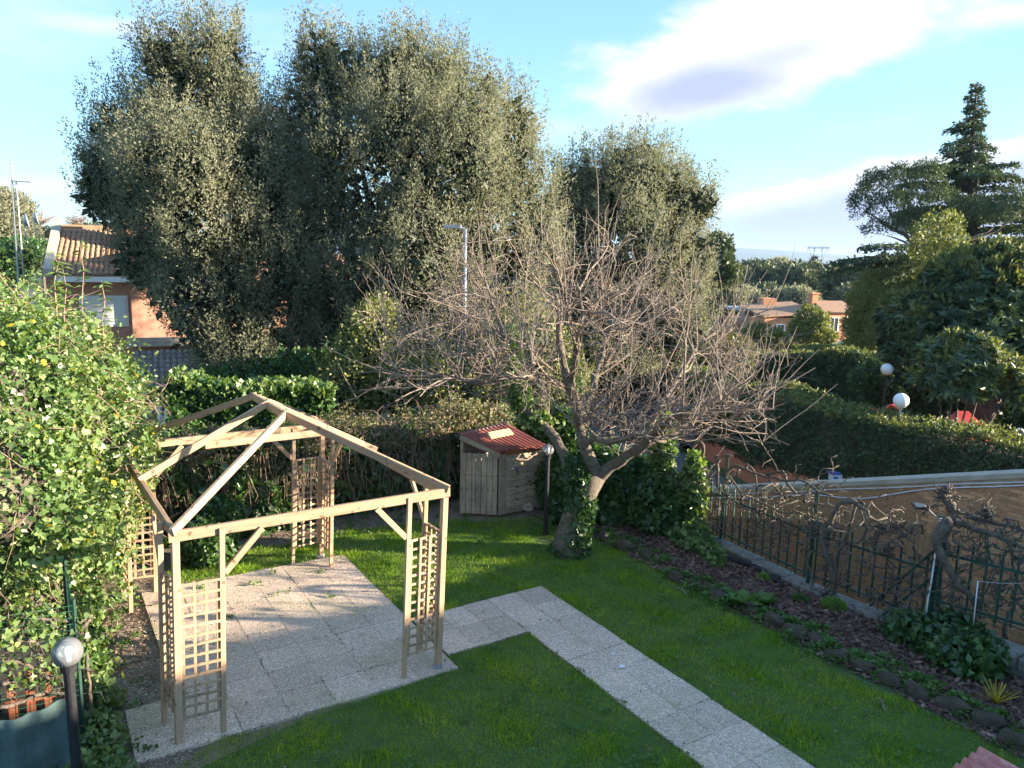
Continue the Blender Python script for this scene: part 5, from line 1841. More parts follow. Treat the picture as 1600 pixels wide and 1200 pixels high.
ivy_mass('ground_ivy', [((*P(8.85, -2.55)[:2], .06), (.36, .48, .20)), ((*P(8.75, -3.25)[:2], .08), (.38, .5, .22)), ((*P(9.1, -3.1)[:2], .22), (.25, .6, .18))], 2300, .085,
         'dark broad leaved ivy sprawling below the gnarled vine', core=False, zmin=-.3)
ivy_mass('leafy_shrub', [((*P(8.35, -5.2)[:2], .3), (.6, .55, .5)), ((*P(8.9, -4.9)[:2], .4), (.5, .5, .5))], 6500, .055, 'dark leafy shrub with small yellow flowers at the near right corner', mat='dark_hedge_leaves', shape='oval', cat='shrub', core=True, corer=.6)
p, d = lobe_points([((*P(8.35, -5.2)[:2], .35), (.62, .55, .55)), ((*P(8.9, -4.9)[:2], .45), (.5, .5, .52))], 40, zmin=0)
o = link('yellow_flowers', leafmesh('yellow_flowers', p, rng.normal(size=p.shape), .035, 'yellow_leaves', 'oval', d, .3), bpy.data.objects['leafy_shrub']); o['kind'] = 'stuff'

# ================================================================ NEAR LEFT FENCE, SHADE CLOTH, VINE
K0 = P(-.84, .02)                                            # corner post foot
K1 = K0 + Vector((-1.9, -1.0, 0))
lf = root('wire_fence', K0, 'old wire mesh fence with rusty posts and pickets under the climber', 'fence')
beam('post', K0, K0 + up * 1.75, .04, .04, 'green_metal', lf)
beam('rusty_post', K0 + Vector((-.06, .02, 0)), K0 + Vector((-.06, .02, 1.35)), .035, .035, 'rust', lf)
netting(K0 + Vector((0, -.02, 0)), K1, .1, 1.7, lf, cell=.06)
netting(K0, P(-.9, 4.2), .1, 1.6, lf, cell=.07)
for k in range(3):
    q = P(-.87, 1.4 * (k + 1)); beam('post', q, q + up * 1.7, .04, .04, 'green_metal', lf)
dk = (K1 - K0).normalized()
bk_ = Vector((-dk.y, dk.x, 0))
if bk_.y < 0: bk_ = -bk_
for k in range(12):
    q = K0 + dk * (.12 + .145 * k) + bk_ * .12
    mb = MB(); mb.prism([(-.035, -.008), (.035, -.008), (.035, .008), (-.035, .008)], 0, .98); mb.add([(-.035, -.008, .983), (.035, -.008, .983), (.035, .008, .983), (-.035, .008, .983), (0, 0, 1.10)], [(0, 1, 4), (1, 2, 4), (2, 3, 4), (3, 0, 4)])
    mb.build('picket', 'rust', lf, Matrix.Translation(q) @ Matrix.Rotation(math.atan2(dk.y, dk.x), 4, 'Z'))
beam('rail', K0 + bk_ * .10 + up * .78, K1 + bk_ * .10 + up * .78, .02, .04, 'rust', lf)
# flat near-black sheet, keeps the space behind the pickets dark
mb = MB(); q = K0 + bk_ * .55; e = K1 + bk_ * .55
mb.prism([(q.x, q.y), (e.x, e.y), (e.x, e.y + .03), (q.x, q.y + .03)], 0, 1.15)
tag(mb.build('dark_backing', 'dark_opening'), 'dark screen sheet standing behind the rusty pickets', 'backing')
# shade cloth: hangs in front of the wire
nx_, nz_ = 40, 26
tl, tr = at(-60, 1142, 6.0), at(108, 1088, 6.45)
fr_ = Vector((tr.x - tl.x, tr.y - tl.y, 0))
V_, F_ = [], []
for j in range(nz_ + 1):
    for i in range(nx_ + 1):
        a, b_ = i / nx_, j / nz_
        top_ = tl.lerp(tr, a)
        z = top_.z * (1 - b_) - .04 * math.sin(a * math.pi) * (1 - b_)
        w = .035 * math.sin(a * 9 + b_ * 3) * (.3 + b_) + .02 * math.sin(a * 23 + 2 * b_) + .012 * math.sin(b_ * 14 + a * 6)
        V_.append((top_.x + bk_.x * w, top_.y + bk_.y * w, z))
for j in range(nz_):
    for i in range(nx_):
        q = j * (nx_ + 1) + i
        F_.append((q, q + 1, q + nx_ + 2, q + nx_ + 1))
mb = MB(); mb.add(V_, F_)
o = mb.build('shade_cloth', 'shade_cloth', smooth=True)
md = o.modifiers.new('thick', 'SOLIDIFY'); md.thickness = .004
tag(o, 'grey green shade cloth stretched over the wire fence in the corner', 'shade cloth')


def gnarl(mb, a, b_, r0, r1, k=9, wob=.10, sides=6, sag=None):
    a, b_ = Vector(a), Vector(b_)
    L = (b_ - a).length
    pts, rs = [], []
    ph = [random.uniform(0, 6) for _ in range(6)]
    for i in range(k + 1):
        t = i / k
        w = wob * math.sin(math.pi * t) ** .5
        o_ = Vector((math.sin(t * 9 + ph[0]) + .5 * math.sin(t * 21 + ph[1]), .5 * math.sin(t * 8 + ph[2]), math.sin(t * 10 + ph[3]) + .5 * math.sin(t * 19 + ph[4]))) * w
        q = a.lerp(b_, t) + o_
        if sag: q = q + Vector(sag) * (4 * t * (1 - t))
        pts.append(q)
        rs.append((r0 + (r1 - r0) * t) * (1 + .18 * math.sin(t * 31 + ph[5])))
    mb.tube(pts, rs, sides)
    return pts


def rpoly(mb, pix, Y, r0, r1, sides=7, sub=3, wob=.012):
    """a stem through picture-measured points standing in the fence's plane (Y may vary along it)"""
    if not hasattr(Y, '__len__'): Y = [Y] * len(pix)
    P_ = [at(a, b_, y) for (a, b_), y in zip(pix, Y)]
    pts = []
    for i in range(len(P_) - 1):
        p0 = P_[max(i - 1, 0)]; p1 = P_[i]; p2 = P_[i + 1]; p3 = P_[min(i + 2, len(P_) - 1)]
        for s in range(sub):
            t = s / sub
            q = .5 * ((2 * p1) + (p2 - p0) * t + (2 * p0 - 5 * p1 + 4 * p2 - p3) * t * t + (-p0 + 3 * p1 - 3 * p2 + p3) * t ** 3)
            pts.append(q + Vector((random.gauss(0, wob), random.gauss(0, wob), random.gauss(0, wob))))
    pts.append(P_[-1])
    n_ = len(pts)
    mb.tube(pts, [(r0 + (r1 - r0) * i / (n_ - 1)) * random.uniform(.85, 1.15) for i in range(n_)], sides)
    return pts


vn = root('bare_vine', K0, 'bare twisted vine stems tangled in the wire above the shade cloth', 'vine')
mb = MB()
for (pix, r) in (([(0, 1010), (40, 1000), (70, 1012), (95, 1022), (118, 1015)], .022), ([(0, 1040), (30, 1035), (55, 1046), (85, 1062), (120, 1040)], .020), ([(0, 1070), (40, 1060), (70, 1066), (100, 1040), (112, 1020)], .02),
                  ([(0, 1105), (30, 1100), (60, 1085), (105, 1082)], .018), ([(50, 972), (90, 968), (120, 975), (140, 965)], .018), ([(112, 1000), (125, 985), (138, 970), (142, 960)], .025),
                  ([(118, 1110), (134, 1150), (140, 1120), (142, 1090), (138, 1060), (135, 1020), (136, 975)], .022), ([(120, 1116), (140, 1150), (138, 1175), (132, 1205)], .02), ([(66, 968), (100, 985), (130, 990)], .014)):
    rpoly(mb, pix, [6.35 + .5 * max(0, q[0]) / 140 for q in pix], r, r * .7, sub=4, wob=.006)
for _ in range(34):
    x = random.uniform(0, 130); y = random.uniform(975, 1080)
    a = at(x, y, 6.35 + .5 * x / 140)
    gnarl(mb, a, a + Vector((random.gauss(0, .22), random.gauss(0, .06), random.gauss(0, .16))), .007, .003, 6, .04, 4)
mb.build('stem', 'old_vine_bark', vn, smooth=True)
n = 170
x = rng.uniform(0, 140, n); y = rng.uniform(960, 1075, n)
pp = np.array([list(at(a, b_, 6.3 + .5 * a / 140)) for a, b_ in zip(x, y)])
o = link('leaves', leafmesh('leaves', pp, rng.normal(size=(n, 3)) + np.array([0, -.3, -.4]), .06, 'climber_leaves', 'ivy', (0, -1, .3), .6), vn); o['kind'] = 'stuff'

# ================================================================ GNARLED VINES ON THE RAILING
gv = root('gnarled_vine', fpt(4, 0), 'old thick gnarled vine trunk with a knotted head at the corner post', 'vine')
yv = 9.55
mb = MB()
rpoly(mb, [(1470, 985), (1462, 955), (1466, 920), (1462, 880), (1470, 850), (1478, 820)], 9.85, .05, .07, sides=9)
rpoly(mb, [(1527, 952), (1515, 930), (1497, 915), (1482, 890), (1470, 868), (1462, 845), (1470, 825), (1486, 815)], [9.5] * 8, .035, .075, sides=10, wob=.006)
rpoly(mb, [(1462, 845), (1480, 822), (1488, 800), (1480, 780), (1474, 768)], 9.6, .08, .06, sides=9)
rpoly(mb, [(1486, 815), (1500, 818), (1520, 826), (1545, 832), (1575, 845), (1605, 862)], 9.5, .05, .02)
rpoly(mb, [(1478, 792), (1500, 800), (1525, 812), (1560, 818), (1605, 832)], 9.6, .035, .02)
mb.build('trunk', 'old_vine_bark', gv, smooth=True)
for (px, py, rr, ns) in ((1476, 775, .17, 46), (1540, 802, .15, 40)):
    c = at(px, py, 9.6)
    mb = MB(); mb.ball(tuple(c), .055, 10)
    for _ in range(ns):
        d_ = Vector((random.gauss(0, 1), random.gauss(0, .7), random.gauss(.3, .8))).normalized()
        gnarl(mb, c, c + d_ * rr * random.uniform(.5, 1.15), .014, .007, 5, .025, 5)
    mb.build('knotted_head', 'old_vine_bark', gv, smooth=True)
mb = MB()
for pix, r in (([(1496, 870), (1520, 868), (1540, 880), (1526, 878)], .012), ([(1490, 845), (1510, 858), (1526, 860)], .02), ([(1500, 840), (1512, 838), (1525, 852), (1534, 850)], .014), ([(1560, 825), (1575, 850), (1590, 862), (1604, 858)], .018),
                ([(1540, 845), (1545, 870), (1556, 892)], .016), ([(1556, 892), (1548, 915), (1560, 950), (1590, 955)], .012), ([(1480, 940), (1510, 958), (1550, 968), (1600, 985)], .018), ([(1575, 845), (1583, 880), (1590, 910), (1600, 930)], .02),
                ([(1572, 1000), (1570, 975), (1582, 950), (1590, 940)], .03)):
    rpoly(mb, pix, 9.5, r, r * .6, wob=.006)
for _ in range(70):
    a = at(random.uniform(1480, 1600), random.uniform(810, 960), 9.5)
    gnarl(mb, a, a + Vector((random.gauss(0, .25), random.gauss(0, .05), random.gauss(0, .16))), random.uniform(.009, .018), .005, 8, .07, 5)
mb.build('stem', 'old_vine_bark', gv, smooth=True)

gv2 = root('twisted_vine', fpt(3, 0), 'twisted bare vine with an arched head just right of the second fence post', 'vine')
mb = MB()
def yf(px):
    return float(np.interp(px, [1090, 1130, 1262, 1438, 1470, 1600], [13.6, 13.1, 11.2, 9.85, 9.6, 9.1])) - .05
def V2(pix, r0, r1=None, sub=3, wob=.01, s=6):
    return rpoly(mb, pix, [yf(a) for a, _ in pix], r0, r1 if r1 is not None else r0 * .6, sub=sub, wob=wob, sides=s)
V2([(1305, 912), (1300, 888), (1292, 868), (1284, 845), (1290, 826), (1298, 812), (1306, 795), (1318, 784), (1338, 786)], .05, .035)
V2([(1307, 900), (1306, 870), (1322, 840), (1330, 815), (1334, 795), (1342, 784), (1350, 787)], .028, .02)
V2([(1336, 785), (1355, 800), (1366, 812), (1390, 822), (1410, 832), (1430, 850)], .022)
V2([(1292, 850), (1320, 860), (1345, 872), (1360, 890), (1385, 908), (1410, 918), (1440, 922)], .02)
V2([(1340, 790), (1350, 815), (1352, 845), (1364, 870), (1366, 905)], .016)
V2([(1355, 842), (1380, 846), (1405, 850), (1415, 862)], .012)
V2([(1396, 818), (1412, 816), (1430, 822), (1444, 822)], .012)
V2([(1322, 890), (1335, 897), (1346, 900)], .010)
V2([(1390, 950), (1400, 928), (1420, 950), (1440, 948)], .018)
mb.build('trunk', 'old_vine_bark', gv2, smooth=True)
mb = MB()
for _ in range(85):
    x = random.uniform(1270, 1450); a = at(x, random.uniform(790, 930), yf(x))
    gnarl(mb, a, a + Vector((random.gauss(.08, .38), random.gauss(-.05, .14), random.gauss(-.02, .2))), random.uniform(.009, .019), .005, 9, .07, 5)
mb.build('stem', 'old_vine_bark', gv2, smooth=True)

gv3 = root('straggling_vine', fpt(2, 0), 'loose bare vine stems sprawling over the railing between the first two posts', 'vine')
mb = MB()
V2([(1130, 740), (1150, 728), (1175, 738), (1205, 745), (1230, 752), (1255, 752), (1280, 768), (1300, 775)], .024)
V2([(1200, 742), (1222, 738), (1232, 758), (1244, 770)], .03)
V2([(1140, 745), (1160, 770), (1200, 790), (1225, 800), (1250, 800)], .016)
V2([(1170, 808), (1190, 840), (1215, 850), (1240, 870), (1235, 895)], .014)
V2([(1262, 930), (1268, 900), (1258, 870), (1262, 845)], .02)
V2([(1075, 730), (1090, 750), (1110, 745), (1125, 715), (1143, 712)], .022)
V2([(1080, 700), (1092, 690), (1100, 700), (1094, 718), (1082, 722)], .03, .02)
V2([(1090, 745), (1120, 760), (1150, 790), (1180, 800), (1210, 830)], .014)
V2([(1060, 740), (1080, 770), (1110, 775), (1140, 790)], .018)
V2([(1118, 712), (1122, 735), (1120, 760)], .035, .02)
V2([(1165, 735), (1168, 725), (1180, 740), (1182, 770)], .02)
mb.build('trunk', 'old_vine_bark', gv3, smooth=True)
mb = MB()
for _ in range(120):
    x = random.uniform(1060, 1280); a = at(x, random.uniform(715, 830) + (x - 1060) * .18, yf(x))
    gnarl(mb, a, a + Vector((random.gauss(.08, .36), random.gauss(-.05, .17), random.gauss(0, .2))), random.uniform(.009, .019), .005, 9, .07, 5)
mb.build('stem', 'old_vine_bark', gv3, smooth=True)

# ================================================================ THE BARE FRUIT TREE
bt = root('bare_fruit_tree', T0, 'leafless spreading fruit tree with a dense crown of pinkish twigs', 'tree')
mb = MB()
def limb(pix, Ys, r0, r1, sides=8, sub=3, wob=.012, target=None):
    return rpoly(target or mb, pix, Ys, r0, r1, sides=sides, sub=sub, wob=wob)
tk = [T0 + up * -.1] + [T0 + Vector((.0, 0, .25)), at(905, 790, 12.55), at(920, 762, 12.5), at(934, 742, 12.5)]
mb.tube(tk, [.34, .27, .22, .19, .16], 12)
LA = limb([(934, 748), (920, 712), (908, 680), (903, 645), (890, 600), (878, 560), (872, 500), (868, 460)], [12.5, 12.4, 12.4, 12.3, 12.2, 12.2, 12.3, 12.4], .13, .04)
LB = limb([(934, 748), (955, 730), (978, 712), (1003, 700), (1020, 680), (1050, 655), (1090, 630)], [12.5, 12.4, 12.3, 12.1, 11.9, 11.6, 11.4], .11, .035)
LC = limb([(905, 775), (880, 710), (858, 672), (825, 645), (803, 612), (792, 575), (785, 520), (770, 470)], [12.6, 12.8, 13.0, 13.2, 13.3, 13.3, 13.4, 13.5], .10, .03)
LD = limb([(908, 690), (930, 688), (960, 690), (1000, 680), (1040, 690)], [12.4, 12.1, 11.9, 11.8, 11.9], .06, .03)
LE = limb([(905, 665), (925, 610), (940, 560), (955, 500), (965, 450)], [12.4, 12.9, 13.3, 13.6, 13.9], .08, .03)
LF = limb([(892, 610), (850, 590), (800, 590), (750, 600), (700, 590), (640, 575)], [12.2, 12.0, 11.7, 11.5, 11.5, 11.6], .06, .02)
LG = limb([(1003, 700), (1030, 640), (1060, 590), (1090, 540)], [12.1, 12.6, 13.2, 13.8], .06, .025)
LH = limb([(803, 612), (760, 580), (720, 540), (680, 500)], [13.3, 13.7, 14.0, 14.2], .05, .02)
LI = limb([(890, 600), (900, 540), (910, 490), (900, 440)], [12.2, 11.8, 11.6, 11.5], .05, .02)
mb.build('trunk', 'bark', bt, smooth=True)
mb2, mb3, mb4 = MB(), MB(), MB()
Bc = at(890, 640, 12.5)                                       # where the crown fans from


def grow(mbx, a, d_, L, r0, r1, k, upb, wob, sides):
    pts = [Vector(a)]
    dd = Vector(d_).normalized()
    for i in range(k):
        dd = (dd + Vector((random.gauss(0, wob), random.gauss(0, wob), random.gauss(0, wob) + upb))).normalized()
        pts.append(pts[-1] + dd * (L / k))
    mbx.tube(pts, [r0 + (r1 - r0) * i / k for i in range(k + 1)], sides, cap=False)
    return pts


def hull(q):
    """keeps the crown inside the outline the tree has"""
    x, y, z = q
    dx = (x - 1.0) / 3.55; dy = (y - 12.6) / 3.0
    zt_ = 5.0 if x < 3.1 else 5.0 - (x - 3.1) * 1.4
    return dx * dx + dy * dy < 1 and 1.2 < z < zt_ + 1.0 and z > .9 + .35 * abs(x - 1.2) - (.3 if x > 2 else 0)


secs_ = []
for L_, cnt, lmin in ((LA, 16, 4), (LB, 12, 4), (LC, 13, 5), (LD, 4, 3), (LE, 12, 4), (LF, 10, 4), (LG, 9, 3), (LH, 8, 3), (LI, 9, 3)):
    n_ = len(L_)
    for i in range(cnt):
        j = random.randint(lmin, n_ - 1)
        a = L_[j]
        out_ = (a - Bc); out_.z = 0
        if out_.length > .01: out_.normalize()
        d_ = Vector((random.gauss(0, .7), random.gauss(0, .7), random.uniform(.0, .9))) + out_ * .9 + Vector((.15 * (a.x > 1.5), 0, 0))
        secs_.append((grow(mb2, a, d_, random.uniform(1.0, 2.2), .021, .008, 7, random.uniform(-.03, .12), .16, 5), 1))
for side_, cnt in ((1, 12), (-1, 12)):                        # long arching whips at the sides
    for i in range(cnt):
        a = random.choice(LB[8:] + LG[3:] + LD[6:]) if side_ > 0 else random.choice(LF[6:] + LH[3:] + LC[10:])
        d_ = Vector((side_ * 1.2, random.gauss(0, .45), random.uniform(-.15, .65)))
        secs_.append((grow(mb2, a, d_, random.uniform(1.2, 2.2), .014, .005, 8, -.03 if side_ > 0 else random.uniform(-.04, .02), .12, 4), 1))
ters = []
for pts, _ in secs_:
    for i in range(8):
        a = random.choice(pts[1:])
        d_ = Vector((random.gauss(0, .9), random.gauss(0, .9), random.uniform(-.25, 1.1))) + (pts[-1] - pts[0]).normalized() * .7
        L = random.uniform(.5, 1.25)
        e = a + d_.normalized() * L
        if not hull(e):
            if random.random() < .75: continue
            L *= .5
        ters.append(grow(mb3, a, d_, L, .0068, .0032, 6, random.uniform(-.05, .12), .2, 4))
random.shuffle(ters)
for pts in ters:
    for i in range(4):
        a = random.choice(pts[1:])
        d_ = Vector((random.gauss(0, .9), random.gauss(0, .9), random.uniform(-.4, 1.0))) + (pts[-1] - pts[0]).normalized() * .5
        grow(mb4, a, d_, random.uniform(.15, .5), .0040, .0022, 4, random.uniform(-.04, .08), .22, 3)
for i in range(150):                                          # upright water shoots on top
    src = random.choice(secs_)[0]
    a = random.choice(src[2:])
    if a.z < 2.4: continue
    d_ = Vector((random.gauss(.06, .28) + .12 * (a.x - 1), random.gauss(0, .3), 1))
    grow(mb3, a, d_, random.uniform(.7, 1.75), .008, .0028, 7, .03, .07, 4)
pts = rpoly(mb3, [(690, 590), (655, 592), (620, 583), (580, 572), (545, 562), (515, 545), (500, 537)], 11.6, .014, .004)
mb2.build('branches', 'twig', bt, smooth=True)['kind'] = 'stuff'
mb3.build('twigs', 'pale_twig', bt)['kind'] = 'stuff'
mb4.build('fine_twigs', 'twig', bt)['kind'] = 'stuff'
# some ivy up the left limb
ivy_mass('limb_ivy', [(tuple(at(800, 560, 13.3)), (.16, .16, .5)), (tuple(at(812, 620, 13.3)), (.18, .2, .25)), (tuple(at(895, 590, 12.4)), (.10, .12, .35)), (tuple(at(835, 655, 13.2)), (.3, .2, .12))], 1700, .06, 'light ivy climbing the upper left limb of the bare tree', mat='climber_leaves', core=False)

# ================================================================ BIG OAKS AND OTHER TREES
def lobes_px(L, Y, dy=0):
    s = Y / FOC
    L = [(a, b_ + dy, c_) for a, b_, c_ in L]
    return [(tuple(at(a, b_, Y + (c_[2] if len(c_) > 2 else 0))), (c_[0] * s, max(c_[0], 60) * s * .9, c_[1] * s)) for a, b_, c_ in L]


LAo = lobes_px([(298, 150, (62, 105)), (350, 120, (30, 85)), (268, 120, (26, 80)), (225, 245, (70, 100)), (386, 205, (34, 72)), (405, 260, (70, 95, -1)), (185, 300, (38, 60)), (310, 320, (115, 110, -2)), (268, 400, (62, 85, -1)),
                (400, 400, (85, 90, -2)), (330, 480, (70, 75, -2.5)), (430, 490, (62, 70, -2)), (385, 555, (80, 50, -2)), (165, 265, (26, 44)), (440, 330, (40, 60, -1))], 28, 22)
t = root('holm_oak', (LAo[0][0][0], 28, -1.9), 'tall grey green oak with pointed tops in front of the brick house', 'tree')
trunk(t, (at(330, 500, 28).x, 28, -1.9), [c for c, r in LAo], .28)
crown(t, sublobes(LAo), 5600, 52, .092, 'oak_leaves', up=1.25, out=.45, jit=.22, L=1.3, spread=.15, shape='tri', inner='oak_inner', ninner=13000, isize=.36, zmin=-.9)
LBo = lobes_px([(508, 145, (54, 78)), (560, 150, (55, 90)), (640, 140, (60, 85)), (715, 165, (60, 80)), (775, 220, (60, 90)), (492, 270, (60, 110)), (590, 270, (110, 120, -2)), (700, 290, (105, 120, -2)), (790, 320, (70, 110, -1)),
                (540, 400, (80, 110, -1)), (650, 420, (110, 110, -2.5)), (760, 430, (90, 110, -2)), (600, 540, (95, 75, -2)), (720, 550, (95, 75, -2)), (500, 530, (60, 80, 0)), (835, 380, (35, 80, -.5)), (620, 90, (26, 42)), (500, 80, (26, 34)), (690, 110, (24, 36))], 29, 24)
t = root('holm_oak', (LBo[2][0][0], 29, -1.9), 'largest oak with a broad domed crown behind the street lamp', 'tree')
trunk(t, (at(620, 500, 29).x, 29, -1.9), [c for c, r in LBo], .33)
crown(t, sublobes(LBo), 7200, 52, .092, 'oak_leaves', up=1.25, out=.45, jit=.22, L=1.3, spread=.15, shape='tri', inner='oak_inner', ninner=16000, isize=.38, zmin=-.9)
LCo = lobes_px([(945, 290, (72, 62)), (1010, 300, (75, 70)), (1060, 340, (52, 60)), (900, 330, (45, 75)), (980, 380, (100, 85, -1)), (1060, 420, (50, 65)), (930, 460, (80, 90, 0)), (1030, 490, (75, 70)), (950, 570, (110, 60)), (1000, 252, (32, 30)), (1085, 300, (20, 28))], 33, 16)
t = root('holm_oak', (LCo[0][0][0], 33, -1.9), 'smaller rounded oak to the right of the largest oak', 'tree')
trunk(t, (at(980, 500, 33).x, 33, -1.9), [c for c, r in LCo], .25)
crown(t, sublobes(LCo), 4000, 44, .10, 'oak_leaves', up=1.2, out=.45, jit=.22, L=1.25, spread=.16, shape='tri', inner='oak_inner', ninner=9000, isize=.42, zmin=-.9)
# underwood below the oaks
Lu = lobes_px([(560, 590, (40, 60)), (590, 540, (25, 60)), (545, 620, (50, 30)), (640, 610, (70, 40)), (730, 600, (80, 45)), (820, 560, (70, 80)), (860, 610, (60, 50))], 22.5)
t = root('understory_shrub', (Lu[0][0][0], 22.5, -1.9), 'loose olive green shrub growing at the foot of the largest oak', 'shrub')
trunk(t, (Lu[1][0][0], 22.5, -1.9), [c for c, r in Lu], .06, split=.2)
crown(t, Lu, 1500, 16, .11, 'olive_leaves', L=.6, spread=.12, inner='oak_inner', ninner=2500, isize=.26, zmin=-.9)
Lu = lobes_px([(400, 610, (60, 25)), (330, 615, (55, 20)), (460, 600, (50, 30)), (500, 600, (40, 40))], 24)
t = root('dark_shrub', (Lu[0][0][0], 24, -1.9), 'dark low shrub in the shade under the left oak', 'shrub')
trunk(t, (Lu[0][0][0], 24, -1.9), [c for c, r in Lu], .05, split=.2)
crown(t, Lu, 700, 14, .12, 'ivy_leaves', L=.5, spread=.12, inner='oak_inner', ninner=1200, isize=.3, zmin=-.9, shape='oval')

# shrubs right of the oaks, along the lane
for (L, Y, mat_, lab, n_) in (([(1130, 560, (45, 35)), (1090, 590, (40, 35)), (1110, 610, (50, 30))], 34, 'bramble_leaves', 'brownish green scrub beyond the car behind the bare twigs', 800),
                              ([(1190, 535, (30, 20)), (1170, 550, (28, 18)), (1210, 556, (24, 16))], 46, 'olive_leaves', 'rounded olive shrub left of the orange house', 800),
                              ([(1268, 505, (9, 18)), (1258, 522, (9, 14)), (1280, 528, (8, 10))], 62, 'olive_leaves', 'small tree standing in front of the orange house', 420),
                              ([(1120, 405, (14, 22)), (1122, 385, (7, 14)), (1112, 430, (20, 18)), (1132, 430, (14, 14))], 60, 'conifer_leaves', 'slim dark conifer rising above the wood at the right of the small oak', 700)):
    LL = lobes_px(L, Y)
    nm = 'slim_conifer' if 'conifer' in lab else ('small_tree' if 'small tree' in lab else 'roadside_shrub')
    t = root(nm, (LL[0][0][0], Y, far_h(LL[0][0][0], Y)), lab, 'tree' if nm != 'roadside_shrub' else 'shrub')
    trunk(t, (LL[0][0][0], Y, far_h(LL[0][0][0], Y)), [c for c, r in LL], .08 * Y / 45, split=.2)
    crown(t, LL, n_, 14, .0048 * Y, mat_, L=.007 * Y, spread=.003 * Y, inner='oak_inner', ninner=n_ * 2, isize=.006 * Y, zmin=-.9)

# woodland of separate trees beyond the houses
wpx = [(1120, 450, 40, 34), (1150, 440, 32, 34), (1180, 432, 34, 32), (1212, 428, 32, 30), (1240, 436, 26, 36), (1262, 438, 30, 36), (1290, 440, 28, 32), (1315, 436, 26, 36), (1340, 440, 24, 40), (1160, 470, 34, 30), (1200, 465, 34, 30), (1100, 490, 34, 34), (1245, 468, 30, 26), (1330, 470, 26, 36), (1068, 445, 26, 30)]
wl = ['broad grey green wood tree %s' % s for s in ('behind the slim conifer', 'just right of the slim conifer', 'with the highest rounded top of the wood', 'above the flat canopy roof', 'between the wood top and the pylon', 'directly below the pylon', 'above the chimney of the orange house', 'above the roof of the orange house', 'touching the round yellowish tree', 'behind the terrace wall', 'behind the canopy post', 'at the left foot of the wood', 'just behind the orange house wing', 'right of the orange house chimney', 'peeping right of the small oak')]
for i, (px, py, ra, rb) in enumerate(wpx):
    Y = 105 + (i % 4) * 9 + (0 if py > 445 else 25)
    py += 8; rb *= .82
    LL = lobes_px([(px, py, (ra * .8, rb * .9)), (px - ra * .5, py + rb * .4, (ra * .55, rb * .6)), (px + ra * .5, py + rb * .35, (ra * .55, rb * .6)), (px + random.uniform(-8, 8), py - rb * .45, (ra * .45, rb * .5)), (px, py + rb * .9, (ra * .8, rb * .8))], Y)
    gz = far_h(LL[0][0][0], Y)
    t = root('wood_tree', (LL[0][0][0], Y, gz), wl[i], 'tree', 'trees of the wood beyond the houses')
    mb = MB(); mb.tube(limb_pts((LL[0][0][0], Y, gz), LL[0][0], 4, .1), [.4, .35, .3, .2, .1], 6); mb.build('trunk', 'dark_bark', t)
    crown(t, LL, 520, 12, .0042 * Y, 'far_leaves' if i % 3 else 'oak_leaves', L=.007 * Y, spread=.0035 * Y, inner='oak_inner', ninner=700, isize=.010 * Y, zmin=-.9)
# distant wood as a mass and a few odd trees
n = 16000
ang_ = rng.uniform(-.75, .75, n); dd = rng.uniform(380, 900, n)
xx, yy2 = dd * np.sin(ang_), dd * np.cos(ang_)
gz = -15 - (dd - 420) * .009
base = gz + rng.uniform(0, 1, n) * (7 + 4.0 * np.sin(xx * .03) * np.sin(yy2 * .021 + 1))
C = np.stack([xx, yy2, base + 2], 1)
o = link('distant_wood', leafmesh('distant_wood', C, rng.normal(size=(n, 3)) + np.array([0, 0, .4]), rng.uniform(3, 6, n), 'far_leaves', 'rhomb', (0, -1, .3), .8))
tag(o, 'long strip of bare distant woodland below the hills', 'wood', kind='stuff')
b0 = at(1271, 410, 330)
t = root('cypress_tree', (b0.x, 330, -14), 'tiny dark cypress just below the pylon', 'tree')
mb = MB(); mb.tube([(b0.x, 330, -14), (b0.x, 330, b0.z)], .4, 5); mb.build('trunk', 'dark_bark', t)
crown(t, [((b0.x, 330, b0.z - 3), (1.1, 1.1, 4.5))], 160, 8, .8, 'oak_inner', L=1.6, spread=.3, zmin=-1)

# round yellowish tree, loquats
LL = lobes_px([(1405, 470, (58, 58)), (1380, 500, (40, 48)), (1430, 440, (40, 36)), (1395, 430, (36, 26)), (1365, 480, (28, 45)), (1440, 490, (35, 45)), (1350, 520, (20, 30))], 46)
t = root('round_tree', (LL[0][0][0], 46, -2.2), 'round yellowish green tree right of the orange house', 'tree')
trunk(t, (LL[0][0][0], 46, -2.2), [c for c, r in LL], .16)
crown(t, LL, 3000, 15, .15, 'olive_leaves', L=.4, spread=.14, inner='olive_leaves', ninner=5000, isize=.3, zmin=-.9)


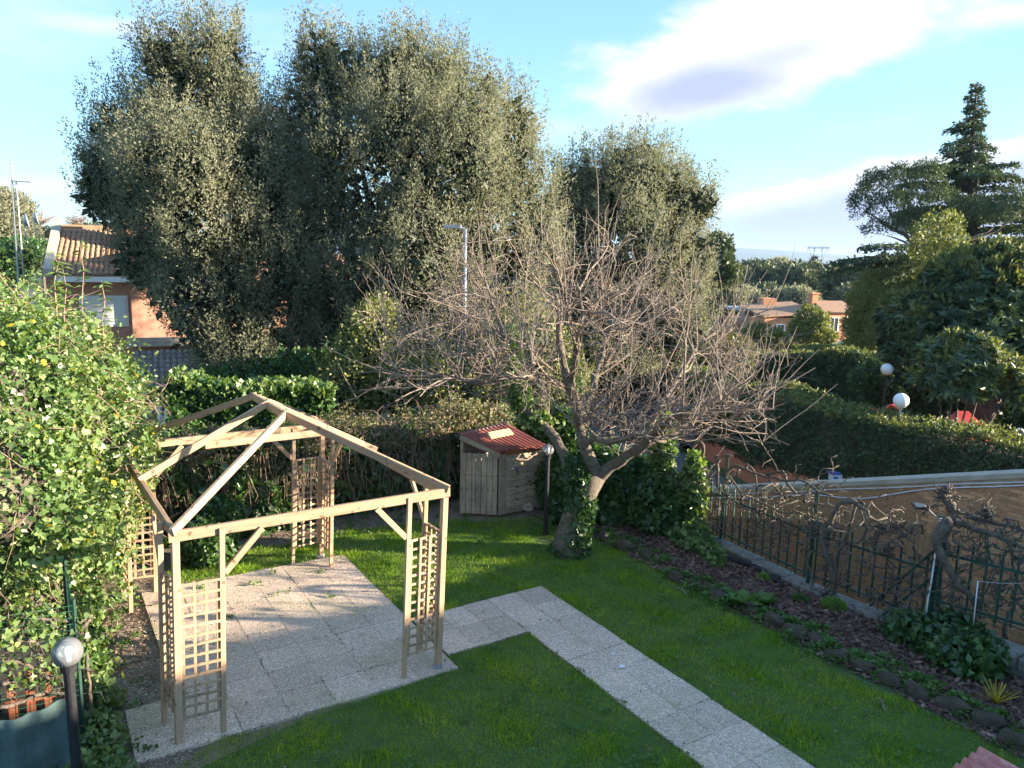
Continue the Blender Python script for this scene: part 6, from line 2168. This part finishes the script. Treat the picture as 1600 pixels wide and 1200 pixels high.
def whorled(t, lobes, n, k, leaf, mat, name='crown', zmin=-.6):
    """rosettes of long leaves at shoot tips, as loquats carry them"""
    p, d = lobe_points(lobes, n, lo=.8, hi=1.05, zmin=zmin)
    ax = unit(d * .7 + np.array([0, 0, .55]) + rng.normal(size=p.shape) * .25)
    a = (np.arange(k) * 2.4)[None, :] + rng.uniform(0, 6, (len(p), 1))
    R = rng.normal(size=p.shape); X = unit(R - ax * np.sum(R * ax, 1, keepdims=True)); Yv = np.cross(ax, X)
    T = X[:, None, :] * np.cos(a)[..., None] + Yv[:, None, :] * np.sin(a)[..., None] + ax[:, None, :] * rng.uniform(-.1, 1.0, (len(p), k, 1))
    C = np.repeat(p[:, None, :], k, 1) + ax[:, None, :] * (np.linspace(0, .10, k)[None, :, None])
    N_ = np.repeat(ax[:, None, :], k, 1).reshape(-1, 3)
    o = link(name, leafmesh(name, C.reshape(-1, 3), T.reshape(-1, 3), leaf * rng.uniform(.7, 1.2, len(N_)), mat, 'long', N_, .25), t)
    o['kind'] = 'stuff'


LEAF['long'] = ([(0, 0, 0), (.45, .17, .04), (1, 0, -.18), (.45, -.17, .04)], [(0, 1, 2), (0, 2, 3)])
LL = lobes_px([(1530, 455, (75, 60)), (1475, 500, (60, 60)), (1590, 480, (70, 80)), (1520, 540, (80, 70, -1)), (1430, 540, (45, 50)), (1610, 560, (60, 80, -1)), (1560, 420, (45, 36)), (1490, 445, (40, 36)), (1640, 440, (60, 60)), (1410, 500, (26, 36))], 27)
t = root('loquat_tree', (at(1583, 600, 25).x, 26, -1.9), 'big dark loquat tree with drooping long leaves at the right edge', 'tree')
trunk(t, (at(1583, 600, 25).x, 26, -1.9), [c for c, r in LL], .24)
whorled(t, LL, 2600, 13, .30, 'loquat_leaves')
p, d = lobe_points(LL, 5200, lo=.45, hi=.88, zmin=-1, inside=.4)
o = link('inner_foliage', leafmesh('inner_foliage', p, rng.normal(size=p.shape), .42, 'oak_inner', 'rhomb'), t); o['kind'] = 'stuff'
tp = [l for l in LL if l[0][2] > LL[3][0][2] + .3]
p, d = lobe_points(tp, 1100, lo=1.0, hi=1.05, zmin=.1)
C2, T2 = shoots(p, d, .25, 9, .05, .3, .9, .3)
o = link('pale_top_leaves', leafmesh('pale_top_leaves', C2, T2, .22, 'olive_leaves', 'long'), t); o['kind'] = 'stuff'  # paler leaf colour on the top lobes stands in for sunlight
LL = lobes_px([(1490, 570, (36, 30)), (1540, 580, (38, 28)), (1460, 595, (26, 24)), (1510, 545, (30, 20)), (1565, 610, (20, 24)), (1500, 600, (34, 16)), (1470, 560, (22, 18))], 21.5)
t = root('young_loquat', (at(1490, 640, 21.5).x, 21.5, -1.9), 'young many stemmed loquat beside the red play roof', 'tree')
bx = at(1488, 640, 21.5)
mb = MB()
for tx_, ty_ in ((1482, 590), (1520, 585), (1545, 590), (1465, 600), (1500, 570)):
    mb.tube(limb_pts((bx.x, 21.5, -1.9), at(tx_, ty_, 21.5), 6, .1), [.05, .045, .04, .035, .03, .02, .012], 6)
mb.build('trunk', 'bark', t, smooth=True)
whorled(t, LL, 330, 12, .30, 'loquat_leaves')
p, d = lobe_points(LL, 260, lo=.9, hi=1.05, zmin=.0)
C2, T2 = shoots(p, d, .2, 8, .04, .5, .7, .3)
o = link('pale_top_leaves', leafmesh('pale_top_leaves', C2, T2, .22, 'olive_leaves', 'long'), t); o['kind'] = 'stuff'
# dark planting behind the playground
LL = lobes_px([(1440, 600, (60, 40)), (1530, 620, (80, 40)), (1600, 640, (60, 60)), (1380, 600, (40, 30))], 31)
t = root('laurel_thicket', (LL[0][0][0], 31, -1.9), 'dark shady evergreen thicket behind the playground', 'shrub')
trunk(t, (LL[0][0][0], 31, -1.9), [c for c, r in LL], .06, split=.2)
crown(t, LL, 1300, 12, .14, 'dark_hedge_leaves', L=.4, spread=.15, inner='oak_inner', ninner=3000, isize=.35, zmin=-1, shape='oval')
# pale sapling
LL = lobes_px([(1462, 380, (22, 26)), (1475, 400, (26, 22)), (1455, 405, (18, 16)), (1468, 355, (10, 14))], 36)
t = root('pale_sapling', (LL[0][0][0], 36, -1.9), 'slender yellow green tree in front of the cedar trunk', 'tree')
trunk(t, (LL[0][0][0], 36, -1.9), [c for c, r in LL], .09, split=.7)
crown(t, LL, 330, 11, .17, 'olive_leaves', L=.5, spread=.14, zmin=-1)

# cedar: flat tiers on near-level boughs
cY = 46
cb = at(1528, 420, cY); ct = at(1527, 128, cY)
t = root('cedar_tree', (cb.x, cY, -2.2), 'tall cedar with level tiers and a thin leaning top', 'tree')
mb = MB(); mb.tube([(cb.x, cY, -2.2), (cb.x, cY, cb.z), at(1520, 330, cY), at(1518, 230, cY), at(1522, 180, cY), ct], [.45, .40, .30, .16, .09, .02], 10); mb.build('trunk', 'dark_bark', t, smooth=True)
mb = MB(); Cs, Ts, Ss = [], [], []
def bough(a, b_, r, w, droop=.08, dens=1.0, nd=.20):
    w *= 1.1
    a, b_ = Vector(a), Vector(b_)
    L = (b_ - a).length
    pts = [a.lerp(b_, i / 8) + Vector((0, 0, droop * L * 4 * (i / 8) * (1 - i / 8))) for i in range(9)]
    mb.tube(pts, [r * (1 - .85 * i / 8) for i in range(9)], 5)
    n = int(L * w * 300 * dens) + 14
    s = rng.uniform(.18, 1.03, n); i0 = np.minimum((s * 8).astype(int), 7); f = (s * 8 - i0)[:, None]
    A_p = np.array([list(q) for q in pts])
    q = A_p[i0] * (1 - f) + A_p[np.minimum(i0 + 1, 8)] * f
    dr_ = np.array(list((b_ - a).normalized())); sd_ = np.cross(dr_, [0, 0, 1]); sd_ /= np.linalg.norm(sd_)
    wid = w * np.sin(np.clip(s * 1.15, 0, 1) * 2.7) ** .7
    off = rng.uniform(-1, 1, n) * wid
    off = np.round(off / .22) * .22 + rng.normal(0, .05, n)
    q = q + sd_[None, :] * off[:, None] + np.stack([rng.normal(0, .05, n), rng.normal(0, .05, n), rng.normal(0, .05, n) - .12 * np.abs(off) - np.abs(rng.normal(0, .10, n))], 1)
    T = rng.normal(size=(n, 3)) * .5 + sd_[None, :] * np.sign(off)[:, None] * .7 + dr_[None, :] * .5 + np.array([0, 0, -.25])
    Cs.append(q); Ts.append(T); Ss.append(nd * rng.uniform(.6, 1.3, n))
tiers = [(256, 1448, 1590), (271, 1425, 1612), (262, 1420, 1560), (285, 1405, 1575), (300, 1440, 1600), (318, 1410, 1640), (335, 1400, 1650), (352, 1420, 1640), (372, 1440, 1640), (392, 1450, 1630)]
for k, py in enumerate(range(130, 256, 5)):
    w_ = 5 + (py - 125) * .30
    tiers.append((py, 1525 - (py - 125) * .05 - w_ * random.uniform(.35, 1.25), 1525 - (py - 125) * .03 + w_ * random.uniform(.3, 1.05)))
tiers += [(196, 1480, 1528), (248, 1474, 1552)]
for (py, xa, xb) in tiers:
    base_x = 1527 - max(0, min(py - 125, 90)) * .09
    for xe in (xa, xb):
        a = at(base_x, py + (4 if py < 250 else 14), cY)
        b_ = at(xe, py + random.uniform(-5, 7) + (4 if py > 200 else 0), cY + random.uniform(-1, 1) * abs(xe - base_x) * .02)
        w = max(.16, abs(xe - base_x) * cY / FOC * .30)
        bough(a, b_, .035 + .02 * (b_ - a).length, w * .75)
    for _ in range(3 if py > 256 else 1):                     # boughs towards and away from us
        R_ = (xb - xa) / 2 * cY / FOC * random.uniform(.55, .95)
        an = random.choice([-1, 1]) * random.uniform(.9, 2.1) - math.pi / 2 * 0
        a = at(base_x, py + 10, cY)
        b_ = a + Vector((R_ * math.cos(an), R_ * math.sin(an), random.uniform(-.2, .3)))
        bough(a, b_, .02 + .02 * R_, max(.16, R_ * .3))
mb.build('boughs', 'dark_bark', t)['kind'] = 'stuff'
o = link('crown', leafmesh('crown', np.concatenate(Cs), np.concatenate(Ts), np.concatenate(Ss), 'conifer_leaves', 'rhomb', (0, 0, 1), .6), t); o['kind'] = 'stuff'
# umbrella pine left of the cedar
pY = 43
t = root('umbrella_pine', (at(1470, 420, pY).x, pY, -2.2), 'umbrella pine spreading left in front of the cedar', 'tree')
mb = MB()
pb = at(1470, 420, pY)
mb.tube([(pb.x, pY, -2.2), (pb.x, pY, pb.z), at(1462, 395, pY)], [.3, .25, .22], 8)
PL = [(1400, 292, 42, 20), (1360, 335, 28, 26), (1430, 285, 40, 22), (1390, 330, 36, 20), (1345, 318, 14, 16), (1450, 320, 40, 26), (1385, 362, 40, 16), (1440, 360, 44, 18), (1500, 340, 46, 24), (1560, 345, 50, 24), (1365, 300, 22, 16), (1595, 330, 40, 26)]
for a in PL:
    mb.tube(limb_pts(at(1462, 400, pY), at(a[0], a[1] + 6, pY), 6, .2), [.14, .12, .10, .08, .06, .04, .02], 5)
mb.build('trunk', 'dark_bark', t, smooth=True)
LL = lobes_px([(a, b_, (c_, d_)) for a, b_, c_, d_ in PL], pY)
LL = [(c, (r[0], r[0] * .9, r[2])) for c, r in LL]
crown(t, sublobes(LL, 5), 2400, 14, .17, 'conifer_leaves', L=.38, spread=.13, zmin=-.35, shape='long', up=.9, nr=1.0)
mb = MB(); Cs, Ts, Ss = [], [], []
for (xa, ya, xe, ye) in ((1470, 400, 1392, 432), (1450, 405, 1350, 408), (1440, 405, 1300, 410), (1420, 412, 1290, 428), (1460, 390, 1350, 385), (1500, 390, 1420, 400)):
    bough(at(xa, ya, 40), at(xe, ye, 40), .07, .8, .05, .8)
mb.build('low_boughs', 'dark_bark', t)['kind'] = 'stuff'
o = link('low_foliage', leafmesh('low_foliage', np.concatenate(Cs), np.concatenate(Ts), np.concatenate(Ss), 'conifer_leaves', 'rhomb', (0, 0, 1), .6), t); o['kind'] = 'stuff'

# trees at the far left
LL = lobes_px([(10, 345, (22, 35)), (0, 325, (16, 20)), (22, 375, (16, 26)), (-20, 350, (30, 40)), (5, 392, (30, 24))], 62)
t = root('evergreen_tree', (LL[0][0][0], 62, -2.8), 'dark evergreen behind the antenna mast at the left edge', 'tree')
trunk(t, (LL[0][0][0], 62, -2.8), [c for c, r in LL], .22)
crown(t, LL, 900, 14, .28, 'oak_leaves', L=.8, spread=.3, inner='oak_inner', ninner=1800, isize=.6, zmin=-1)


def bare_far(px, py, R, Y, lab):
    c = at(px, py, Y)
    t = root('leafless_tree', (c.x, Y, far_h(c.x, Y)), lab, 'tree')
    mb = MB(); s = Y / FOC
    g = Vector((c.x, Y, far_h(c.x, Y)))
    mb.tube([g, c + Vector((0, 0, -R * s * .6))], [.25, .16], 6); mb.build('trunk', 'bark', t)
    mb = MB()
    for _ in range(26):
        a = c + Vector((random.gauss(0, .15), random.gauss(0, .15), -R * s * random.uniform(.2, .7)))
        d_ = Vector((random.gauss(0, .8), random.gauss(0, .8), random.uniform(.2, 1)))
        pts = grow(mb, a, d_, R * s * random.uniform(.8, 1.3), .05, .02, 6, .03, .18, 4)
        for _ in range(9):
            q = random.choice(pts[1:])
            grow(mb, q, Vector((random.gauss(0, .8), random.gauss(0, .8), random.uniform(0, 1))), R * s * random.uniform(.2, .5), .022, .012, 4, .02, .2, 3)
    mb.build('twigs', 'twig', t)['kind'] = 'stuff'


bare_far(62, 340, 22, 85, 'small leafless tree above the tiled roof beside the satellite dishes')
bare_far(118, 342, 18, 90, 'small leafless tree between the roof ridge and the left oak')
for (L, Y, lab) in (([(70, 378, (60, 14)), (0, 392, (60, 14)), (150, 372, (40, 14))], 120, 'low distant shrubbery behind the tiled roof'),):
    LL = lobes_px(L, Y)
    t = root('distant_shrubbery', (LL[0][0][0], Y, far_h(LL[0][0][0], Y)), lab, 'shrub')
    crown(t, LL, 900, 10, .5, 'far_leaves', L=.8, spread=.5, inner='oak_inner', ninner=900, isize=.9, zmin=-1)
# scrub filling the ground between lane and houses on the left
LL = lobes_px([(-40, 420, (80, 30)), (40, 400, (50, 16))], 50)
t = root('garden_shrubs', (LL[0][0][0], 50, -2.6), 'dark garden shrubs behind the antenna mast', 'shrub')
crown(t, LL, 900, 10, .2, 'ivy_leaves', L=.5, spread=.3, inner='oak_inner', ninner=900, isize=.5, zmin=-1, shape='oval')

# ================================================================ SMALL THINGS
# pinkish corrugated sheet over the porch at the bottom right
z_ = 2.35
q00, q10 = at(1484, 1208, 4.12), at(1530, 1170, 4.32)
d1 = Vector((q10.x - q00.x, q10.y - q00.y, 0)).normalized()
base_ = Vector((q10.x, q10.y, q10.z))
d2 = Vector((d1.y, -d1.x, 0))
lt = root('lean_to_roof', base_, 'corner of a pinkish red corrugated roof below the window', 'roof')
A0 = base_ + d1 * .02; A1 = base_ - d1 * 1.6
dn = d2 * 2.2 + Vector((0, 0, -.12)) if d2.x > 0 else -d2 * 2.2 + Vector((0, 0, -.12))
corrugated('sheet', A0, A1, A1 + dn, A0 + dn, 17, .02, 'pink_sheet', lt)
for q in (A0 + dn * .05 - d1 * .1, A1 + dn * .05 + d1 * .1, A0 + dn * .95 - d1 * .1):
    beam('post', Vector((q.x, q.y, -.03)), Vector((q.x, q.y, q.z - .06)), .07, .07, 'pergola_wood', lt)

# moss and tiny weeds in the joints of the paving
C = []
for i in range(1, 8):
    k = 260; C.append(uvw(-.42 + i * .512 + rng.normal(0, .008, k), rng.uniform(-.1, 4.0, k), rng.uniform(-.004, .008, k)))
for j in range(9):
    k = 240; C.append(uvw(rng.uniform(-.4, 3.1, k), -.14 + j * .517 + rng.normal(0, .008, k), rng.uniform(-.004, .008, k)))
for x in (4.41, 4.893, 5.378):
    k = 520; C.append(uvw(x + rng.normal(0, .010, k), rng.uniform(-5, 1.3, k), rng.uniform(-.004, .010, k)))
for j in range(12):
    k = 60; C.append(uvw(rng.uniform(4.4, 5.38, k), 1.33 - .5 * j + rng.normal(0, .007, k), rng.uniform(-.004, .008, k)))
for v_ in (.19, .765, 1.33):
    k = 150; C.append(uvw(rng.uniform(3.2, 4.45, k), v_ + rng.normal(0, .009, k), rng.uniform(-.004, .008, k)))
C = np.concatenate(C)
keep = np.sin(C[:, 0] * 5.3 + 1) * np.sin(C[:, 1] * 4.1) + rng.uniform(-.5, .5, len(C)) > .22
C = C[keep]
o = link('joint_moss', leafmesh('joint_moss', C, rng.normal(size=C.shape) * np.array([1, 1, .3]), rng.uniform(.010, .026, len(C)), 'oak_inner', 'oval', (0, 0, 1), .6))
tag(o, 'dark moss and crumbs of soil in the joints of the paving slabs', 'moss', kind='stuff')

# loose pebbles on the bare strip beside the patio
n = 5200
u = rng.uniform(-.75, .12, n); v = rng.uniform(-.6, 4.3, n)
C = uvw(u, v, -.026 + rng.uniform(0, .008, n)); T = rng.normal(size=C.shape) * np.array([1, 1, .2])
o = link('loose_pebbles', leafmesh('loose_pebbles', C, T, rng.uniform(.008, .024, n), 'loose_pebble', 'chip', (0, 0, 1), .4))
tag(o, 'pale loose pebbles on the bare soil strip beside the patio', 'pebbles', kind='stuff')

# litter on lawn and path
for i, (px, py, lab, mat_, L) in enumerate(((972, 1042, 'white scrap of paper on the garden path', 'white_plastic', .09), (958, 1022, 'small white scrap on the path above the larger one', 'white_plastic', .05), (1000, 1026, 'tiny white scrap at the right edge of the path', 'white_plastic', .04))):
    c = gd(px, py, .012)
    mb = MB(); a = random.uniform(0, 3)
    mb.add([(c.x + L * x, c.y + L * y, .010 + z) for x, y, z in ((-.5, -.2, 0), (.1, -.4, .012), (.5, .1, .004), (.1, .35, .02), (-.4, .3, .006))], [(0, 1, 3, 4), (1, 2, 3)])
    o = mb.build('paper_scrap', mat_); tag(o, lab, 'litter')
for i, (a_, b_, lab) in enumerate((((1372, 1090), (1382, 1108), 'short pale stick lying on the lawn beside the edging stones'), ((1058, 918), (1072, 928), 'small pale twig lying on the lawn edge near the tree'))):
    p0, p1 = gd(*a_, .02), gd(*b_, .02)
    mb = MB(); mb.tube([p0, p0.lerp(p1, .5) + Vector((.015, .01, .01)), p1], .010, 6)
    tag(mb.build('fallen_stick', 'pale_twig', smooth=True), lab, 'stick')
n = 260
u = rng.uniform(-.3, 7.3, n); v = rng.uniform(-4, 4.8, n)
C = uvw(u, v, .02); T = rng.normal(size=C.shape) * np.array([1, 1, .2])
o = link('fallen_leaves', leafmesh('fallen_leaves', C, T, rng.uniform(.02, .05, n), 'dry_leaves', 'oval', (0, 0, 1), .4))
tag(o, 'scattered dead leaves on the lawn and paving', 'leaves', kind='stuff')
n = 5200                                                     # leaf litter by the back hedge and on the soil at the left
u = np.concatenate([rng.uniform(-.8, 7.2, n // 2), rng.uniform(-.9, .08, n // 2)]); v = np.concatenate([rng.uniform(4.3, 5.9, n // 2), rng.uniform(-1.2, 4.6, n // 2)])
C = uvw(u, v, -.02 + rng.uniform(0, .02, len(u))); T = rng.normal(size=C.shape) * np.array([1, 1, .3])
o = link('leaf_litter', leafmesh('leaf_litter', C, T, rng.uniform(.015, .05, len(u)), 'dry_leaves', 'oval', (0, 0, 1), .5))
tag(o, 'dry leaf litter on the bare soil by the hedge and fence', 'leaf litter', kind='stuff')
# weeds on bare soil and moss in the slab joints
C, T = [], []
spots = [(random.uniform(-.75, -.25), random.uniform(-1.2, 4.5)) for _ in range(60)] + [(random.uniform(-.3, 6), random.uniform(4.6, 5.7)) for _ in range(80)] + [(random.uniform(-.3, 3.1), random.choice([3.5, 3.75, 3.9, 3.0, 2.6]) + random.gauss(0, .04)) for _ in range(22)]
for uu, vv in spots:
    k = random.randint(8, 30); a = rng.uniform(0, 6.28, k); q = rng.uniform(0, .07, k)
    C.append(uvw(uu + q * np.cos(a), vv + q * np.sin(a), rng.uniform(-.01, .03, k))); T.append(np.stack([np.cos(a), np.sin(a), rng.uniform(.2, 1.2, k)], 1))
o = link('soil_weeds', leafmesh('soil_weeds', np.concatenate(C), np.concatenate(T), rng.uniform(.02, .055, sum(map(len, C))), 'weed_leaves', 'oval', (0, 0, 1), .8))
tag(o, 'small weeds on the bare soil and in the paving joints', 'weeds', kind='stuff')
